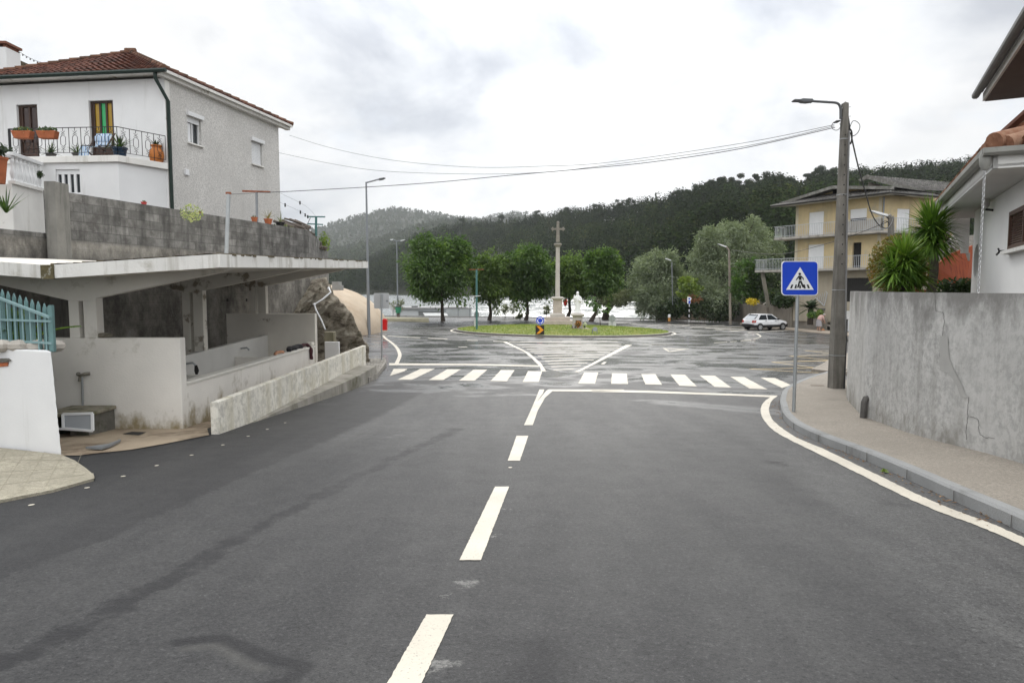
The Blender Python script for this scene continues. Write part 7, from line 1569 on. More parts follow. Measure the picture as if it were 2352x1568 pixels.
for k, (dx, lab) in enumerate(((-.44, 'small dark candle lantern at the left corner of the statue base'), (-.22, 'small dark candle lantern left of the bouquet'))):
    c = Vector((x0 + dx, y0 - .60, zz_(753.2))); t2 = thing('candle_lantern', lab, 'lantern', c); MB().lathe([(.04, 0), (.04, .10), (.035, .11)], c, 10).build('glass', MT('dark_red_glass', (.05, .015, .012), .3, .1, 3, 0), t2, smooth='auto'); MB().lathe([(.045, .11), (.045, .13), (.02, .17), (.01, .19)], c, 10).build('lid', DARKMETAL, t2, smooth='auto')
# island floodlight
c = P(1366, 770, 46.6); c.z = zi(c.x, c.y); t = thing('floodlight', 'small grey cylindrical floodlight on the island lawn', 'floodlight', c); MB().tube([c + Vector((0, -.16, .30)), c + Vector((0, .10, .28))], [.15, .13], 18).build('housing', GALV, t, smooth='auto'); MB().disc(c + Vector((0, -.165, .30)), .125, (0, -1, 0), .006, 20).build('lens', GLASSL, t)
m_ = MB()
for s in (-1, 1): m_.bar(c + Vector((s * .16, 0, -.02)), c + Vector((s * .16, 0, .30)), .02, .05)
m_.build('bracket', STEELGREY, t)
# ------------------------------------------------------------------ island signs and posts
c = P(1240, 769, 45.75); c.z = zi(c.x, c.y); t = thing('roundabout_sign', 'blue round roundabout sign above a black and amber chevron board', 'road sign', c); kx = 45.75 / F; yS = 45.6
def c5(x, y, off=0): p = P((1320 + x / 7.84) / 1.08844, (720 + y / 7.84) / 1.08844, yS - off); return p
cen = c5(239, 636); rad = 84 / 7.84 / 1.08844 * yS / F
MB().tube([Vector((cen.x, yS + .06, c.z - .1)), Vector((cen.x, yS + .06, cen.z + rad * .6))], .032, 10).build('post', GALV, t, smooth='auto')
rd = MB().disc(cen + Vector((0, .02, 0)), rad, (0, -1, 0), .02, 32).build('round_plate', SIGNW, t); MB().disc(cen + Vector((0, -.003, 0)), rad * .95, (0, -1, 0), .002, 32).build('blue_field', BLUE, rd)
m_ = MB()
for k in range(3):
    a0 = R(90 + 120 * k); pts_o, pts_i = [], []; r1, r0 = rad * .72, rad * .52
    for j in range(9): a = a0 + R(48) - R(80) * j / 8; pts_o.append(cen + Vector((math.cos(a)*r1, -.007, math.sin(a)*r1))); pts_i.append(cen + Vector((math.cos(a)*r0, -.007, math.sin(a)*r0)))
    m_.prism(pts_o + pts_i[::-1], (0, .002, 0)); a = a0 + R(-32); a2 = a - R(24); rm_ = (r0 + r1) / 2; m_.prism([cen + Vector((math.cos(a)*r_, -.007, math.sin(a)*r_)) for r_ in (rad * .84, rad * .40)] + [cen + Vector((math.cos(a2)*rm_, -.007, math.sin(a2)*rm_))], (0, .002, 0))
m_.build('arrows', SIGNW, rd)
bd_ = MB().prism([c5(148, 730), c5(318, 730), c5(318, 912), c5(148, 912)], (0, .02, 0)).build('chevron_board', flatmat('board_black', (.02, .016, .014), .5), t)
MB().prism([c5(x, y, .004) for x, y in ((165, 740), (230, 745), (308, 822), (222, 892), (160, 897), (236, 820))], (0, .002, 0)).build('chevron', AMBER, bd_)
def backsign(u, v, r_px, d, vb, lab, plate_box=None, ru=1.0):
    c = P(u, v, d); b = P(u, vb, d); b.z = min(b.z, zi(b.x, b.y)) if (b.xy - IC).length < IR else zg(b.x, b.y); r_ = r_px * d / F; t = thing('road_sign', lab, 'road sign', b, 'backs of island signs'); MB().tube([Vector((c.x, d + .05 - .12, b.z - .1)), Vector((c.x, d - .07, c.z + r_ * .7))], .03, 8).build('post', GALV, t, smooth='auto')
    m_ = MB(); nrm = (0, -1, 0) if ru == 1 else (math.sin(R(55)), -math.cos(R(55)), 0); m_.disc(c, r_, nrm, .02, 26); m_.build('round_plate', STEELGREY if ru != 1 else GALV, t)
    if plate_box: u0, u1, v0, v1 = plate_box; a_, b__ = P(u0, v0, d), P(u1, v1, d); MB().bx(a_.x, b__.x, d - .01, d + .01, b__.z, a_.z).build('square_plate', MT('pale_sign_back', (.55, .56, .56), .5, .05, 3, 0), t)
    return t
backsign(1406, 731.5, 8.0, 58.5, 751, 'grey back of a round sign at the far right of the island', (1398, 1415, 739, 749))
backsign(1094.5, 722.7, 8.6, 55.5, 752, 'grey round sign seen edge on, left end of the island', (1089, 1097, 735, 750), .6)
c = P(1095, 754, 50.8); c.z = zi(c.x, c.y); t = thing('t_post', 'green T shaped post at the left end of the island lawn', 'post', c); top = P(1094.7, 619, 50.8); MB().tube([c - Vector((0, 0, .1)), Vector((top.x, top.y, top.z))], .075, 10).build('post', TEALP, t, smooth='auto')
a, b = P(1077.5, 619, 50.8), P(1111.5, 619, 50.8); MB().bar(a, b, .07, .06).build('crossbar', RUST, t); a, b = P(1085, 681, 50.7), P(1104, 679, 50.7); m_ = MB(); m_.bar(a, b, .05, .05); m_.bar(a, P(1086, 690, 50.7), .05, .05); m_.build('side_bracket', SHUT, t)
# red and white life ring post far by the river
t = thing('buoy_post', 'white post with a small red and white sign at the waterside, right of the cross', 'post', P(1292, 728, 86)); MB().tube([P(1289.5, 728, 86), P(1289, 683, 86)], .05, 8).build('post', SHUT, t); m_ = MB(); m_.ball(P(1299, 694, 86), .42, 12, 8, (.6, .4, 1.2)); m_.build('red_buoy', RED, t, smooth=True); MB().ball(P(1298, 684, 86), .3, 10, 7, (.6, .5, 1)).build('white_cap', SHUT, t, smooth=True)
# ------------------------------------------------------------------ left roadside: sign back, red bin, lamps, kiosk
b = G(877, 828, .14); d = b.y; t = thing('square_sign', 'grey back of a square road sign on the cobbled corner', 'road sign', b); MB().tube([b - Vector((0, 0, .1)), P(876.3, 675, d)], .032, 10).build('post', GALV, t, smooth='auto')
a_, b__ = P(858.6, 673, d + .05), P(893.8, 708.5, d + .05); m_ = MB(); w_, h_ = b__.x - a_.x, a_.z - b__.z; rr_ = [(x, y) for x, y in rrect(0, w_, 0, h_, .05)]; m_.prism([(a_.x + x, d + .045, b__.z + y) for x, y in rr_], (0, .02, 0)); pl2 = m_.build('panel', MT('aluminium_back', (.42, .43, .44), .45, .06, 3, .0, 10, .3), t)
MB().bx(a_.x + .47, a_.x + .55, d + .041, d + .045, a_.z - .34, a_.z - .27).build('sticker', STEELGREY, pl2)
c = P(883.5, 758, 44); gz_ = zg(c.x, c.y); t = thing('red_bin', 'bright red litter bin on a thin grey post by the tan bank', 'litter bin', (c.x, 44, gz_)); zt_, zb_ = P(883, 734, 44).z, P(883, 758, 44).z
m_ = MB(); m_.prism([(c.x + x, 43.85, z__) for x, z__ in ((-.15, zb_), (.15, zb_), (.17, zt_ - .06), (.19, zt_ - .06), (.19, zt_), (-.17, zt_), (-.17, zt_ - .06))], (0, .3, 0)); m_.build('bin', RED, t, bevel=.03); MB().box((c.x + .02, 44, zt_ + .03), (.22, .2, .06)).build('lid', RED, t, bevel=.02); MB().tube([(c.x - .2, 44, gz_ - .1), (c.x - .2, 44, P(878, 727, 44).z)], .035, 8).build('post', STEELGREY, t, smooth='auto')
def lamp(b, top, arms, lab, r0, r1, cat='street lamp', mat=STEELGREY, nm='street_lamp'):
    t = thing(nm, lab, cat, b); MB().tube([b - Vector((0, 0, .2)), b.lerp(top, .33), top], [r0, (r0 + r1) / 2, r1], 10).build('pole', mat, t, smooth='auto'); dct = top.y
    for (e, hd_, w_) in arms: MB().tube([top - Vector((0, 0, .05)), e], r1 * .9, 8).build('arm', mat, t, smooth='auto'); dv = (hd_ - e).normalized(); m_ = MB(); up = Vector((0, 0, 1)); m_.prism([e + up * .07, e.lerp(hd_, .75) + up * .05, hd_, e.lerp(hd_, .6) - up * .06, e - up * .05], (0, w_, 0)); m_.build('lamp_head', LAMP, t, bevel=.01)
    return t
d = 46.0; b = P(847, 745, d); b.z = zg(b.x, b.y); lamp(b, P(841, 418, d), [(P(870, 412, d), P(885, 408.5, d), .25)], 'tall grey street lamp behind the tan bank with one arm', .13, .055)
d = 87; b = P(914, 715, d); b.z = zg(b.x, b.y); lamp(b, P(911, 553, d), [(P(903, 550, d), P(895, 550.5, d), .3), (P(920, 553, d), P(931, 550, d), .3)], 'slim street lamp with two pale heads by the riverside kiosk', .12, .06)
for a_ in kids(SC.objects['street_lamp.001']):
    if a_.name.startswith('lamp_head'): a_.data.materials[0] = SHUT
b = P(1678, 737, 71); b.z = zg(b.x, b.y); d = 71; t = lamp(b, P(1674.5, 575, d), [(P(1669, 567, d), P(1648, 559.5, d), .3)], 'pale wooden lamp pole at the end of the grey garden wall', .16, .11, mat=MT('weathered_pole', (.30, .27, .23), .95, .25, 4, .4, 30, streak=((.12, .10, .08), .45, .7, 5)))
for a_ in kids(t):
    if a_.name.startswith('lamp_head'): a_.data.materials[0] = SHUT
d = 38; b = P(2047, 690, d); b.z = 0; t = lamp(b, P(2046.5, 500, d), [(P(2040, 495, d), P(1998, 483, d), .22)], 'small concrete lamp post with a pale curved arm in front of the yellow house', .20, .16, mat=POLE)
for a_ in kids(t):
    if a_.name.startswith('lamp_head'): a_.data.materials[0] = SHUT
m_ = MB(); rng = [P(2034 + 9 * math.cos(k * .7), 516 + 8 * math.sin(k * .7), d - .2) for k in range(18)]; m_.tube(smooth_line(rng, 3), .02, 6); m_.build('cable_coil', CABLE, t)
wire('overhead_wire', [(2040, 509), (1960, 540), (1880, 565), (1800, 583), (1740, 582), (1680, 574)], 38, 71, 'overhead wire from the small lamp post to the pale wooden lamp pole', .02)
t = thing('distant_lamp', 'pale lamp head peeping out of the left silver willow', 'street lamp', P(1545, 660, 80)); MB().tube([P(1545, 700, 78), P(1543, 602, 78)], .06, 7).build('pole', STEELGREY, t); MB().bar(P(1529, 594, 78), P(1541, 598, 78), .25, .1).build('lamp_head', SHUT, t)
# kiosk
KD = 93.0; ks = thing('river_kiosk', 'low pale flat roofed kiosk by the river with a propped awning', 'kiosk', P(990, 735, KD)); k_ = lambda u, v: P(u, v, KD); zb_ = k_(990, 737).z
def c6(x, y, d=KD): return P((960 + x / 7.84) / 1.08844, (640 + y / 7.84) / 1.08844, d)
a, b = c6(230, 1030), c6(1230, 1030); MB().bx(a.x, b.x, KD, KD + 4, zb_, a.z).build('wall', CORR, ks, bevel=.02); m_ = MB(); a, b = c6(220, 1000), c6(1240, 1035); m_.bx(a.x, b.x, KD - .35, KD + 4.3, b.z, a.z); m_.build('roof', MT('kiosk_roof', (.34, .34, .34), .7, .1, 1, .1, 20), ks, bevel=.02)
a, b = c6(1225, 1010), c6(1685, 1220); m_ = MB(); m_.bx(a.x, b.x, KD - .4, KD + 3.5, zb_, a.z); m_.build('side_block', MT('kiosk_side', (.40, .42, .42), .6, .08, 1, .1, 20), ks, bevel=.02); m_ = MB(); m_.prism([c6(1220, 1003, KD - .45), c6(1580, 1003, KD - .45), c6(1690, 1018, KD - .45), c6(1690, 1030, KD - .45), c6(1220, 1030, KD - .45)], (0, 4, 0)); m_.build('side_roof', MT('kiosk_roof_dark', (.22, .22, .22), .7, .1, 1, .1, 20), ks)
a, b = c6(325, 1068), c6(665, 1195); MB().bx(a.x, b.x, KD - .06, KD - .01, b.z, a.z).build('front_panel', MT('kiosk_panel', (.52, .54, .55), .5, .04, 2, 0), ks); a, b = c6(680, 1080), c6(1130, 1195); MB().bx(a.x, b.x, KD - .03, KD - .005, b.z, a.z).build('serving_opening', MT('shaded_panel', (.20, .21, .21), .6, .1, 2, 0), ks)
MB().prism([c6(760, 1115, KD - .1), c6(1225, 1115, KD - .1), c6(1255, 1172, KD - 1.2), c6(800, 1172, KD - 1.2)], (0, 0, .04)).build('awning', MT('awning_sheet', (.68, .69, .68), .6, .05, 8, .2, 12), ks); MB().bar(c6(680, 1070, KD - .12), c6(1290, 1075, KD - .12), .12, .08).build('gutter', CORR, ks); a, b = c6(535, 995), c6(650, 1008); MB().bx(a.x, b.x, KD + .2, KD + 1, b.z, a.z + .1).build('roof_vent', BLACK, ks)
t = thing('satellite_dish', 'pale round satellite dish at the left end of the kiosk', 'dish', c6(178, 980)); MB().disc(c6(178, 985, KD - .6), .52, (.3, -1, .2), .06, 22).build('dish', MT('grey_dish', (.42, .42, .42), .5, .05, 3, 0), t); MB().tube([c6(178, 985, KD - .5), c6(178, 1200, KD - .5)], .04, 7).build('mast', GALV, t)
t = thing('water_cask', 'two pale gas cylinders left of the kiosk', 'cylinders', c6(190, 1200)); m_ = MB()
for x in (172, 212): p = c6(x, 1205, KD - .3); m_.lathe([(.22, 0), (.22, 1.6), (.1, 1.75)], (p.x, p.y, zb_), 12)
m_.build('cylinders', MT('white_cylinder', (.62, .62, .61), .5, .05, 3, 0), t, smooth='auto')
p = c6(282, 1200, 86); p.z = zg(p.x, p.y); t = thing('green_bin', 'green litter bin on the slim riverside lamp post', 'litter bin', p); zt_, zb2 = c6(282, 1000, 86).z, c6(282, 1115, 86).z; MB().lathe([(.30, zb2), (.38, zt_ - .1), (.40, zt_)], (p.x, 86, 0), 14).build('bin', MT('green_plastic', (.05, .26, .14), .5, .1, 3, 0), t, smooth='auto'); MB().lathe([(.41, zt_), (.36, zt_ + .1), (.2, zt_ + .13)], (p.x, 86, 0), 14).build('lid', BLACK, t, smooth='auto'); MB().lathe([(.2, p.z - .05), (.18, zb2)], (p.x, 86, 0), 10).build('stand', BARKP, t)
for k, (x, y0, y1) in enumerate(((1455, 915, 1210), (1683, 955, 1215))):
    a, b = c6(x, y0, 91.6), c6(x, y1, 91.6); t = tag(MB().tube([a, b], .05, 7).build('thin_post', STEELGREY), ('thin dark post in front of the kiosk side block', 'thin dark post at the right end of the kiosk')[k], 'post')
m_ = MB(); a, b = guv((860, 736), (1047, 737)); gl = guv((872, 733.5), (985, 735), (985, 739.5), (872, 737.5)); m_.prism([p + Vector((0, 0, 0)) for p in gl], (0, 0, .28)); struct(m_, 'raised_verge', MT('dry_verge', (.30, .28, .20), .95, .2, 2, .4, 20))
# P sign and bollard
c = P(1582.5, 736, 73); c.z = zg(c.x, c.y) + .1; t = thing('parking_sign', 'blue parking sign with white letter P on a black and white striped pole', 'road sign', c); m_ = MB(); m2 = MB(); tz = P(1583, 692, 73).z; n_ = 8
for k in range(n_): (m_ if k % 2 else m2).tube([(c.x, 73, c.z + (tz - c.z) * k / n_), (c.x, 73, c.z + (tz - c.z) * (k + 1) / n_)], .045, 8)
m_.build('black_bands', SIGNK, t); m2.build('white_bands', SIGNW, t)
def c9(x, y, off=0): return P((1600 + x / 6.533) / 1.08844, (640 + y / 6.533) / 1.08844, 72.9 - off)
pp_ = MB().prism([c9(776, 676), c9(826, 676), c9(826, 780), c9(776, 780)], (0, .03, 0)).build('plate', SIGNW, t, bevel=.02); MB().prism([c9(781, 681, .008), c9(821, 681, .008), c9(821, 775, .008), c9(781, 775, .008)], (0, .004, 0)).build('blue_field', BLUE, pp_)
cu = bpy.data.curves.new('letter', 'FONT'); cu.body = 'P'; cu.size = .95; cu.align_x = 'CENTER'; cu.align_y = 'CENTER'; cu.extrude = .004; cu.offset = .015; fo_ = bpy.data.objects.new('letter', cu); COL.objects.link(fo_); fo_.rotation_euler = (math.pi/2, 0, 0); q_ = c9(801, 725, .014); fo_.location = q_; fo_.parent = pp_; cu.materials.append(SIGNW); bpy.context.view_layer.update(); ml_ = bpy.data.meshes.new_from_object(fo_.evaluated_get(bpy.context.evaluated_depsgraph_get())); fo2 = bpy.data.objects.new('letter', ml_); COL.objects.link(fo2); fo2.matrix_world = fo_.matrix_world.copy(); fo2.parent = pp_; bpy.data.objects.remove(fo_)
c = P(1537, 737, 74); c.z = zg(c.x, c.y) + .15; t = thing('bollard', 'small white and orange bollard at the foot of the earth bank', 'bollard', c); zt_ = P(1537, 722, 74).z; zm_ = P(1537, 729, 74).z; MB().lathe([(.16, 0), (.13, zm_ - c.z)], c, 12).build('orange_base', MT('ochre_base', (.42, .20, .05), .7, .1, 3, 0), t, smooth='auto'); MB().lathe([(.15, zm_ - c.z), (.15, zt_ - c.z - .05), (.1, zt_ - c.z)], c, 12).build('white_top', SHUT, t, smooth='auto')
# ------------------------------------------------------------------ yellow three storey house
yh = thing('yellow_house', 'weathered yellow three storey house with long balconies and grey tiled gable roof', 'house', (30, 60, 0))
def cy(x, y, d): return P((1920 + x / 4.9) / 1.08844, (420 + y / 4.9) / 1.08844, d)
YL, YR = P(1829, 478, 62), P(2026, 461, 55.4); YR2 = P(2135, 466, 56.8); YB = .6
for p in (YL, YR, YR2): p.z = 9.0
ya, yn = frame(YL, YR); LY = (Vector((YR.x - YL.x, YR.y - YL.y))).length; y2d, y2n = frame(YR, YR2); LY2 = (Vector((YR2.x - YR.x, YR2.y - YR.y))).length
def yr(x0, x1, y0, y1, a=YL, d=None):
    d = d or ya; u0, u1 = (1920 + x0 / 4.9) / 1.08844, (1920 + x1 / 4.9) / 1.08844; v0, v1 = (420 + y0 / 4.9) / 1.08844, (420 + y1 / 4.9) / 1.08844; return hrect(u0, u1, v0, v1, a, d)
F2, F1 = 6.28, 3.40
D2 = yr(500, 680, 540, 815); W2 = yr(1005, 1210, 500, 650); D1 = yr(490, 682, 936, 1200); K1 = yr(1033, 1140, 912, 1200); GA = yr(940, 1282, 1345, 1560); S2 = yr(1580, 1735, 500, 775, YR, y2d)
D2 = (D2[0], D2[1], F2 + .02, D2[3]); D1 = (D1[0], D1[1], F1 + .02, D1[3]); K1 = (K1[0], K1[1], F1 + .02, K1[3]); S2 = (S2[0], S2[1], F2 + .02, S2[3]); GA = (GA[0], GA[1], YB, GA[3])
m_ = MB(); wall_with_holes(m_, YL, ya, yn, LY, F1 - .2, 9.15, [D2, W2, D1, K1], .25); m_.build('front_wall', YELLOW, yh)
m_ = MB(); wall_with_holes(m_, YL, ya, yn, LY, -1.2, F1 - .2, [GA], .3); m_.poly([wpt(YR, y2d, y2n, 0, -1.2), wpt(YR, y2d, y2n, LY2 + 3, -1.2), wpt(YR, y2d, y2n, LY2 + 3, F1 - .2), wpt(YR, y2d, y2n, 0, F1 - .2)]); m_.build('basement_wall', MT('beige_basement', (.36, .32, .25), .9, .1, .8, .15, 20, streak=((.25, .22, .17), .5, .75, 1.5)), yh)
m_ = MB(); wall_with_holes(m_, YR, y2d, y2n, LY2 + 3, F1 - .2, 9.15, [S2], .25); bk = -yn * 9
m_.poly([wpt(YL, ya, yn, 0, -1), wpt(YL, ya, yn, 0, -1, -9), wpt(YL, ya, yn, 0, 9.15, -9), wpt(YL, ya, yn, 0, 9.15)]); m_.build('side_wall', YELLOW, yh)
m_ = MB()
for s in (.0, LY): m_.bar(wpt(YL, ya, yn, s + (.12 if s == 0 else -.12), F1, .006), wpt(YL, ya, yn, s + (.12 if s == 0 else -.12), 9.0, .006), .26, .03, up=yn)
m_.build('corner_band', MT('pale_quoin', (.50, .45, .34), .9, .1, 1, .1, 20), yh)
def shutter_door(q_, a, d, nrm, nm, mat, lab=None, gap=0):
    s0, s1, z0, z1 = q_; m_ = MB(); m_.bar(wpt(a, d, nrm, (s0+s1)/2, z0 + gap, -.08), wpt(a, d, nrm, (s0+s1)/2, z1, -.08), s1 - s0, .04, up=nrm); n_ = int((z1 - z0 - gap) / .12)
    o = m_.build(nm, mat, yh); MB().bar(wpt(a, d, nrm, (s0+s1)/2, z0, -.16), wpt(a, d, nrm, (s0+s1)/2, z1, -.16), s1 - s0, .02, up=nrm).build('pane', GLASS, o)
    m_ = MB()
    for k in range(n_): m_.bar(wpt(a, d, nrm, s0, z0 + gap + .06 + .12 * k, -.058), wpt(a, d, nrm, s1, z0 + gap + .06 + .12 * k, -.058), .012, .02)
    m_.build('slat_lines', mat, o)
shutter_door(D2, YL, ya, yn, 'shuttered_door', SHUT); shutter_door(D1, YL, ya, yn, 'shuttered_door', SHUT); shutter_door(W2, YL, ya, yn, 'shuttered_window', SHUT, gap=(W2[3] - W2[2]) * .24); shutter_door(S2, YR, y2d, y2n, 'shuttered_door', SHUT)
DKO = flatmat('dark_doorway', (.010, .009, .008), .8)
s0, s1, z0, z1 = K1; MB().bar(wpt(YL, ya, yn, (s0+s1)/2, z0, -.22), wpt(YL, ya, yn, (s0+s1)/2, z1, -.22), s1 - s0, .03, up=yn).build('dark_door', DKO, yh)
s0, s1, z0, z1 = GA; m_ = MB(); m_.bar(wpt(YL, ya, yn, (s0+s1)/2, z0, -.2), wpt(YL, ya, yn, (s0+s1)/2, z1, -.2), s1 - s0, .03, up=yn)
for k in range(14): m_.bar(wpt(YL, ya, yn, s0 + (s1-s0)*(k+.5)/14, z0, -.175), wpt(YL, ya, yn, s0 + (s1-s0)*(k+.5)/14, z1, -.175), .06, .02, up=yn)
m_.build('garage_door', flatmat('dark_garage', (.016, .015, .014), .6), yh)
# balconies
SLAB = MT('balcony_concrete', (.36, .34, .31), .9, .15, 1.2, .2, 20, streak=((.18, .17, .15), .5, .7, 3)); RAIL = MT('pale_railing', (.42, .44, .46), .5, .05, 5, 0)
BP = 1.15
def balcony(zf, sL, sR, nm, side=True, solid=None):
    a0, a1 = wpt(YL, ya, yn, -sL, zf, BP), wpt(YL, ya, yn, LY + BP * .6, zf, BP); i0, i1 = wpt(YL, ya, yn, -sL, zf, -.5 if sL > .5 else 0), wpt(YL, ya, yn, LY, zf, 0); pts = [i0, a0, a1]; rail = [a0, a1]
    if side: e1 = wpt(YR, y2d, y2n, LY2 + 1, zf, BP); pts += [e1, wpt(YR, y2d, y2n, LY2 + 1, zf, 0)]; rail.append(e1)
    pts.append(i1); s_ = MB().prism(pts, (0, 0, -.20)).build('balcony_slab', SLAB, yh, bevel=.02); m_ = MB()
    for a, b in zip([i0] + rail, rail): m_.bar(a + Vector((0, 0, .98)), b + Vector((0, 0, .98)), .05, .04); m_.bar(a + Vector((0, 0, .10)), b + Vector((0, 0, .10)), .03, .03); n_ = max(2, int((b - a).length / .16)); [m_.bar(a.lerp(b, k / n_) + Vector((0, 0, 0.0)), a.lerp(b, k / n_) + Vector((0, 0, .97)), .022, .022) for k in range(n_ + 1)]
    m_.build('railing', RAIL, s_); return s_, a0, a1
sb2, a0, a1 = balcony(F2, 1.4, 0, 'upper'); m_ = MB(); p0, p1 = a0.lerp(a1, .60), a1; m_.prism([p0 + yn*-.06, p1 + yn*-.06, p1 + yn*-.06 + Vector((0, 0, .9)), p0 + yn*-.06 + Vector((0, 0, .9))], yn * .03); m_.build('solid_panel', SLAB, sb2)
sb1, b0, b1 = balcony(F1, 3.4, 0, 'lower', False)
m_ = MB(); m_.bar(wpt(YL, ya, yn, -2.9, F1 - .2, .7), wpt(YL, ya, yn, -2.4, F1 - 3.4, .3), .28, .28); m_.build('side_support', MT('mossy_concrete_support', (.17, .16, .13), .9, .3, 1.2, .4, 15), yh)
m_ = MB(); dp = wpt(YR, y2d, y2n, .12, 9.0, .08); m_.tube([dp, Vector((dp.x, dp.y, F2))], .055, 8); m_.build('downpipe', STEELGREY, yh)
# roof: skirt, front gable, second roof block
EL, ER = P(1771, 481, 62.6), P(2043, 453, 53.8); ER2 = P(2160, 458, 56.2); EL.z = ER.z = ER2.z = 9.15; RM = GTILE
PK = (EL.lerp(ER, .52)); PK.z = P(1912, 428, 58.0).z; bk = -yn * 11
def tiled(m_, a, b, c, d, rows_, cols_):     # quad a,b (eave) - d,c (top)
    nrm = (b - a).cross(d - a).normalized(); nrm = nrm if nrm.z > 0 else -nrm
    for j in range(rows_):
        t0, t1 = j / rows_, min((j + 1.15) / rows_, 1)
        for i in range(cols_):
            f0, f1 = i / cols_, (i + 1) / cols_; p = [a.lerp(b, f0).lerp(d.lerp(c, f0), t0) + nrm*.05, a.lerp(b, f1).lerp(d.lerp(c, f1), t0) + nrm*.05, a.lerp(b, f1).lerp(d.lerp(c, f1), t1) + nrm*.01, a.lerp(b, f0).lerp(d.lerp(c, f0), t1) + nrm*.01]; ml, mh_ = (p[0] + p[1]) / 2 + nrm*.05, (p[2] + p[3]) / 2 + nrm*.05; v_ = [m_.vert(x) for x in (p[0], ml, p[1], p[2], mh_, p[3])]; m_.face((v_[0], v_[1], v_[4], v_[5])); m_.face((v_[1], v_[2], v_[3], v_[4]))
m_ = MB(); up = Vector((0, 0, 1)); gi = -yn * 1.5                          # gable wall sits back from the eave
SL, SR = EL + gi + ya * 1.6 + up * .62, ER + gi - ya * .8 + up * .62
tiled(m_, EL, ER, SR, SL, 4, 36); tiled(m_, ER, ER2, ER2 + (-y2n) * 2 + up * .7, SR, 4, 26)
GL, GR = EL + gi*.4 + up*.10, ER + gi*.4 + up * .40; PK2 = PK + gi * .4; PKb = PK2 + bk
tiled(m_, GR, GR + bk, PKb, PK2, 14, 40); tiled(m_, GL + bk, GL, PK2, PKb, 14, 30); m_.build('roof', RM, yh)
m_ = MB(); FB = MT('grey_barge_board', (.15, .145, .13), .85, .15, 2, .2, 20, stain=((.24, .235, .22), 3, .5, .6))
for a, b in ((GL, PK2), (GR, PK2)): m_.prism([a + up * .10, b + up * .10, b - up * .16, a - up * .14], yn * .12)
m_.build('barge_board', FB, yh); m_ = MB(); gw_ = gi * 1.25; g0 = EL + gw_ + ya * 1.2 + up * .30; g1 = ER + gw_ - ya * .8 + up * .30; gp_ = PK + gw_ - up * .05; ow = MB(); ow.prism([g0, g1, gp_], -yn * .25); ow.build('gable_wall', YELLOW, yh)
s_, z_ = hit(1921, 436, Vector((g0.x, g0.y, 0)), ya); c = wpt(g0, ya, yn, s_, z_, .012); MB().box(c, (.62, .03, .60), math.atan2(ya.y, ya.x)).build('attic_window', DKO, yh); 
m_ = MB(); m_.prism([EL - up * .12, ER - up * .12, ER2 - up * .12, ER2 - y2n * 1.4 - up * .06, ER - yn * 1.2 - up * .06, EL - yn * 1.2 + ya * 1.2 - up * .06], up * .04); m_.prism([EL - up * .14, ER - up * .14, ER + up * .02, EL + up * .02], yn * .04); m_.prism([ER - up * .14, ER2 - up * .14, ER2 + up * .02, ER + up * .02], y2n * .04); m_.build('soffit', MT('pale_soffit', (.50, .48, .43), .85, .1, 1, .1, 20), yh); m_ = MB()
m_.tube([EL + yn * .10 - up * .03, ER + yn * .10 + y2n * .05 - up * .03, ER2 + y2n * .1 - up * .03], .085, 8); m_.build('gutter', flatmat('dark_gutter_paint', (.022, .02, .018), .5), yh)
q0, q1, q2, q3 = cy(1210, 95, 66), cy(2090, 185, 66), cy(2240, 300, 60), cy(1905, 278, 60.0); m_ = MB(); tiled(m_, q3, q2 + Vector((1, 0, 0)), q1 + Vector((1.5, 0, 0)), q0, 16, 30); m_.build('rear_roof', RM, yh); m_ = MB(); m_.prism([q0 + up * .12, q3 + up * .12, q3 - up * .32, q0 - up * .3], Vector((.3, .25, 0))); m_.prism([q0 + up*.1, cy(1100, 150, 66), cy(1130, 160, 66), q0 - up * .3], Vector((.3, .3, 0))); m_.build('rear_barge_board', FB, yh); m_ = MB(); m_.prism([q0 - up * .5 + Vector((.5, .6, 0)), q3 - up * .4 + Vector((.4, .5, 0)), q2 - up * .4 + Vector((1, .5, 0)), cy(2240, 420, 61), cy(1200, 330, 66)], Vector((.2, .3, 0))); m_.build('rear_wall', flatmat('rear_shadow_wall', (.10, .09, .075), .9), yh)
# plastic chair and table on the lower balcony, wall lamps
c = cy(1160, 1195, 57.6); c.z = F1; t = thing('garden_chair', 'white plastic chair on the lower balcony of the yellow house', 'chair', c); PL = SHUT; m_ = MB(); MB().box(c + Vector((0, 0, .43)), (.46, .44, .03)).build('seat', PL, t, bevel=.01); MB().box(c + Vector((-.22, 0, .66)), (.03, .44, .42)).build('backrest', PL, t, bevel=.01)
for dx, dy in ((-.2, -.2), (.2, -.2), (-.2, .2), (.2, .2)): MB().bar(c + Vector((dx, dy, 0)), c + Vector((dx, dy, .42)), .04, .04).build('leg', PL, t)
c = cy(1270, 1195, 57.0); c.z = F1; t = thing('garden_table', 'dark table beside the white chair on the lower balcony', 'table', c); MB().box(c + Vector((0, 0, .72)), (1.2, .8, .05)).build('tabletop', BLACK, t)
for dx in (-.5, .5): MB().bar(c + Vector((dx, 0, 0)), c + Vector((dx, 0, .7)), .06, .5).build('leg', BLACK, t)
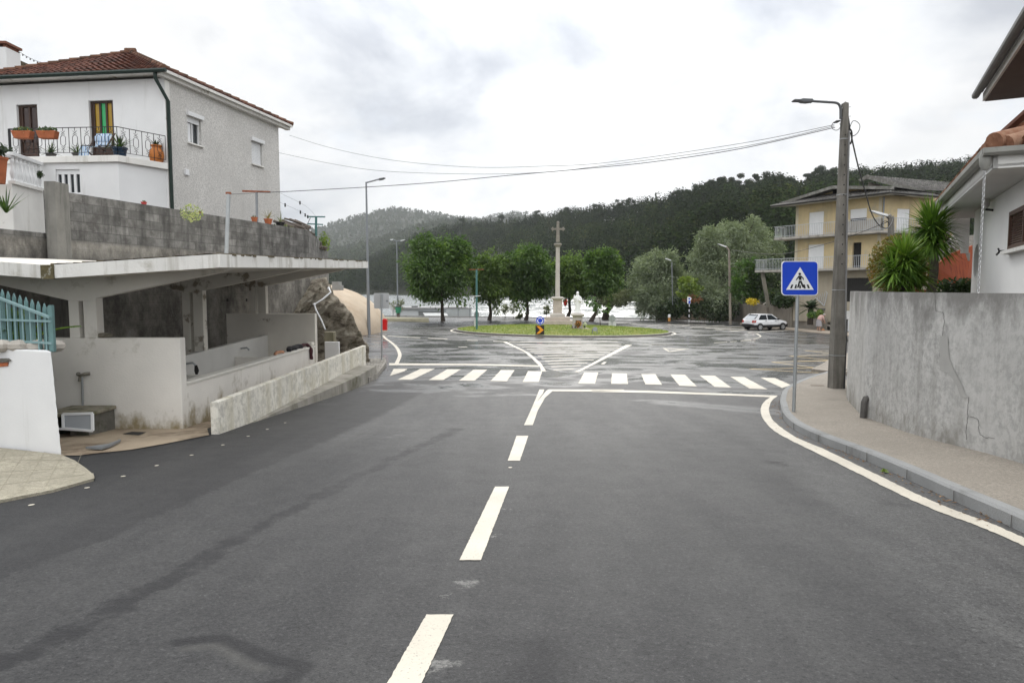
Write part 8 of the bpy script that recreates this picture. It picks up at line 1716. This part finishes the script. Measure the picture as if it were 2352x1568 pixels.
# yard: ramp, side stairs, planting
gl_ = [G(1680, 737.5), G(1712, 742), G(1765, 748), G(1820, 754), G(1895, 759.5), G(1960, 764)]; tz_ = [-.45, -.42, -.40, -.55, -1.55, -1.72]; V, Fq = [], []; nY = 9
for p, z__ in zip(gl_, tz_):
    for k in range(nY):
        f = k / (nY - 1); e = Vector((p.x + 14, p.y + 3, 0)); q_ = Vector((p.x + .3, p.y, 0)).lerp(e, f); V.append((q_.x, q_.y, z__ + (.55 - z__) * sst(0, .55, f)))
for i in range(len(gl_) - 1):
    for k in range(nY - 1): Fq.append((i*nY+k, i*nY+k+1, (i+1)*nY+k+1, (i+1)*nY+k))
npmesh('yard_ground', V, Fq, MT('yard_concrete', (.40, .37, .32), .9, .15, .8, .3, 20, stain=((.10, .08, .05), .35, .5, .6)), kind='structure', smooth=True)
t = thing('side_stairs', 'pale metal stair rails beside the basement of the yellow house', 'stairs', P(1890, 700, 60)); m_ = MB(); a, b, c_, d_ = P(1872, 642, 60.5), P(1900, 672, 59.2), P(1866, 676, 60.5), P(1893, 702, 59.2)
for p, q_ in ((a, b), (c_, d_), (b, d_)): m_.bar(p, q_, .05, .05)
for k in range(8): m_.bar(a.lerp(b, k / 7), c_.lerp(d_, k / 7), .03, .03)
p, q_ = P(1880, 640, 61), P(1915, 678, 59.5); m_.bar(p, q_, .05, .05); m_.bar(q_, P(1915, 704, 59.5), .05, .05); m_.build('rail', RAIL, t); m_ = MB()
for k in range(4): p = P(1896 + 5 * k, 708 - 6 * k, 59.3 + .3 * k); m_.bx(p.x - .5, p.x + .9, p.y, p.y + .35, p.z - .2, p.z)
m_.build('step', MT('dark_step', (.12, .115, .11), .9, .2, 3, .2, 20), t)
# ------------------------------------------------------------------ grey garden wall, gate
GW = [G(1680, 737.5), G(1712, 742), G(1765, 748), G(1820, 754), G(1895, 759.5)]; tops = [697.5, 698, 699.5, 703, 734]; WG = MT('grey_street_wall', (.23, .205, .175), .92, .15, 1.0, .3, 20, streak=((.15, .135, .11), .5, .8, 1.1), stain=((.13, .12, .10), .8, .55, .75))
t = thing('street_wall', 'grey concrete garden wall behind the white car with two square pillars', 'wall', GW[0]); m_ = MB(); us_ = [1680, 1712, 1765, 1820, 1895]
for i in range(4):
    a, b = GW[i], GW[i+1]; za, zb__ = P(us_[i], tops[i], a.y).z, P(us_[i+1], tops[i+1], b.y).z; d = (b - a).normalized(); nn = Vector((-d.y, d.x, 0)); nn = nn if nn.y > 0 else -nn; A_, B_ = Vector((a.x, a.y, a.z - .2)), Vector((b.x, b.y, b.z - .2)); m_.prism([A_, B_, Vector((b.x, b.y, zb__)), Vector((a.x, a.y, za))], nn * .22)
m_.build('wall', WG, t)
for k, (u, v0, d) in enumerate(((1748, 686, (GW[1].y + GW[2].y) / 2 - .5), (1823, 691, GW[3].y))): p = P(u, 720, d); zt_ = P(u, v0, d).z; MB().bx(p.x - .18, p.x + .18, d - .06, d + .32, zg(p.x, d) - .1, zt_).build('pillar', MT('pillar_concrete', (.27, .245, .20), .9, .15, 2, .3, 20), t, bevel=.02)
g0, g1 = G(1893, 757.5), G(1953, 763.5); t = thing('white_gate', 'white metal gate with a slotted top between the wall and the concrete pole', 'gate', g0); zt_ = P(1893, 713, g0.y).z; m_ = MB(); hG = zt_ - g0.z; up = Vector((0, 0, 1))
m_.prism([g0 + up * .08, g1 + up * .08, g1 + up * hG * .56, g0 + up * hG * .56], (0, .05, 0)); m_.build('panel', SIGNW, t); m_ = MB(); n_ = 34
for k in range(n_ + 1): p = g0.lerp(g1, k / n_); m_.bar(p + up * hG * .56, p + up * (hG - .04), .03, .03)
m_.bar(g0 + up * hG, g1 + up * hG, .07, .07); m_.bar(g0 + up * hG * .70, g1 + up * hG * .70, .04, .04); m_.build('bars', SIGNW, t); MB().bar(g0, g0 + up * (hG + .05), .09, .09).build('post', SIGNW, t)
m_ = MB(); sw_ = guv((1700, 742.5), (1790, 752.5), (1900, 761), (1960, 766), (1960, 774), (1895, 767), (1800, 757.5), (1700, 745)); m_.prism([p + Vector((0, 0, -.02)) for p in sw_], (0, 0, .12)); struct(m_, 'street_pavement', MT('pinkish_pavement', (.34, .29, .235), .9, .15, 1.5, .3, 30))
# shrubs above the wall
for k, (u, v, d, r_, mt, nm, lab, sc__) in enumerate(((1780, 683, 66, 1.15, LEAF_DARK, 'garden_shrub', 'dark glossy shrub with pale flowers above the grey street wall', (1.3, 1, .8)), (1800, 690, 62, .9, LEAF_DARK, 'garden_shrub', 'dark shrub right of the flowering one, partly behind the crossing sign', (1.2, 1, .8)), (1728, 693, 68, .55, FLOWERY, 'flower_bush', 'bright yellow flowering bush on top of the grey street wall', (1.2, 1, .7)))):
    o = clump(nm, P(u, v, d), r_, 900 if k < 2 else 260, .16 if k < 2 else .11, mt, None, 100 + k, sc__); tag(o, lab, 'shrub')
c = P(1862, 708, 58); t = thing('cycad_plant', 'dark cycad palm beside the white gate with a short trunk', 'cycad', c); MB().lathe([(.25, -1.4), (.22, -.1), (.12, .05)], c, 10).build('trunk', BARK, t); m_ = MB(); rs_ = random.Random(12)
for k in range(36): az = rs_.uniform(0, 6.28); el = rs_.uniform(-.2, 1.25); frond(m_, c, Vector((math.cos(az)*math.cos(el), math.sin(az)*math.cos(el), math.sin(el))), rs_.uniform(.9, 1.5), rs_.uniform(.2, .5), 18, .07)
m_.build('fronds', LEAF_DARK, t); tag(clump('small_bush', P(1868, 723, 57), .42, 320, .1, LEAF_FERN, None, 115, (1.3, 1, .7)), 'small green bush at the foot of the cycad', 'bush'); tag(clump('gate_bush', P(1884, 719, 56.6), .32, 260, .09, LEAF_LIME, None, 116), 'light green tuft just left of the white gate', 'bush')
for k in range(14): pass
tag(clump('hillside_shrub', P(1760, 640, 71), 2.0, 1500, .2, LEAF_DARK, None, 118, (1.2, 1, 1.2)), 'dark shrubs on the slope below the lower balcony of the yellow house', 'shrub')
# ------------------------------------------------------------------ white hatchback
def car():
    c = G(1757, 757); yaw = R(90 - 69); t = thing('parked_car', 'white five door hatchback with black lower body parked by the grey wall', 'car', c); fw = Vector((math.cos(yaw), math.sin(yaw), 0)); lf = Vector((-math.sin(yaw), math.cos(yaw), 0)); zc = c.z + .0
    def Q(x, y, z__): p = c + fw * x + lf * y; return Vector((p.x, p.y, zg(c.x, c.y) + z__))
    hw_ = .80
    # section outline along the length: (x, z_bottom, z_top, halfwidth)
    def shell(m_, st, y_in=1.0):
        pr = None
        for x, zb_, zt_, w_ in st:
            r = [Q(x, -w_ * .97, zb_), Q(x, -w_, zb_ + .35 * (zt_ - zb_)), Q(x, -w_ * .985, zt_ - .08), Q(x, -w_ * .90, zt_), Q(x, 0, zt_ + .02), Q(x, w_ * .90, zt_), Q(x, w_ * .985, zt_ - .08), Q(x, w_, zb_ + .35 * (zt_ - zb_)), Q(x, w_ * .97, zb_)]; r = [m_.vert(p) for p in r]
            if pr: [m_.face((pr[k], pr[k+1], r[k+1], r[k])) for k in range(8)]; m_.face((pr[8], pr[0], r[0], r[8]))
            else: m_.face(r[::-1])
            pr = r
        m_.face(pr)
    m_ = MB(); shell(m_, [(-1.86, .52, .70, .70), (-1.84, .50, .86, .76), (-1.70, .48, .93, .79), (-1.2, .47, .93, .80), (0, .47, .92, .80), (.72, .47, .90, .80), (1.2, .47, .84, .79), (1.66, .48, .74, .76), (1.80, .50, .66, .70)]); body = m_.build('body', CARW, t, smooth='auto')
    m_ = MB()                                                  # cabin: pillars and roof
    bl = [(-1.80, .90, .74), (.80, .90, .74)]; rf_ = [(-1.22, 1.34, .60), (-1.0, 1.37, .61), (-.1, 1.38, .61), (.10, 1.35, .60)]
    roofp = [Q(x, s * w_, z__) for s in (-1, 1) for x, z__, w_ in rf_]; m_.prism([Q(-1.24, -.60, 1.31), Q(.12, -.60, 1.31), Q(.12, .60, 1.31), Q(-1.24, .60, 1.31)], (0, 0, .05)); m_.prism([Q(-1.05, -.56, 1.36), Q(-.05, -.56, 1.36), Q(-.05, .56, 1.36), Q(-1.05, .56, 1.36)], (0, 0, .025))
    for s in (-1, 1):
        def side(x, f): return Q(x, s * (.765 + (.605 - .765) * f), .90 + .44 * f)
        for (xb, xt, w_) in ((-1.62, -1.16, .17), (-.42, -.42, .05), (.76, .12, .06)): m_.bar(side(xb, 0), side(xt, 1), w_, .05, up=lf)
        m_.prism([side(-1.78, 0), side(-1.40, 0), side(-1.02, 1), side(-1.22, 1)], lf * -s * .03)
    m_.prism([Q(-1.82, -.76, .90), Q(-1.82, .76, .90), Q(-1.76, .75, .96), Q(-1.76, -.75, .96)], (.02, 0, 0)); m_.build('roof', CARW, body, bevel=.015)
    for s in (-1, 1):
        def side(x, f, o=0): return Q(x, s * (.755 + (.600 - .755) * f + o), .90 + .43 * f)
        for q_ in ((-1.36, -.45, -1.0, -.45), (-.40, .72, -.40, .12)): MB().prism([side(q_[0], .02), side(q_[1], .02), side(q_[3], .97), side(q_[2], .97)], lf * -s * .02).build('side_window', GLASS, t)
    MB().prism([Q(-1.80, -.62, .95), Q(-1.80, .62, .95), Q(-1.27, .54, 1.32), Q(-1.27, -.54, 1.32)], fw * .02).build('rear_window', GLASSL, t); MB().prism([Q(.80, -.66, .92), Q(.80, .66, .92), Q(.14, .56, 1.34), Q(.14, -.56, 1.34)], fw * -.02).build('windscreen', GLASS, t); MB().bar(Q(-1.30, -.55, 1.34), Q(-1.30, .55, 1.34), .10, .03).build('spoiler', BLACK, t)
    m_ = MB(); shell(m_, [(-1.93, .34, .52, .70), (-1.90, .30, .54, .78), (-1.55, .24, .50, .805), (1.4, .24, .50, .805), (1.80, .28, .56, .76), (1.86, .32, .54, .68)]); m_.build('lower_body', BLACK, t, smooth='auto')
    for k, (x, s) in enumerate(((-1.22, -1), (1.22, -1), (-1.22, 1), (1.22, 1))):
        w_ = MB(); o = Q(x, s * .70, .275); o2 = Q(x, s * .83, .275); w_.tube([o, o2], .275, 22); wh = w_.build('wheel', BLACK, t, smooth='auto'); h_ = MB(); h_.disc(o2 + lf * s * .001, .185, lf * s, .008, 20); h_.build('rim', MT('alloy', (.50, .51, .52), .35, .05, 3, 0, 10, .7), wh); g_ = MB()
        for j in range(5): a = 2*math.pi*(j + .5)/5; g_.disc(o2 + lf * s * .010 + (fw * math.cos(a) + up * math.sin(a)) * .115, .042, lf * s, .003, 10)
        g_.build('rim_gaps', SIGNK, wh)
        m2 = MB(); m2.disc(Q(x, s * .800, .30), .335, lf * s, .008, 22); m2.build('wheel_arch', BLACK, t)
    for s in (-1, 1):
        m_ = MB(); m_.prism([Q(-1.872, s * .74, .66), Q(-1.872, s * .52, .66), Q(-1.845, s * .54, .86), Q(-1.825, s * .75, .87)], fw * -.02); m_.prism([Q(-1.86, s * .775, .66), Q(-1.70, s * .805, .68), Q(-1.64, s * .80, .86), Q(-1.82, s * .77, .87)], lf * s * .006); m_.build('tail_light', TAIL, t)
        m_ = MB(); m_.prism([Q(1.77, s * .70, .56), Q(1.79, s * .45, .56), Q(1.74, s * .45, .68), Q(1.66, s * .73, .70)], fw * .02); m_.build('headlight', GLASSL, t); m_ = MB(); m_.box(Q(.66, s * .86, .95), (.14, .16, .12), yaw); m_.build('wing_mirror', BLACK, t, bevel=.02)
        for x in (-.62, .42): m_ = MB(); m_.box(Q(x, s * .812, .80), (.16, .03, .035), yaw); m_.build('door_handle', BLACK, t)
    m_ = MB(); m_.box(Q(-1.885, -.02, .73), (.02, .50, .11), yaw); m_.build('number_plate', MT('number_plate_white', (.62, .63, .64), .4, .03, 3, 0), t); m_ = MB()
    for x in (-.40, .74): m_.bar(Q(x, -.812, .50), Q(x, -.775, .90), .012, .006)
    m_.build('door_seam', STEELGREY, t)
car()
# ------------------------------------------------------------------ stooping person at the gate
def person():
    b = G(1881, 762.5); b.z = zg(b.x, b.y) + .10; t = thing('person', 'stooping person in a pale pink blouse and grey skirt sweeping beside the white gate', 'person', b)
    def q(x, y, z__): return b + Vector((x, y, z__))
    V = [q(0, 0, .78), q(.02, 0, .95), q(.09, -.01, 1.10), q(.20, -.02, 1.20), q(.285, -.03, 1.235), q(.33, -.04, 1.27),          # 0-5 pelvis..neck..head base
         q(-.09, .08, .76), q(-.02, .10, .44), q(-.10, .10, .09), q(.03, .08, .04),                                              # 6-9 left leg
         q(-.06, -.09, .76), q(.05, -.10, .44), q(-.02, -.10, .09), q(.11, -.12, .04),                                           # 10-13 right leg
         q(.20, .16, 1.17), q(.27, .17, .90), q(.36, .10, .70),                                                                 # 14-16 left arm
         q(.20, -.19, 1.17), q(.29, -.20, .90), q(.39, -.13, .72)]                                                              # 17-19 right arm
    E = [(0, 1), (1, 2), (2, 3), (3, 4), (4, 5), (0, 6), (6, 7), (7, 8), (8, 9), (0, 10), (10, 11), (11, 12), (12, 13), (3, 14), (14, 15), (15, 16), (3, 17), (17, 18), (18, 19)]
    Rr = [.15, .145, .15, .13, .06, .06, .10, .065, .042, .035, .10, .065, .042, .035, .06, .045, .032, .06, .045, .032]
    me = bpy.data.meshes.new('body'); me.from_pydata([tuple(p) for p in V], E, []); o = link('body', me, t); sk = o.modifiers.new('skin', 'SKIN'); 
    for i, r_ in enumerate(Rr): me.skin_vertices[0].data[i].radius = (r_, r_ * (.85 if i < 4 else 1))
    me.skin_vertices[0].data[0].use_root = True; ss = o.modifiers.new('sub', 'SUBSURF'); ss.levels = ss.render_levels = 2; me.materials.append(SKIN)
    h = q(.385, -.045, 1.31); m_ = MB(); m_.ball(h, .095, 14, 10, (1.0, .86, 1.16)); m_.ball(h + Vector((.095, -.005, -.03)), .018, 6, 5, (1.2, .8, 1)); m_.ball(h + Vector((.075, -.005, -.075)), .02, 6, 5, (.8, 1.2, .5))
    for s in (-1, 1): m_.ball(h + Vector((.08, s * .033, .005)), .012, 6, 5); m_.ball(h + Vector((-.005, s * .082, -.01)), .022, 6, 5, (.8, .4, 1.3))
    m_.build('head', SKIN, t, smooth=True); m_ = MB(); m_.ball(h + Vector((-.022, 0, .028)), .103, 14, 10, (1.0, .94, 1.1)); m_.ball(h + Vector((-.10, 0, -.01)), .045, 10, 7); m_.build('hair', MT('grey_hair', (.30, .28, .26), .8, .2, 20, .3, 60), t, smooth=True)
    m_ = MB(); n_ = 24                                        # skirt
    st = [(q(-.01, 0, .94), .175, .155), (q(-.04, 0, .74), .215, .20), (q(-.03, 0, .52), .225, .215), (q(-.02, 0, .38), .235, .225)]; pr = None
    for c, rx, ry in st:
        r_ = [m_.vert(c + Vector((rx * math.cos(2*math.pi*k/n_) * (1 + .04 * math.sin(k * 2.1)), ry * math.sin(2*math.pi*k/n_), 0))) for k in range(n_)]
        if pr: [m_.face((pr[k], pr[(k+1) % n_], r_[(k+1) % n_], r_[k])) for k in range(n_)]
        pr = r_
    m_.build('skirt', MT('grey_skirt', (.27, .26, .27), .9, .1, 6, .2, 40), t, smooth=True)
    bl_ = MT('pale_pink_blouse', (.50, .33, .30), .9, .12, 9, .2, 40); m_ = MB(); m_.tube([q(-.01, 0, .90), q(.02, 0, .97), q(.07, -.01, 1.08), q(.15, -.02, 1.17), q(.235, -.025, 1.215), q(.275, -.03, 1.235)], [.185, .185, .19, .18, .13, .075], 16)
    for s, (e, w_) in ((1, ((.275, .175, .88), 0)), (-1, ((.295, -.205, .88), 0))): m_.tube([q(.17, s * .10, 1.17), q(.20, s * .175, 1.15), q(e[0] - .02, e[1], e[2] + .05)], [.09, .078, .062], 12)
    m_.build('blouse', bl_, t, smooth=True)
    for s, wv in ((1, V[16]), (-1, V[19])):
        m_ = MB(); d = (wv - V[15 if s == 1 else 18]).normalized(); m_.ball(wv + d * .04, .036, 10, 7, (1, .7, 1.2)); sd = Vector((0, 1, 0))
        for k, (o_, L) in enumerate(((-.024, .06), (-.008, .075), (.008, .078), (.024, .068))): a = wv + d * .07 + sd * o_; m_.tube([a, a + d * L * .5 + Vector((.012, 0, -.006)), a + d * L * .75 + Vector((-.012, 0, -.014))], [.010, .009, .007], 7)
        m_.tube([wv + d * .03 + Vector((.028, 0, 0)), wv + d * .06 + Vector((.045, 0, 0)), wv + d * .085 + Vector((.03, 0, -.005))], [.011, .010, .008], 7); m_.build('hand', SKIN, t, smooth=True)
    for i in (9, 13): m_ = MB(); m_.ball(V[i] + Vector((-.02, 0, -.005)), .05, 10, 6, (2.0, .8, .7)); m_.build('shoe', WOODD, t, smooth=True)
    a, e = V[16] + Vector((.03, 0, .12)), q(.30, -.02, .03); bt = thing('broom', 'broom held low by the stooping person', 'broom', e); MB().tube([V[16].lerp(V[19], .5) + Vector((.02, 0, .18)), e + Vector((0, 0, .14))], .014, 7).build('handle', BARKP, bt, smooth='auto'); m_ = MB(); m_.prism([e + Vector((-.16, -.05, -.0)), e + Vector((.20, -.05, -.0)), e + Vector((.05, -.04, .17)), e + Vector((-.04, -.04, .17))], (0, .09, 0)); m_.build('bristles', MT('straw_bristles', (.34, .17, .09), .95, .25, 20, .5, 60), bt)
person()
# ------------------------------------------------------------------ air
hb = MB(); hb.bx(-4200, 4200, -300, 4200, -5.6, 560); hz_m = bpy.data.materials.new('haze_air'); hz_m.use_nodes = True; nt = hz_m.node_tree; nt.nodes.clear()
vo = nd(nt, 'ShaderNodeVolumePrincipled', {'Color': (.86, .89, .93, 1), 'Density': .00011, 'Anisotropy': .2}); om = nd(nt, 'ShaderNodeOutputMaterial'); nt.links.new(vo.outputs[0], om.inputs['Volume'])
hb.build('haze', hz_m, kind='stuff')
